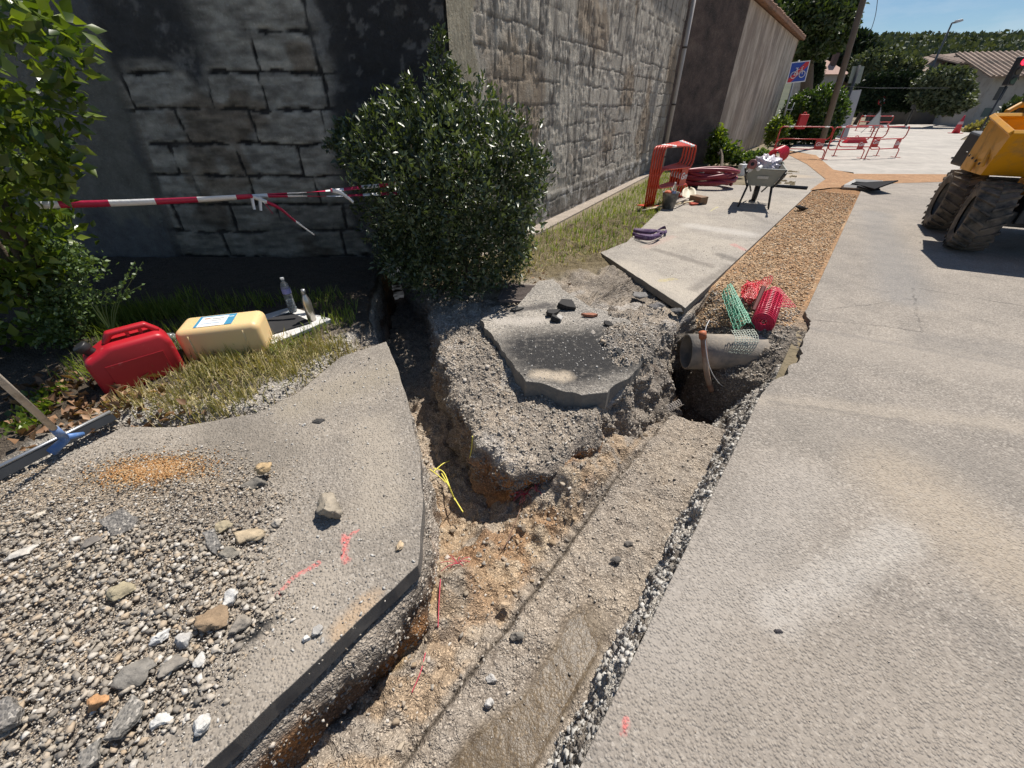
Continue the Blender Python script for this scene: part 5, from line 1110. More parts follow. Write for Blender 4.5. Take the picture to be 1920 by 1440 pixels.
netting('net_sheet', [PY(1440, 585, 3.35), PY(1492, 575, 3.42), PY(1462, 540, 3.75), PY(1440, 545, 3.75)], 10, 8, .0035, M['net_red'], rn, lambda u, v: Vector((0, 0, .05 * math.sin(u * 3) * (1 - u))))
rs = thing('netting_sheet', 'crumpled red netting sheet left of the pink netting roll', 'netting', (0, 0, 0))
netting('net_sheet', [PY(1385, 568, 3.7), PY(1425, 572, 3.6), PY(1440, 535, 3.95), PY(1395, 535, 4.05)], 13, 10, .0045, M['net_orange'], rs, lambda u, v: Vector((.02 * math.sin(v * 9), .0, .06 + .05 * math.sin(u * 5) * math.sin(v * 4))))
netting('net_sheet', [PY(1383, 560, 3.75), PY(1418, 575, 3.6), PY(1425, 545, 3.85), PY(1405, 530, 4.0)], 11, 9, .0045, M['net_orange'], rs, lambda u, v: Vector((.01, .02 * math.sin(u * 9), .03 + .03 * math.cos(u * 7 + v * 3))))
gs = thing('netting_sheet', 'curled green plastic netting hanging over the big pipe', 'netting', (0, 0, 0))
netting('net_sheet', [PY(1350, 560, 3.7), PY(1372, 553, 3.8), PY(1412, 625, 3.25), PY(1375, 632, 3.2)], 9, 17, .0048, M['net_green'], gs, lambda u, v: Vector((0, 0, .05 + .08 * math.sin(u * 3.14))))
netting('net_sheet', [PY(1352, 562, 3.68), PY(1376, 560, 3.75), PY(1405, 600, 3.4), PY(1372, 602, 3.4)], 8, 14, .0045, M['net_green'], gs, lambda u, v: Vector((.02, 0, .01 + .03 * math.sin(u * 3.14))))
netting('net_sheet', [PY(1368, 622, 3.14), PY(1410, 620, 3.14), PY(1403, 665, 2.97), PY(1362, 662, 2.97)], 9, 9, .0035, simple('dusty pale netting', (.42, .45, .38), .6), gs, lambda u, v: Vector((0, -.07 * math.sin(math.pi * v) - .02, .05 * math.sin(math.pi * v) + .02)))
mb = MB(); a, b_ = Vector(PY(1413, 582, 3.42)), Vector(PY(1432, 538, 3.6)); mb.tube([a, b_], [.02, .022], 6); o = mb.build('wooden_stake', simple('dark red wooden stake', (.16, .04, .035), .7), None); tag(o, 'dark red wooden stake sticking up between the red netting pieces', 'stake')

# twine, marker ribbons, roots in the trench
def twine(pts, z, r, m, name, label, cat='twine', dz=.012):
    c = [Vector(P(x, y, z)) for x, y in pts]; c = [Vector((q.x, q.y, max(q.z, float(floor_z(np.array([[q.x, q.y]]))[0]) + dz) if z < -.2 else q.z + dz)) for q in c]
    mb = MB(); mb.tube(spline(c, 6), r, 6); o = mb.build(name, m, None, smooth=True); return tag(o, label, cat)
M['yellow'] = simple('yellow plastic twine', (.75, .68, .12), .5); M['pinkroot'] = simple('pinkish red wire', (.55, .06, .1), .6)
for pts, lab in [([(812, 878), (832, 886), (848, 926), (868, 960)], 'longest strand of yellow twine lying on the branch trench floor'), ([(812, 885), (830, 870), (843, 864)], 'short yellow twine end pointing to the right'),
                 ([(806, 880), (822, 892), (836, 905)], 'short yellow twine strand beside the longest one'), ([(828, 888), (842, 912), (853, 938)], 'yellow twine strand doubled along the longest one')]:
    twine(pts, -.52, .0042, M['yellow'], 'yellow_twine', lab)
for pts, lab in [([(880, 862), (884, 842), (886, 818)], 'yellow straw stuck on the left face of the earth island')]:
    c = [Vector(PY(x, y, 1.86 - i * .0)) for i, (x, y) in enumerate(pts)]; mb = MB(); mb.tube(spline(c, 5), .004, 6); tag(mb.build('yellow_twine', M['yellow'], None, smooth=True), lab, 'twine')
rr = random.Random(9)
for nm, c0p, n_, lab in [('marker_wire', (985, 930), 14, 'tangle of pinkish red marker wire on the rubble below the island tip'), ('marker_wire', (1005, 935), 5, 'smaller tuft of pinkish red wire right of the tangle'),
                     ('marker_mesh', (858, 1055), 10, 'pink red marker mesh at the left side of the trench junction')]:
    mb = MB()
    for k in range(n_):
        a = rr.uniform(0, 6.28); L = rr.uniform(.03, .08); x, y = c0p; q = Vector(P(x, y, -.42)); q.z = float(floor_z(np.array([[q.x, q.y]]))[0]) + .015; L *= 1.3
        mb.tube(spline([q, q + Vector((math.cos(a) * L * .5, math.sin(a) * L * .5, .02)), q + Vector((math.cos(a) * L, math.sin(a) * L, .0))], 4), .0017, 5)
    tag(mb.build(nm, M['pinkroot'], None, smooth=True), lab, 'wire')
twine([(828, 1098), (825, 1140), (822, 1180)], -.46, .0025, M['pinkroot'], 'marker_wire', 'thin red wire running down from the corner of the pavement', 'wire')
twine([(798, 1225), (790, 1262), (772, 1300)], -.46, .0022, M['pinkroot'], 'marker_wire', 'lowest thin red wire in the near end of the trench', 'wire')
twine([(962, 1000), (950, 1018), (940, 1030)], -.46, .0025, simple('thin brown root', (.2, .12, .08), .8), 'root', 'thin brown root below the tangle of red wire', 'root')
twine([(978, 950), (968, 975), (957, 1000), (950, 1020)], -.44, .003, simple('thin brown root', (.2, .12, .08), .8), 'root', 'brown root running down from the tangle of red wire', 'root')

# island bits: burnt black pieces, brick shard, drain grating
def shard(px, w, d, h, rz, col, label, name, cat, z=-.005, tilt=.3, n=6, seed=0):
    w *= 1.2; d *= 1.3; h *= 1.3; n = max(n, 5) if n != 4 else 4
    rg = random.Random(seed); pts = [(math.cos(2 * math.pi * i / n) * w * rg.uniform(.45, 1.15), math.sin(2 * math.pi * i / n) * d * rg.uniform(.6, 1.1)) for i in range(n)]
    mb = MB(); mb.prism(pts, 0, h); o = mb.build(name, simple(name + ' surface', col, .8, .35, 30, .004), None, bevel=.003); q = P(px[0], px[1], z); o.location = (q[0], q[1], z + .005); o.rotation_euler = (tilt, tilt * .5, rz); return tag(o, label, cat)
BLK = (.022, .02, .019)
shard((1062, 578), .1, .07, .045, .3, BLK, 'thick black burnt asphalt lump at the top of the broken slab', 'burnt_chunk', 'asphalt chunk', seed=1)
shard((1035, 590), .08, .035, .03, .8, BLK, 'thin black burnt flake left of the thick black lump', 'burnt_chunk', 'asphalt chunk', seed=2)
shard((1040, 603), .05, .05, .035, 1.2, BLK, 'black crumbled piece in front of the burnt lump', 'burnt_chunk', 'asphalt chunk', seed=3)
shard((1048, 598), .05, .045, .02, .2, (.4, .38, .35), 'small square grey concrete piece among the burnt pieces', 'concrete_piece', 'concrete piece', tilt=.15, n=4, seed=4, z=.01)
shard((1104, 594), .08, .02, .02, .1, (.3, .12, .07), 'long brick-red shard right of the burnt pieces', 'brick_shard', 'shard', tilt=.1, n=5, seed=5)
shard((1140, 610), .05, .025, .02, -.6, BLK, 'black shard at the right of the broken slab', 'burnt_chunk', 'asphalt chunk', seed=6)
shard((968, 582), .1, .03, .012, .4, (.05, .048, .045), 'flat black flakes at the upper left of the broken slab', 'burnt_chunk', 'asphalt chunk', seed=7, tilt=.05)
shard((1158, 665), .022, .04, .03, .2, (.02, .02, .02), 'black round lump on the right part of the broken slab', 'burnt_chunk', 'asphalt chunk', seed=8)
gc = Vector(P(978, 550, -.02)); gr = thing('drain_grating', 'rusty drain grating half hidden under the round bush', 'grating', tuple(gc), R(-8))
mb = MB()
for i in range(13): mb.box((0, -.2 + .033 * i, 0), (.42, .012, .02))
mb.build('bars', simple('rusty grating steel', (.14, .11, .095), .7, .3), gr)
mb = MB()
for x in (-.215, .215): mb.box((x, 0, 0), (.02, .46, .024))
for y in (-.22, .22): mb.box((0, y, 0), (.45, .02, .024))
mb.build('frame', simple('rusty grating steel', (.14, .11, .095), .7, .3), gr)
q = P(655, 458); rock('brick', (655, 458), .12, (.16, .08, .07), 'dull red brick lying in the dark at the foot of the wall', 'brick', .45, 1.9, .1, z=-.02, seed=301, rough_amp=.04)
# ------------------------------------------------------------------ middle distance
def text_mesh(s, size, m, parent, loc, rot, ext=.002, name='lettering', shear=0.):
    cu = bpy.data.curves.new('text', 'FONT'); cu.body = s; cu.size = size; cu.extrude = ext; cu.align_x = 'CENTER'; cu.align_y = 'CENTER'; cu.shear = shear; cu.offset = size * .02
    o = bpy.data.objects.new('text', cu); COL.objects.link(o); bpy.context.view_layer.update(); dg = bpy.context.evaluated_depsgraph_get()
    me = bpy.data.meshes.new_from_object(o.evaluated_get(dg)); bpy.data.objects.remove(o); me.materials.clear()
    r = link(name, me, m, parent); r.location = loc; r.rotation_euler = rot; return r
def make_barrier(L, m, label, group, n=8, r=.019, letters='Gm'):
    t = thing('site_barrier', label, 'barrier', group=group)
    mb = MB()
    mb.tube([(0, 0, 0), (0, 0, .9)] + arc((.1, 0, .9), .1, 180, 90, n) + [(L - .1, 0, 1.)] + arc((L - .1, 0, .9), .1, 90, 0, n) + [(L, 0, .72), (L - .06, 0, .64), (L - .1, 0, .62)], r, 8)
    mb.build('frame', m, t, smooth=True)
    mb = MB(); mb.tube([(L - .06, 0, .62), (.17, 0, .62)] + arc((.17, 0, .46), .155, 90, 270, n) + [(L - .1, 0, .305)] + arc((L - .1, 0, .205), .1, 90, 0, n) + [(L, 0, 0)], r * .9, 8); mb.build('lower_rail', m, t, smooth=True)
    for x in (.02, L): mb = MB(); mb.box((x, 0, .008), (.04, .34, .012)); mb.build('foot', m, t)
    for x in (.25, L - .3): mb = MB(); mb.tube([(x, 0, 1.), (x + .16, 0, 1.)], r * 1.12, 8); mb.build('reflective_band', M['white_band'], t, smooth=True)
    mb = MB(); mb.box((L - .26, 0, .462), (.28, .008, .3)); pl_ = mb.build('plate', m, t)
    text_mesh(letters, .17, M['white_band'], pl_, (L - .26, -.0075, .462), (math.pi / 2, 0, 0), shear=.25)
    return t
def place_ab(t, a, b):
    t.location = (a[0], a[1], 0); t.rotation_euler = (0, 0, math.atan2(b[1] - a[1], b[0] - a[0]))
A0 = P(1207, 388); az = R(36)
st = [make_barrier(1.3, M['red_paint'], 'orange-red tube barrier standing nearest in the stack against the verge', 'orange barriers stacked together')]
labs = ['second orange-red barrier of the stack, counted from the wheelbarrow side', 'third orange-red barrier of the stack, behind two others', 'orange-red barrier at the wall side of the stack', 'last orange-red barrier, lowest behind the others in the stack']
for k in range(4): c = copy_tree(st[0]); st.append(c)
for k, (t_, lab) in enumerate(zip(st, ['orange-red barrier at the left front of the stack, its plate nearest the bucket', 'second orange-red barrier in the stack on the verge, counted from the left front', 'middle orange-red barrier in the stack of five on the verge',
                                  'second orange-red barrier from the wheelbarrow end of the stack', 'orange-red barrier at the right rear of the stack, nearest the wheelbarrow'])):
    t_['label'] = lab; off = .04 * k; t_.location = (A0[0] + .02 + off * 1.2, A0[1] + off * .7, 0); t_.rotation_euler = (0, R(1.0 * (k - 2)), R(47 - .8 * k))
fb = [((9.95, 17.4, 0), P(1537, 298), 'red tube barrier in the row across the street, next to the bicycle sign post'), (P(1543, 299), P(1618, 297), 'red tube barrier in the middle of the row across the street'),
      (P(1621, 298), P(1679, 295), 'red tube barrier at the right end of the row across the street'), (P(1563, 292), P(1643, 292), 'red tube barrier just behind the middle of the row across the street')]
f0 = make_barrier(1.7, M['red_paint2'], fb[0][2], 'red barriers across the street')
fl_ = [f0] + [copy_tree(f0) for _ in range(3)]
for t_, (a, b, lab) in zip(fl_, fb): t_['label'] = lab; place_ab(t_, a, b)
f5 = [(P(1604, 245), P(1640, 247), 'distant barrier left of the triangular sign'), (P(1632, 247), P(1665, 246), 'distant barrier right of the triangular sign'), (P(1795, 236), P(1850, 232), 'distant barrier with red netting beside the house on the right')]
for a, b, lab in f5:
    t_ = make_barrier(max(1.4, math.dist(a[:2], b[:2]) * .95), M['red_paint2'], lab, None, r=.03); place_ab(t_, a, b)

# wheelbarrow
wb = thing('wheelbarrow', 'grey wheelbarrow on black legs, loaded with bags and coils', 'wheelbarrow', (4.72, 8.33, .012), R(-27))
M['tray'] = simple('grey green painted tray', (.27, .28, .25), .5, .12, 5, dirt=(.4, .38, .33), dsc=7, dlo=.55)
b0 = [(-.2, -.16, .37), (.2, -.16, .37), (.16, .36, .35), (-.16, .36, .35)]; t0 = [(-.33, -.27, .66), (.33, -.27, .66), (.27, .64, .7), (-.27, .64, .7)]
mb = MB(); mb.add(b0 + t0, [(3, 2, 1, 0), (0, 1, 5, 4), (1, 2, 6, 5), (2, 3, 7, 6), (3, 0, 4, 7)]); o = mb.build('tray', M['tray'], wb, smooth=False); s_ = o.modifiers.new('s', 'SOLIDIFY'); s_.thickness = .012
mb = MB(); mb.tube([Vector(p) for p in t0], .011, 8, closed=True); mb.build('rim', M['tray'], wb, smooth=True)
text_mesh('ALTRAD', .045, M['white_band'], o, (-.02, -.228, .53), (R(69), 0, 0)) if False else None
mb = MB(); mb.sheet([(-.09, -.232, .5), (.09, -.232, .5), (.09, -.247, .545), (-.09, -.247, .545)], -.002); mb.build('name_plate', simple('worn white print', (.5, .5, .48), .6, .4, 60), wb)
for s in (-1, 1):
    mb = MB(); mb.tube([(s * .1, .62, .17), (s * .17, .3, .34), (s * .24, -.2, .40), (s * .3, -.42, .55), (s * .3, -.62, .62)], .016, 8); mb.build('handle', M['dark_steel'], wb, smooth=True)
    mb = MB(); mb.tube([(s * .3, -.52, .585), (s * .3, -.66, .64)], .022, 10); mb.build('grip', M['black_plastic'], wb, smooth=True)
    mb = MB(); mb.tube([(s * .2, -.18, .38), (s * .26, -.25, .0), (s * .26, -.05, .0), (s * .2, .12, .36)], .014, 8); mb.build('leg', M['dark_steel'], wb, smooth=True)
    mb = MB(); mb.tube([(s * .22, -.17, .36), (s * .335, -.27, .655)], .013, 6); mb.build('brace', M['dark_steel'], wb, smooth=True)
mb = MB(); mb.lathe([(.13, -.04), (.175, -.045), (.185, 0), (.175, .045), (.13, .04)], 28, (0, .6, .185), Matrix.Rotation(R(90), 3, 'Y'), cap=False); wh = mb.build('tyre', M['black_plastic'], wb, smooth=True)
mb = MB(); mb.lathe([(.02, -.05), (.13, -.03), (.13, .03), (.02, .05)], 20, (0, .6, .185), Matrix.Rotation(R(90), 3, 'Y')); mb.build('rim', M['galv'], wb)
WBM = Matrix.Translation((4.72, 8.33, .012)) @ Matrix.Rotation(R(-27), 4, 'Z')
def blob(name, c, s, m, label, cat, seed=0, amp=.25, sc=3):
    bm = bmesh.new(); bmesh.ops.create_icosphere(bm, subdivisions=4, radius=1); V = np.array([v.co[:] for v in bm.verts]); Fc = np.array([[q.index for q in f.verts] for f in bm.faces]); bm.free()
    rid = np.abs(vn(V + seed, sc, seed)) + .5 * np.abs(vn(V + seed, sc * 2.3, seed + 3)); V = V * (1 + amp * (rid - .5))[:, None] * np.array(s); o = link(name, npmesh(name, V, Fc, smooth=True), m); o.location = WBM @ Vector(c) if label else c; return tag(o, label, cat)
M['bag'] = simple('crumpled translucent bag', (.62, .58, .64), .3, .2, 9, Transmission_Weight=.25)
blob('plastic_bag', (-.02, .12, .68), (.22, .24, .17), M['bag'], 'crumpled lilac-white plastic bag heaped in the wheelbarrow', 'bag', 3, .5, 3.5)
blob('plastic_bag', (.1, -.08, .6), (.11, .1, .06), M['white_plastic'], 'small white bag at the near side of the wheelbarrow tray', 'bag', 5, .5, 3)
mb = MB(); a = R(-38)
for i in range(7): 
    y = .38 + .035 * i; mb.tube([(.1 + math.cos(q) * .11 + .02 * i, y, .8 + math.sin(q) * .12 + .008 * i) for q in np.linspace(0, 2 * math.pi, 21)[:-1]], .019, 7, closed=True)
o = mb.build('red_coil', simple('glossy red corrugated duct', (.6, .01, .03), .3), None, smooth=True); o.matrix_world = WBM; tag(o, 'glossy red coiled corrugated duct on top of the wheelbarrow load', 'coil')
nr_ = thing('netting_roll', 'dull pink netting roll lying across the wheelbarrow handles', 'netting'); nr_.location = WBM @ Vector((-.24, -.28, .72)); nr_.rotation_euler = (0, 0, R(-27))
mb = MB(); mb.lathe([(.03, -.16), (.075, -.16), (.078, .2), (.03, .2)], 20, (0, 0, 0), Matrix.Rotation(R(-100), 3, 'X'), cap=False)
mb.build('roll', simple('dull pink roll', (.33, .13, .12), .7, .3, 20), nr_, smooth=True)
mb = MB(); mb.lathe([(.02, -.13), (.035, -.13), (.035, .19), (.02, .19)], 12, (0, 0, 0), Matrix.Rotation(R(-100), 3, 'X')); mb.build('core', M['dark_steel'], nr_, smooth=True)
gn = thing('netting_sheet', 'pale green netting spilling over the nose of the wheelbarrow', 'netting'); gn.matrix_world = WBM
netting('net_sheet', [(.05, .5, .78), (.3, .45, .74), (.34, .72, .6), (.1, .78, .62)], 9, 9, .005, simple('pale green netting', (.3, .48, .38), .5), gn, lambda u, v: Vector((.01 * math.sin(v * 9), 0, .04 * math.sin(u * 4 + v * 3))))
for c_, lab in [((-.26, -.4, .64), 'white tube end beside the left wheelbarrow grip'), ((-.12, -.3, .66), 'white tube end on the near rim of the wheelbarrow')]:
    mb = MB(); mb.tube([Vector(c_), Vector(c_) + Vector((.05, .28, .02))], .035, 12); o = mb.build('tube_piece', M['white_plastic'], None, smooth=True, bevel=.004); o.matrix_world = WBM; tag(o, lab, 'tube')

# dark red hose coil
mb = MB(); hc = Vector((5.0, 11.1, .02)); pts = []
rr = random.Random(3)
hc = Vector(P(1322, 347, .05)); ex = Vector(P(1372, 348, 0)) - Vector(P(1278, 345, 0)); ex.z = 0; hl = ex.length / 2; ex.normalize(); ey = Vector((-ex.y, ex.x, 0))
for i in range(240):
    a = i / 240 * 2 * math.pi * 6; k = i / 240; rx = hl * (.98 - .16 * math.sin(a * .31)) ; pts.append(hc + ex * math.cos(a) * rx + ey * math.sin(a) * .42 * (1 + .12 * math.sin(i * .05)) + Vector((0, 0, .03 + .3 * k + .05 * math.sin(a * 1.5 + k * 4))))
mb.tube(pts, .042, 8); o = mb.build('hose', simple('dark red ribbed hose', (.22, .014, .03), .45, .25, 12, dirt=(.42, .2, .2), dsc=4, dlo=.6), None, smooth=True); tag(o, 'thick coil of dark red hose lying beside the barrier stack', 'hose')
# bucket with bottle, gloves, sledge, shovel
def bucket(px, m, label, s=1.):
    q = P(*px); b_ = thing('bucket', label, 'bucket', (q[0], q[1], .01)); mb = MB(); mb.lathe([(.0, .005), (.105 * s, .0), (.15 * s, .28 * s), (.158 * s, .285 * s), (.145 * s, .28 * s), (.1 * s, .012), (0, .012)], 26, cap=False); mb.build('body', m, b_, smooth=True)
    mb = MB(); mb.tube(arc((0, 0, .27 * s), .152 * s, 200, 340, 14, 'xz'), .004, 6); mb.build('bail', M['galv'], b_, smooth=True); return b_, q
M['bucket'] = simple('dirty dark grey bucket', (.075, .078, .08), .6, .3, 9, dirt=(.35, .33, .3), dsc=7, dlo=.45)
bk_, q = bucket((1252, 392), M['bucket'], 'dirty grey bucket holding a bottle, in front of the barrier stack')
wb2 = thing('water_bottle', 'clear water bottle standing in the dirty grey bucket', 'bottle', (q[0] + .04, q[1], .14)); mb = MB(); mb.lathe([(.04, 0), (.045, .01), (.045, .2), (.02, .27), (.016, .3)], 18); mb.build('body', M['clear'], wb2, smooth=True); mb = MB(); mb.lathe([(.0455, .1), (.0455, .17)], 18, cap=False); mb.build('label', simple('pale blue label', (.35, .4, .6), .5), wb2, smooth=True); mb = MB(); mb.lathe([(.018, .3), (.018, .32)], 12); mb.build('cap', M['white_plastic'], wb2)
blob('cloth', (q[0] - .07, q[1] - .03, .29), (.07, .06, .04), simple('orange rag', (.55, .14, .06), .8), None, None, 8); tag(COL.objects[-1], 'orange rag on the rim of the dirty grey bucket', 'cloth')
bucket((1298, 352), simple('black builders bucket', (.025, .026, .028), .5), 'black bucket behind the barrier stack next to the red hose', 1.15)
sg = thing('sledge_hammer', 'long-handled mallet with a square brown head lying on the pavement', 'mallet', (0, 0, 0))
h0, h1 = Vector(P(1212, 391, .03)), Vector(P(1304, 377, .06)); mb = MB(); mb.tube([h0, h1], .016, 8); mb.build('handle', simple('pale wooden handle', (.6, .5, .33), .7, .15, 12), sg, smooth=True)
mb = MB(); hh_ = (h1 - h0).normalized(); mb.box(h1 + hh_ * .07 + Vector((0, 0, .02)), (.2, .3, .14), Matrix.Rotation(math.atan2(hh_.y, hh_.x), 3, 'Z')); mb.build('head', simple('brown wooden mallet head', (.2, .12, .07), .8, .3, 14, .004), sg, bevel=.012)
mb = MB(); mb.tube([Vector(P(1203, 395, .02)), Vector(P(1232, 389, .03))], .014, 8); o = mb.build('tool_handle', simple('pale wooden handle', (.6, .5, .33), .7, .15, 12), None, smooth=True); tag(o, 'short pale wooden handle in the grass left of the bucket', 'handle')
sv = thing('shovel', 'shovel with a rounded sandy blade leaning behind the bucket', 'shovel', (0, 0, 0))
sc_ = Vector(P(1285, 370, .08)); V = []; 
for i in range(9):
    for j in range(9):
        u, v = i / 8 * 2 - 1, j / 8; w = .14 * math.sqrt(max(.02, 1 - (max(0, v - .45) / .56) ** 2)); V.append(sc_ + Vector((u * w + v * .1, (v - .5) * .34, .05 * u * u + .12 * v)))
mb = MB(); mb.add(V, [(i * 9 + j, (i + 1) * 9 + j, (i + 1) * 9 + j + 1, i * 9 + j + 1) for i in range(8) for j in range(8)]); o = mb.build('blade', simple('sandy steel blade', (.5, .45, .33), .6, .25, 12), sv, smooth=True); s_ = o.modifiers.new('s', 'SOLIDIFY'); s_.thickness = .004
mb = MB(); mb.tube([sc_ + Vector((0, -.16, .02)), sc_ + Vector((-.25, -.5, .03)), sc_ + Vector((-.45, -.75, .03))], .016, 8); mb.build('handle', M['wood_handle'], sv, smooth=True)
def flatcloth(pts, z, m, name, label, cat, seed=0, th=.02):
    c = np.array([P(x, y, z) for x, y in pts]); mb = MB(); mb.prism([(a[0], a[1]) for a in c], z, z + th); o = mb.build(name, m, None, bevel=.008); return tag(o, label, cat)
gl = thing('work_gloves', 'orange-red and black work gloves lying beside the mallet head', 'gloves', (*P(1298, 386)[:2], .015), R(20))
for k, (dx, c) in enumerate([(0, (.5, .09, .05)), (.13, (.03, .03, .035))]):
    mb = MB(); mb.box((dx, 0, .02), (.1, .09, .035))
    for j in range(4): mb.tube([(dx + .04, -.035 + j * .023, .02), (dx + .11 - .01 * abs(j - 1.5), -.045 + j * .028, .03)], .012, 6)
    mb.tube([(dx, .04, .02), (dx + .04, .085, .03)], .013, 6); mb.build('glove', simple('glove fabric', c, .8, .3, 20), gl, bevel=.008)
# purple strap
mb = MB(); sp_ = thing('lifting_strap', 'folded purple webbing strap lying on the raised pavement slab', 'strap', (0, 0, 0))
M['purple'] = simple('purple webbing', (.075, .035, .1), .75, .3, 18, dirt=(.4, .36, .42), dsc=14, dlo=.55)
for k, pts in enumerate([[(1188, 432), (1205, 436), (1225, 436), (1240, 428), (1248, 427), (1249, 434), (1238, 438), (1222, 442), (1200, 440)], [(1186, 438), (1200, 443), (1218, 446), (1236, 443), (1243, 437), (1230, 433), (1210, 431), (1190, 430)], [(1190, 443), (1205, 447), (1224, 448), (1238, 444)]]):
    ribbon([Vector(P(x, y, .05 + .012 * (i % 3))) for i, (x, y) in enumerate(pts)], .05, 'webbing', M['purple'], sp_, 1.0, 6, (.1, .2, 1))
# white canister, far kerb bits
q = P(1338, 352); cn = thing('canister', 'white plastic canister behind the red hose', 'canister', (*P(1388, 330)[:2], .0), R(15)); soft_box('body', .2, .16, .3, M['white_plastic'], cn, bevel=.03); mb = MB(); mb.lathe([(.03, .3), (.03, .35)], 14); mb.build('cap', M['white_plastic'], cn)
mb = MB(); a, b_ = P(1436, 350, .0), P(1513, 355, .0); mb.tube([Vector(a) + Vector((0, 0, .03)), Vector(b_) + Vector((0, 0, .03))], .04, 6); o = mb.build('black_bar', M['dark_steel'], None); tag(o, 'straight black bar on the ground behind the wheelbarrow', 'bar')
# manhole with sheet
mh = thing('manhole', 'open square manhole frame partly covered by bent black rubber mats', 'manhole', (*P(1600, 350)[:2], .01))
fx = [P(1580, 353), P(1640, 357), P(1652, 345), P(1600, 342)]
mb = MB()
for i in range(4): mb.tube([Vector(fx[i]) + Vector((0, 0, .03)), Vector(fx[(i + 1) % 4]) + Vector((0, 0, .03))], .05, 4)
mb.build('frame', simple('pale concrete frame', (.5, .48, .44), .8), mh, world=True)
mb = MB(); mb.add([(p[0], p[1], .008) for p in fx], [(0, 1, 2, 3)]); mb.build('hole_dark_sheet', simple('painted hole darkness', (.008, .008, .008), .9), mh, world=True)  # flat black sheet, its colour stands in for the shade inside the manhole
for k, (pp, zz) in enumerate([([(1597, 345), (1640, 356), (1684, 340), (1640, 343)], (.04, .1, .24, .1)), ([(1605, 350), (1632, 358), (1650, 357), (1626, 346)], (.05, .05, .06, .09))]):
    mb = MB(); vs = [P(x, y, z) for (x, y), z in zip(pp, zz)]; mb.sheet(vs, .025); o = mb.build('rubber_mat', simple('black rubber mat', (.015, .015, .016), .85, Specular_IOR_Level=.15), mh, world=True)

# ------------------------------------------------------------------ dumper
DO = Vector((6.15, 5.5, 0)); DR = R(-27)
dm = thing('site_dumper', 'yellow site dumper with big lugged tyres at the right edge', 'dumper', tuple(DO), DR)
M['yellow_paint'] = simple('worn yellow machine paint', (.62, .29, .012), .38, .12, 3, dirt=(.3, .19, .08), dsc=4, dlo=.5)
M['tyre'] = simple('dusty black tyre', (.045, .042, .038), .8, .3, 10, .004, dirt=(.22, .18, .14), dsc=5, dlo=.38)
M['greymetal'] = simple('dark grey machine metal', (.045, .045, .045), .5, .25, 6, dirt=(.2, .17, .14), dsc=5, dlo=.55)
def wheel(x, y, yaw=-11):
    w = .36; r = .40; mb = MB(); rot = Matrix.Rotation(R(90), 3, 'Y')
    mb.lathe([(.23, -w * .42), (.3, -w / 2), (.37, -w * .48), (.385, -w * .3), (.39, 0), (.385, w * .3), (.37, w * .48), (.3, w / 2), (.23, w * .42)], 48, (x, y, .42), rot, cap=False)
    for k in range(22):
        for s in (-1, 1):
            a = (k + (.5 if s > 0 else 0)) / 22 * 2 * math.pi; da = .25
            def pt(aa, rr, xx): return Vector((x + xx, y + math.sin(aa) * rr, .42 + math.cos(aa) * rr))
            a1 = a + da; t_ = .075
            b_ = [pt(a, .38, s * .0), pt(a1, .36, s * w * .52), pt(a1 + t_, .36, s * w * .52), pt(a + t_, .38, s * .0)]
            tt = [pt(a + .01, .425, s * .0), pt(a1 + .01, .405, s * w * .52), pt(a1 + t_ - .01, .405, s * w * .52), pt(a + t_ - .01, .425, s * .0)]
            mb.hexa(b_, tt)
    ty = mb.build('wheel', M['tyre'], dm)
    for p_ in ty.data.polygons[:48 * 8]: p_.use_smooth = True
    mb = MB(); mb.lathe([(.0, -.06), (.1, -.09), (.12, -.05), (.22, -.04), (.24, -.13)], 30, (x, y, .42), rot, cap=False); mb.lathe([(.24, .13), (.22, .04), (.12, .05), (0, .06)], 30, (x, y, .42), rot, cap=False); mb.build('rim', M['greymetal'], ty, smooth=True)
    T_ = Matrix.Translation((x, y, 0)) @ Matrix.Rotation(R(yaw), 4, 'Z') @ Matrix.Translation((-x, -y, 0)); ty.matrix_basis = T_
for x, y in ((0, 0), (1.35, 0), (.08, 1.3), (1.4, 1.3)): wheel(x, y, -11 if y == 0 else -6)
# skip
sb = [(-.2, .12, .88), (1.55, .12, .88), (1.55, .85, .88), (-.2, .85, .88)]; stp = [(-.31, -.34, 1.35), (1.66, -.34, 1.35), (1.66, .55, 1.52), (-.27, .55, 1.5)]
mb = MB(); mb.add(sb + stp, [(3, 2, 1, 0), (0, 1, 5, 4), (1, 2, 6, 5), (2, 3, 7, 6), (3, 0, 4, 7)]); o = mb.build('skip', M['yellow_paint'], dm); s_ = o.modifiers.new('s', 'SOLIDIFY'); s_.thickness = .012
mb = MB()
for i in range(4):
    a, b_ = Vector(stp[i]), Vector(stp[(i + 1) % 4]); mb.tube([a, b_], .035, 4)
mb.build('skip_rim', M['yellow_paint'], dm, bevel=.004)
mb = MB(); mb.box((-.26, .1, 1.17), (.02, .06, .4), Matrix.Rotation(R(-15), 3, 'X')); mb.box((-.235, .4, 1.15), (.02, .06, .5)); mb.build('skip_rib', M['yellow_paint'], dm, bevel=.004)
mb = MB(); mb.box((.68, .5, .55), (.75, 1.2, .35)); mb.box((.68, .05, .42), (1.1, .18, .18)); mb.box((.68, 1.3, .42), (1.1, .18, .18)); mb.box((.68, 1.25, .6), (.6, .9, .25)); mb.build('chassis', M['greymetal'], dm, bevel=.015)
mb = MB(); mb.lathe([(.0, 0), (.1, 0), (.11, .03), (.07, .05), (.05, .1)], 20, (.55, -.12, .42), Matrix.Rotation(R(90), 3, 'X')); mb.build('hub', M['greymetal'], dm, smooth=True)
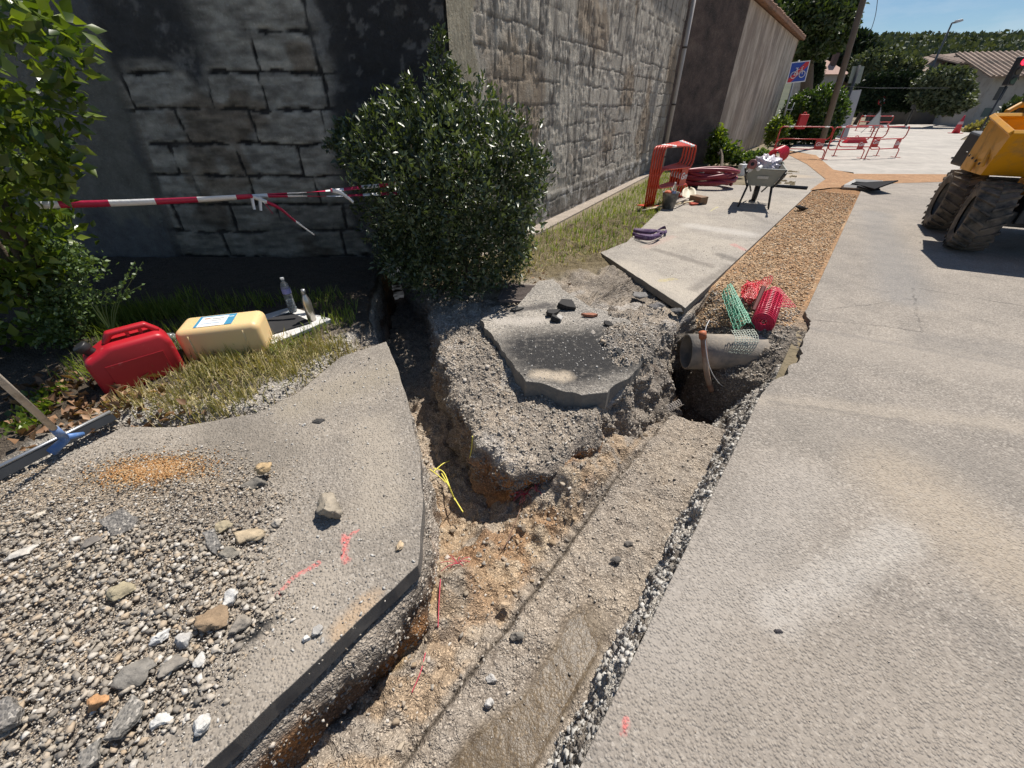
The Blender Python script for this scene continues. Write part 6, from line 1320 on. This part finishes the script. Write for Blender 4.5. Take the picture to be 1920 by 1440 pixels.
mb = MB(); mb.box((.3, .05, .78), (.1, .5, .18)); mb.build('skip_mount', M['yellow_paint'], dm, bevel=.01)
mb = MB(); mb.hexa([(-.02, 1.0, .85), (.35, 1.0, .85), (.35, 1.9, .85), (-.02, 1.9, .85)], [(.02, 1.05, 1.25), (.35, 1.05, 1.25), (.35, 1.9, 1.3), (.02, 1.9, 1.3)]); mb.hexa([(.35, 1.0, .8), (1.5, 1.0, .8), (1.5, 2.3, .8), (.35, 2.3, .8)], [(.35, 1.0, 1.2), (1.5, 1.0, 1.2), (1.5, 2.3, 1.3), (.35, 2.3, 1.3)]); mb.build('body', M['greymetal'], dm, bevel=.03)
mb = MB(); mb.box((.02, 1.0, 1.36), (.2, .12, .07)); mb.tube([(-.02, .92, 1.32), (.0, 1.0, 1.55), (.1, 1.05, 1.62), (.2, 1.05, 1.62)], .035, 8); mb.build('fender_bracket', M['yellow_paint'], dm, bevel=.006)
for x in (.17, 1.25):
    mb = MB(); mb.tube([(x, 1.12, 1.3), (x, 1.12, 2.55)] , .05, 8); mb.build('roll_bar_post', M['black_plastic'], dm, smooth=True)
mb = MB(); mb.tube([(.17, 1.12, 2.55), (1.25, 1.12, 2.55)], .05, 8); mb.build('roll_bar_top', M['black_plastic'], dm, smooth=True)
mb = MB(); mb.tube(spline([(.26, 1.08, 1.4), (.33, 1.05, 1.8), (.24, 1.08, 2.2)], 8), .012, 6); mb.build('cable', M['black_plastic'], dm, smooth=True)
for k_, hx_ in enumerate((.95, 1.1)): mb = MB(); mb.tube(spline([(hx_ - .4, .3, .7), (hx_ - .3, -.02, .62), (hx_ - .1, .0, .5), (hx_, .2, .45)], 8), .016, 8); mb.build('hydraulic_hose', M['black_plastic'], dm, smooth=True)
for k_ in range(5): mb = MB(); mb.lathe([(0, 0), (.016, .0), (.016, .014), (0, .014)], 6, (-.245 + .0 * k_, .2 + .14 * k_, 1.0 + .02 * k_), Matrix.Rotation(R(-90), 3, 'Y')); mb.build('bolt', M['greymetal'], dm)
mb = MB(); mb.lathe([(0, 0), (.03, .01), (.03, .03), (0, .035)], 12, (.1, 1.06, 1.85), Matrix.Rotation(R(90), 3, 'X')); mb.lathe([(0, 0), (.03, .01), (.03, .03), (0, .035)], 12, (.1, 1.06, 2.1), Matrix.Rotation(R(90), 3, 'X')); mb.build('bolt', M['white_plastic'], dm, smooth=True)
# ------------------------------------------------------------------ far side of the street
def crown_px(name, label, cat, Y, ells, n, size, m, seed, trunk=None, lo=.55, lump=.25, asp=.55, group=None, zmin=0.05, depth=1., twigs=True):
    """ells: crown lobes as (px, py, half width px, half height px) seen at distance Y; each gets real depth"""
    bl = []
    for (x, y, wx, wy, *dy) in ells:
        yy = Y + (dy[0] if dy else 0); c = PY(x, y, yy); e = PY(x + wx, y, yy); t_ = PY(x, y - wy, yy); rx = max(.15, abs(e[0] - c[0])); rz = max(.15, abs(t_[2] - c[2]))
        bl.append((c[0], c[1], c[2], rx, max(rx * .8, .4) * depth, rz))
    b = np.array(bl); cx, cy = b[:, 0].mean(), b[:, 1].mean(); t = thing(name, label, cat, (cx, cy, 0), group=group)
    p, nr = shell(bl, n, seed, lo, lump, 1.2 / max(.5, b[:, 3].mean()) * 2.2, zmin); leaves('foliage', p, nr, size, m, t, seed + 1, asp, .9, up=.2)
    if trunk is not None:
        tx, tr = trunk; base = Vector((tx[0], tx[1], -.05)); segs = [([base, base.lerp(Vector(bl[0][:3]), .5) + Vector((.1, 0, 0)), Vector(bl[0][:3])], [tr, tr * .8, tr * .35])]
        for q in bl[1:5]: segs.append(([base.lerp(Vector(bl[0][:3]), .55), Vector(bl[0][:3]).lerp(Vector(q[:3]), .5), Vector(q[:3])], [tr * .5, tr * .3, tr * .1]))
        trunk_mesh('trunk', segs, M['bark'], t)
    return t
# shrubs by the plastered wall
crown_px('green_shrub', 'dark green shrub with bright tips against the dark roughcast wall', 'shrub', 15.2, [(1345, 265, 14, 32), (1340, 300, 18, 25), (1362, 285, 22, 20), (1380, 300, 18, 14)], 2600, .13, M['leaf_laurel'], 401, (P(1352, 318), .05), .3, asp=.6)
crown_px('flowering_shrub', 'low green shrub with white tufts behind the wheelbarrow', 'shrub', 15.0, [(1400, 300, 22, 14), (1425, 292, 18, 12), (1385, 318, 12, 10)], 2000, .1, M['leaf_weed'], 402, None, .2, asp=.7)
M['ivydark'] = leafmat('shaded hedge leaves', [(0, (.02, .04, .012)), (.5, (.05, .09, .02)), (.85, (.12, .18, .035)), (1, (.2, .27, .06))], .3, .4)
crown_px('hedge', 'tall clipped green hedge behind the bicycle sign and the left red barrier', 'hedge', 24, [(1500, 215, 35, 45), (1540, 200, 40, 42), (1530, 245, 42, 26), (1480, 250, 25, 28), (1560, 215, 25, 38)], 13000, .16, M['ivydark'], 403, (P(1520, 262), .12), .6, .12, asp=.6)
crown_px('green_shrub', 'narrow bright green shrub behind the foot of the bicycle sign post', 'shrub', 20.6, [(1450, 245, 9, 28), (1468, 240, 10, 25)], 2000, .14, M['leaf_laurel'], 404, (P(1460, 277), .04), .2)
# trees
crown_px('broadleaf_tree', 'big dense tree rising behind the plastered building', 'tree', 33, [(1520, 35, 75, 60), (1460, 60, 60, 50), (1560, 55, 45, 45), (1500, -40, 90, 60, 3), (1575, 10, 38, 45), (1450, -10, 60, 60, 3), (1500, 95, 50, 22)], 30000, .3, M['leaf_tree'], 410, ((P(1535, 228)[0] * 0 + PY(1535, 160, 33)[0], 33), .45), .55, .22)
crown_px('dark_pine', 'dark rounded pine right behind the leaning utility pole', 'tree', 75, [(1600, 85, 28, 22), (1590, 108, 35, 22), (1625, 105, 22, 26), (1585, 130, 30, 18)], 7000, .8, M['leaf_dark'], 411, ((PY(1600, 140, 75)[0], 75), .5), .5, .2)
crown_px('cypress', 'dark narrow cypress trunk and foliage between the sign and the pole', 'tree', 42, [(1530, 120, 9, 28), (1527, 145, 10, 26)], 2600, .4, M['leaf_dark'], 412, ((PY(1527, 150, 42)[0], 42), .25), .4, .15)
crown_px('clipped_hedge', 'high dark hedge with a sunlit green top along the far side of the street', 'hedge', 46, [(1625, 175, 22, 35), (1650, 172, 25, 38), (1675, 172, 25, 38), (1700, 172, 24, 36), (1716, 175, 16, 34)], 20000, .32, M['leaf_dark'], 413, (P(1660, 228), .2), .75, .06, depth=.7)
for i, (x, y, wx, wy, lab) in enumerate([(1628, 118, 26, 24, 'grey-green feathery tree above the left part of the dark hedge'), (1662, 122, 26, 26, 'grey-green feathery tree above the middle of the dark hedge'), (1700, 130, 28, 22, 'grey-green feathery tree above the right part of the dark hedge')]):
    crown_px('feathery_tree', lab, 'tree', 52 + i, [(x, y, wx, wy), (x - 10, y + 12, wx * .8, wy * .8), (x + 10, y - 8, wx * .6, wy * .7)], 9000, .36, M['leaf_pale'], 420 + i, ((PY(x, y, 52)[0], 52 + i), .2), .4, .35, asp=.4, group='feathery trees above the dark hedge')
crown_px('oleander', 'large pale rounded bush beside the house on the right', 'bush', 44, [(1765, 155, 38, 30), (1745, 175, 30, 26), (1795, 160, 28, 30), (1775, 190, 40, 22), (1805, 185, 20, 26)], 19000, .34, M['leaf_pale'], 430, (P(1770, 232), .2), .5, .3)
crown_px('roadside_bush', 'rough green bush on the bank behind the dumper roll bar', 'bush', 30, [(1905, 215, 26, 30), (1890, 238, 30, 16), (1940, 205, 30, 40)], 6000, .32, M['leaf_tree'], 431, (P(1900, 250), .1), .4, .3)
crown_px('dry_shrub', 'dry yellow-green shrub at the foot of the house on the right', 'shrub', 36, [(1838, 238, 14, 8), (1822, 242, 12, 6), (1850, 232, 10, 10)], 2200, .25, M['grass_dry'], 432, None, .3, .3)
# wooded hill: terrain plus a mass of pines
def hill_h(p):
    x, y = p[:, 0], p[:, 1]; r = smooth(95, 330, y - .05 * np.abs(x - 200)); return r * (31 + 4 * vn(p, .006, 3) + 2.5 * vn(p, .02, 4)) - .06
hx, hy = np.linspace(-350, 750, 120), np.linspace(90, 420, 60); X_, Y_ = np.meshgrid(hx, hy); p = np.c_[X_.ravel(), Y_.ravel()]; z = hill_h(p); n, m_ = len(hx), len(hy)
i = (np.arange(m_ - 1)[:, None] * n + np.arange(n - 1)[None, :]).ravel(); t = NT('wooded hillside ground'); M['hill'] = t.fin(t.ramp(t.noise(.2, 5), [(.3, (.03, .04, .02)), (.7, (.07, .075, .04))]), .95)
tag(link('hills', npmesh('hills', np.c_[p, z], np.c_[i, i + 1, i + n + 1, i + n], smooth=True), M['hill']), kind='structure')
rg = np.random.default_rng(77); n = 5200; pp = np.c_[rg.uniform(60, 520, n), rg.uniform(100, 345, n)]; pp = pp[(pp[:, 0] > pp[:, 1] * .62) & (pp[:, 0] < pp[:, 1] * 1.45)]
zz = hill_h(pp); k = 34; N = len(pp); d = rg.normal(0, 1, (N, k, 3)); d /= np.linalg.norm(d, axis=2)[:, :, None]; sc = rg.uniform(1.8, 3.6, N)[:, None, None]
c3 = np.c_[pp, zz + sc[:, 0, 0] * 1.1][:, None, :]; pos = (c3 + d * sc * np.array([1, 1, .85]) * rg.uniform(.5, 1, (N, k, 1))).reshape(-1, 3)
M['pine'] = leafmat('hillside pine foliage', [(0, (.055, .07, .045)), (.5, (.095, .115, .075)), (1, (.15, .17, .11))], .12, .7, .2)
o = leaves('pine_wood', pos, d.reshape(-1, 3), 1.9, M['pine'], None, 78, .8, .7, up=.3); tag(o, 'mass of pines covering the hill along the skyline', 'trees', kind='stuff')

# houses
M['house_wall'] = simple('pale grey render wall', (.42, .40, .37), .9, .12, .6, dirt=(.28, .25, .22), dsc=1.2)
M['shutter'] = simple('grey green shutter', (.13, .17, .15), .7); M['farroof'] = simple('weathered brown roof tiles', (.27, .2, .155), .9, .45, 1.5, .02, dirt=(.14, .12, .1), dsc=.7)
hs = thing('house', 'pale rendered house with brown tiled roofs on the right side of the street', 'house', (PY(1860, 200, 46)[0], 46, 0))
Yh = 46; a0 = PY(1822, 225, Yh); a1 = PY(1862, 225, Yh); xL, xR = PY(1812, 235, Yh)[0], PY(1965, 235, 41)[0]
WL = Vector((PY(1830, 210, Yh)[0], Yh, 0)); WR = WL + Vector((9, -3.4, 0)); zE = PY(1857, 143, Yh)[2]
def hq(name, a, b, z0, z1, m, th=.3):
    n = Vector((b.y - a.y, a.x - b.x, 0)).normalized() * -th; mb = MB(); mb.hexa([(a.x, a.y, z0), (b.x, b.y, z0), (b.x + n.x, b.y + n.y, z0), (a.x + n.x, a.y + n.y, z0)], [(a.x, a.y, z1), (b.x, b.y, z1), (b.x + n.x, b.y + n.y, z1), (a.x + n.x, a.y + n.y, z1)]); return mb.build(name, m, hs, world=True)
wl_ = hq('wall', WL, WR, -.1, zE, M['house_wall'])
BL = WL + Vector((2.6, 7, 0)); hq('wall', BL, WL - Vector((.004, .004, 0)), -.1, zE, M['house_wall'])
dd = (WR - WL).normalized(); on = Vector((dd.y, -dd.x, 0)) * .03
for (s, w, z0, z1, nm) in [(.7, .6, 2.1, 3.1, 'window'), (2.9, .6, 2.3, 3.2, 'window'), (2.2, 1.0, .0, 1.9, 'door'), (5.2, .8, 2.0, 3.1, 'window'), (.5, .6, .8, 1.5, 'shutter')]:
    a = WL + dd * s + on; mb = MB(); mb.hexa([(a.x, a.y, z0), ((a + dd * w).x, (a + dd * w).y, z0), ((a + dd * w - on * 2).x, (a + dd * w - on * 2).y, z0), ((a - on * 2).x, (a - on * 2).y, z0)], [(a.x, a.y, z1), ((a + dd * w).x, (a + dd * w).y, z1), ((a + dd * w - on * 2).x, (a + dd * w - on * 2).y, z1), ((a - on * 2).x, (a - on * 2).y, z1)])
    mb.build(nm, simple('dark window glass', (.03, .035, .045), .25) if nm == 'window' and s < 1 else M['shutter'], hs, world=True)
def roofq(pts, nt, thick=.12, r=.14):
    a, b, c, d_ = [Vector(q) for q in pts]; mb = MB(); mb.sheet([a, b, c, d_], thick)
    for k in range(nt): p0 = a.lerp(b, (k + .5) / nt); p1 = d_.lerp(c, (k + .5) / nt); mb.tube([p0 + Vector((0, 0, .1)), p1 + Vector((0, 0, .1))], r, 6)
    return mb
e0 = WL + Vector((-.9, -.5, zE)); e1 = WR + Vector((.4, -.6, zE)); r1 = WR + Vector((2.2, 5, zE + 1.9)); r0 = Vector(PY(1790, 102, Yh + 5.5))
e0 = Vector(PY(1856, 146, Yh - .5)) ; roofq([e0, e1, r1, r0], 26).build('roof', M['farroof'], hs, world=True)
# taller wing behind
W2 = Vector((PY(1800, 120, 55)[0], 55, 0)); W2b = W2 + Vector((26, -2, 0)); z2 = PY(1860, 122, 55)[2]; 
mb = MB(); mb.hexa([(W2.x, W2.y, -.1), (W2b.x, W2b.y, -.1), (W2b.x + 2, W2b.y + 8, -.1), (W2.x + 1, W2.y + 8, -.1)], [(W2.x, W2.y, z2), (W2b.x, W2b.y, z2), (W2b.x + 2, W2b.y + 8, z2), (W2.x + 1, W2.y + 8, z2)]); mb.build('wing', M['house_wall'], hs, world=True)
roofq([W2 + Vector((-1, -.9, z2)), W2b + Vector((0, -.9, z2)), W2b + Vector((1, 5, z2 + 1.1)), W2 + Vector((.3, 5, z2 + 1.1))], 60).build('roof', M['farroof'], hs, world=True)
gb = thing('barn', 'dark gabled barn behind the oleander bush', 'building', (PY(1770, 130, 58)[0], 58, 0)); ga = Vector(PY(1748, 128, 58)); gb2 = Vector(PY(1795, 100, 58)); gc2 = Vector(PY(1830, 125, 58))
mb = MB(); b3 = Vector((0, 7, 0)); g0, g1 = Vector((ga.x, 58, 0)), Vector((gc2.x, 58, 0))
mb.add([g0, g1, Vector((gc2.x, 58, ga.z)), Vector((gb2.x, 58, gb2.z)), Vector((ga.x, 58, ga.z)), g0 + b3, g1 + b3, Vector((gc2.x, 65, ga.z)), Vector((gb2.x, 65, gb2.z)), Vector((ga.x, 65, ga.z))], [(0, 1, 2, 3, 4), (9, 8, 7, 6, 5), (0, 4, 9, 5), (1, 6, 7, 2)]); mb.build('wall', simple('dark barn wall', (.09, .085, .085), .9), gb, world=True)
mb = MB(); u_ = Vector((0, -.3, .05)); mb.sheet([Vector((ga.x - .6, 57.6, ga.z - .25)), Vector((gb2.x, 57.6, gb2.z + .05)), Vector((gb2.x, 65.4, gb2.z + .05)), Vector((ga.x - .6, 65.4, ga.z - .25))], -.2); mb.sheet([Vector((gb2.x, 57.6, gb2.z + .06)), Vector((gc2.x + .6, 57.6, ga.z - .2)), Vector((gc2.x + .6, 65.4, ga.z - .2)), Vector((gb2.x, 65.4, gb2.z + .06))], -.2); mb.build('roof', M['farroof'], gb, world=True)
fh = thing('far_house', 'small distant house with a pinkish tiled roof and a chimney, left of the utility pole', 'house', (PY(1555, 130, 70)[0], 70, 0)); q0, q1 = PY(1528, 140, 70), PY(1582, 140, 70); qz = q0[2]; qt = PY(1545, 110, 70)[2]
mb = MB(); mb.box(((q0[0] + q1[0]) / 2, 72, qz / 2), (q1[0] - q0[0], 5, qz)); mb.build('wall', M['house_wall'], fh, world=True)
mb = MB(); x0, x1 = q0[0] - .4, q1[0] + .4; xm0, xm1 = x0 + 2.2, x1 - 2.2; mb.add([(x0, 69, qz), (x1, 69, qz), (x1, 75, qz), (x0, 75, qz), (xm0, 72, qt), (xm1, 72, qt)], [(0, 1, 5, 4), (1, 2, 5), (2, 3, 4, 5), (3, 0, 4), (3, 2, 1, 0)]); rf = mb.build('roof', simple('pinkish roof tiles', (.42, .27, .22), .9, .2, 2), fh, world=True)
mb = MB(); cq = PY(1566, 108, 71); mb.box((cq[0], 71, cq[2] - .6), (.6, .6, 2.2)); mb.build('chimney', simple('dark chimney', (.12, .08, .07), .9), rf, world=True)
# low walls
def lowwall(a, b, h, m, name, label, th=.25):
    a, b = Vector((a[0], a[1], 0)), Vector((b[0], b[1], 0)); L = (b - a).length; mb = MB(); mb.box((L / 2, 0, h / 2 - .05), (L, th, h)); mb.box((L / 2, 0, h - .02), (L, th + .08, .06)); o = mb.build(name, m, None, bevel=.02); o.location = a; o.rotation_euler = (0, 0, math.atan2(b.y - a.y, b.x - a.x)); return tag(o, label, 'wall')
lowwall(P(1625, 232), P(1782, 232), PY(1700, 208, P(1700, 232)[1])[2], simple('grey rough garden wall', (.15, .14, .125), .95, .3, 2, .03), 'garden_wall', 'low grey garden wall below the dark hedge and the oleander')
lowwall((PY(1480, 240, 27)[0], 27, 0), (PY(1560, 240, 27.5)[0], 27.5, 0), .5, simple('dark plinth', (.08, .08, .07), .95), 'hedge_plinth', 'dark low plinth under the tall clipped hedge')

# ------------------------------------------------------------------ poles, signs, lamp, cones
pole = thing('utility_pole', 'leaning wooden utility pole crossing the top of the picture', 'pole', (0, 0, 0)); pb_ = Vector((14.98, 22.3, -.1)); ptp = Vector(PY(1632, -45, 21.9)) 
mb = MB(); mb.tube([pb_, pb_.lerp(ptp, .5), ptp + (ptp - pb_) * .35], [.13, .12, .1], 14); mb.build('post', simple('tarred weathered pole wood', (.13, .10, .075), .9, .35, 5, .01), pole, smooth=True)
mb = MB(); mb.tube(spline([PY(1648, -30, 22), PY(1643, 20, 21.9), PY(1636, 48, 21.8), PY(1628, 68, 21.7)], 6), .012, 5); mb.build('cable', simple('grey cable', (.08, .08, .09), .6), pole, smooth=True)
tw = thing('overhead_wire', 'thin overhead wire hanging across the street from the utility pole', 'wire', (0, 0, 0)); mb = MB(); mb.tube([Vector(PY(1545, 160, 24)), Vector(PY(1640, 165, 24)), Vector(PY(1780, 165, 40))], .008, 5); mb.build('wire', simple('grey cable', (.08, .08, .09), .6), tw)
# bicycle lane end sign
bp = P(1453, 281); sy = bp[1]; sgn = thing('bicycle_sign', 'square blue end-of-cycle-lane sign with a red diagonal on a grey post', 'sign', (bp[0], sy, 0))
M['post'] = simple('galvanised sign post', (.35, .36, .36), .5, .15, 5, Metallic=.3)
c1_ = PY(1497, 133, sy); tl, tr_, br, bl_ = PY(1483, 117, sy), PY(1519, 113, sy), PY(1509, 153, sy), PY(1473, 157, sy)
mb = MB(); mb.tube([(0, 0, 0), (c1_[0] - bp[0] - .1, .03, c1_[2] + .35)], .04, 10); mb.tube([(.12, .05, 1.0), (.2, .05, 1.75)], .015, 6); mb.build('post', M['post'], sgn, smooth=True)
for z in (1.05, 1.5): mb = MB(); mb.box((.07, .03, z), (.28, .03, .03)); mb.build('clamp', M['post'], sgn)
def sg_pt(u, v, off=0.):      # plate coordinates 0..1
    a = Vector(bl_).lerp(Vector(br), u); b_ = Vector(tl).lerp(Vector(tr_), u); return a.lerp(b_, v) + Vector((0, -off, 0))
def plate(name, u0, u1, v0, v1, off, m, par, th=.006, pts=None):
    pp_ = pts or [(u0, v0), (u1, v0), (u1, v1), (u0, v1)]; mb = MB(); mb.sheet([sg_pt(u, v, off) for u, v in pp_], th); return mb.build(name, m, par, world=True)
M['signblue'] = simple('blue sign face', (.015, .06, .36), .35, .05); M['signred'] = simple('red sign face', (.55, .02, .03), .35, .05); M['signwhite'] = simple('white sign face', (.75, .75, .75), .35, .04); M['signback'] = simple('grey sign back', (.33, .34, .36), .5, .1, 1)
pf = plate('plate', 0, 1, 0, 1, .02, M['signwhite'], sgn); plate('blue_field', .05, .95, .05, .95, .032, M['signblue'], pf, .003)
plate('red_bar', 0, 0, 0, 0, .038, M['signred'], pf, .003, [(.05, .05), (.22, .05), (.95, .78), (.95, .95), (.78, .95), (.05, .22)])
def ring(cu, cv, r, w, name, par, off=.046, n=20):
    mb = MB(); mb.tube([sg_pt(cu + r * math.cos(a), cv + r * math.sin(a), off) for a in np.linspace(0, 2 * math.pi, n + 1)[:-1]], w, 5, closed=True); return mb.build(name, M['signwhite'], par, world=True)
bike = [ring(.28, .38, .15, .014, 'bicycle_wheel', pf), ring(.72, .38, .15, .014, 'bicycle_wheel', pf)]
mb = MB()
fr = [(.28, .38), (.4, .62), (.64, .62), (.48, .38), (.28, .38)]; mb.tube([sg_pt(u, v, .048) for u, v in fr], .013, 5); mb.tube([sg_pt(u, v, .05) for u, v in [(.48, .38), (.38, .7), (.32, .7), (.44, .7)]], .013, 5); mb.tube([sg_pt(u, v, .05) for u, v in [(.72, .38), (.62, .72), (.7, .74)]], .013, 5); mb.build('bicycle_frame', M['signwhite'], pf, world=True)
# big grey sign backs
gb_ = P(1562, 264); gy = gb_[1]; bs = thing('direction_sign', 'large plain grey sign back on a dark post beside the hedge', 'sign', (gb_[0], gy, 0))
mb = MB(); mb.sheet([Vector(PY(*q, gy)) + Vector((0, .08, 0)) for q in [(1553, 255), (1588, 262), (1617, 168), (1577, 172)]], .03); mb.build('panel', M['signback'], bs, world=True)
mb = MB(); mb.tube([Vector((gb_[0], gy, 0)), Vector(PY(1612, 122, gy))], .07, 10); mb.build('post', simple('dark grey post', (.05, .052, .055), .5), bs, smooth=True, world=True)
mb = MB(); mb.sheet([Vector(PY(*q, gy)) + Vector((0, .1, 0)) for q in [(1592, 156), (1614, 156), (1623, 124), (1601, 124)]], .03); mb.build('upper_panel', simple('pale back of upper sign', (.22, .25, .22), .6, .2, 2), bs, world=True)
# round prohibition sign
rp = P(1646, 238); ry = rp[1]; rc = Vector(PY(1654, 189, ry)); rsn = thing('round_sign', 'small round white and red traffic sign in front of the dark hedge', 'sign', (rp[0], ry, 0)); X90 = Matrix.Rotation(R(90), 3, 'X')
mb = MB(); mb.tube([(0, .03, 0), (rc.x - rp[0], .03, rc.z)], .035, 8); mb.build('post', M['post'], rsn, smooth=True)
rr_ = (PY(1661, 189, ry)[0] - rc.x); mb = MB(); mb.lathe([(0, 0), (rr_, 0), (rr_, .02), (0, .02)], 28, rc, X90); dsc = mb.build('disc', M['signwhite'], rsn, world=True)
mb = MB(); mb.lathe([(rr_ * .72, .0), (rr_ * 1.02, .0), (rr_ * 1.02, .03), (rr_ * .72, .03)], 28, rc, X90, cap=False); mb.build('red_ring', M['signred'], dsc, world=True)
mb = MB(); mb.box(rc + Vector((0, -.03, 0)), (rr_ * .7, .012, rr_ * .3)); mb.build('symbol', M['black_plastic'], dsc, world=True)
# triangular works sign
ty_ = P(1640, 250)[1]; tsn = thing('triangular_sign', 'white triangular works sign standing by the distant barriers', 'sign', (P(1640, 250)[0], ty_, 0))
mb = MB(); mb.sheet([Vector(PY(1622, 238, ty_)), Vector(PY(1648, 240, ty_)), Vector(PY(1651, 207, ty_))], .02); o = mb.build('plate', simple('pale grey sign face', (.45, .46, .45), .5), tsn, world=True)
mb = MB(); tp_ = [Vector(PY(*q, ty_)) + Vector((0, -.03, 0)) for q in [(1622, 238), (1648, 240), (1651, 207)]]; mb.tube(tp_, .03, 4, closed=True); mb.build('border', M['signback'], o, world=True)
mb = MB(); mb.tube([tp_[0] + Vector((.2, .05, 0)), Vector((tp_[0].x + .1, ty_ + .3, 0))], .02, 6); mb.tube([tp_[1] + Vector((-.2, .05, 0)), Vector((tp_[1].x - .1, ty_ + .3, 0))], .02, 6); mb.build('legs', M['post'], tsn, world=True)
for (cx, lab) in [((1602, 268), 'red plastic barrier foot lying behind the left end of the middle barrier'), ((1500, 262), 'red box half hidden in the hedge behind the left barrier')]:
    q = P(*cx) if cx[0] > 1550 else (*PY(1506, 222, 23)[:2], .7)
    t_ = thing('red_box', lab, 'box', (q[0], q[1], q[2])); mb = MB(); mb.hexa([(-.6, -.2, 0), (.6, -.2, 0), (.6, .2, 0), (-.6, .2, 0)], [(-.4, -.12, .25), (.4, -.12, .25), (.4, .12, .25), (-.4, .12, .25)]) if cx[0] > 1550 else mb.box((0, 0, .3), (.4, .2, .6)); mb.build('body', M['signred'], t_, bevel=.03)
    mb = MB(); mb.tube(arc((0, 0, .25 if cx[0] > 1550 else .6), .08, 0, 180, 8), .02, 6); mb.build('handle', M['signred'], t_, smooth=True)
# cones
def cone(px, s, label):
    q = P(*px); t_ = thing('traffic_cone', label, 'cone', (q[0], q[1], 0)); mb = MB(); mb.lathe([(.16 * s, .03), (.03 * s, .75 * s), (.02 * s, .76 * s)], 20); b_ = mb.build('body', simple('faded red cone', (.55, .04, .06), .5), t_, smooth=True)
    mb = MB(); mb.box((0, 0, .018), (.42 * s, .42 * s, .035)); mb.build('base', simple('faded red cone', (.55, .04, .06), .5), t_, bevel=.01); mb = MB(); mb.lathe([(.106 * s, .38 * s), (.085 * s, .5 * s)], 20, cap=False); mb.build('reflective_band', simple('pinkish white band', (.7, .45, .45), .4), b_, smooth=True)
cone((1791, 250), 1.45, 'red traffic cone standing alone on the road before the house')
# street lamp
lb_ = P(1697, 238); ly = lb_[1]; lt = Vector(PY(1785, 43, ly)); sl_ = thing('street_lamp', 'tall slim street lamp with a single arm against the sky', 'street lamp', (lb_[0], ly, 0)); top = lt - Vector((lb_[0], ly, 0))
mb = MB(); mb.tube([(0, 0, 0), (top.x * .5, 0, top.z * .5), (top.x, 0, top.z)], [.11, .09, .06], 12); mb.build('pole', simple('dark grey lamp pole', (.09, .095, .1), .5), sl_, smooth=True)
hd2 = Vector(PY(1806, 37, ly)) - Vector((lb_[0], ly, 0)); mb = MB(); mb.tube([top, top.lerp(hd2, .35)], .045, 8); mb.build('arm', simple('dark grey lamp pole', (.09, .095, .1), .5), sl_, smooth=True)
mb = MB(); hl_ = (hd2 - top); mb.hexa([top.lerp(hd2, .25) + Vector((0, -.18, -.1)), hd2 + Vector((0, -.12, -.08)), hd2 + Vector((0, .12, -.08)), top.lerp(hd2, .25) + Vector((0, .18, -.1))], [top.lerp(hd2, .3) + Vector((0, -.12, .12)), hd2 + Vector((-.1, -.08, .06)), hd2 + Vector((-.1, .08, .06)), top.lerp(hd2, .3) + Vector((0, .12, .12))]); mb.build('lamp_head', simple('pale lamp head', (.6, .6, .58), .4), sl_, bevel=.03)
mb = MB(); bxp = Vector(PY(1718, 190, ly)) - Vector((lb_[0], ly, 0)); mb.box((bxp.x - .1, -.16, bxp.z), (.55, .04, 1.1)); mb.build('notice_board', simple('pale notice panel', (.3, .3, .32), .5, .5, 3), sl_, bevel=.01)
# temporary traffic light
ty2 = 17.; tc = Vector(PY(1904, 134, ty2)); tb = Vector((PY(1868, 262, ty2)[0] - .05, ty2, 0)); tl_ = thing('traffic_light', 'temporary traffic light showing red behind the dumper', 'traffic light', tuple(tb))
rel = tc - tb; mb = MB(); mb.tube([(rel.x, .03, 0), (rel.x, .03, rel.z - .3)], .03, 8); mb.tube([(rel.x - .5, .03, .03), (rel.x + .5, .03, .03)], .03, 6); mb.build('post', M['dark_steel'], tl_, smooth=True)
mb = MB(); mb.box((rel.x, 0, rel.z), (.27, .2, .78)); hb = mb.build('housing', M['black_plastic'], tl_, bevel=.03)
t = NT('lit red lamp'); t.b.inputs['Emission Color'].default_value = (1, .02, .05, 1); t.b.inputs['Emission Strength'].default_value = 2.2; M['redlamp'] = t.fin((.6, .02, .03), .3)
for k, mm in enumerate([M['redlamp'], simple('unlit amber lens', (.06, .04, .02), .3), simple('unlit green lens', (.02, .05, .03), .3)]):
    mb = MB(); mb.lathe([(0, 0), (.09, 0), (.095, .02)], 20, (rel.x, -.1, rel.z + .25 - k * .25), Matrix.Rotation(R(90), 3, 'X')); mb.build('lens', mm, hb); 
    mb = MB(); mb.tube(arc((rel.x, -.16, rel.z + .25 - k * .25), .1, 10, 170, 10), .012, 5); mb.build('visor', M['black_plastic'], hb)
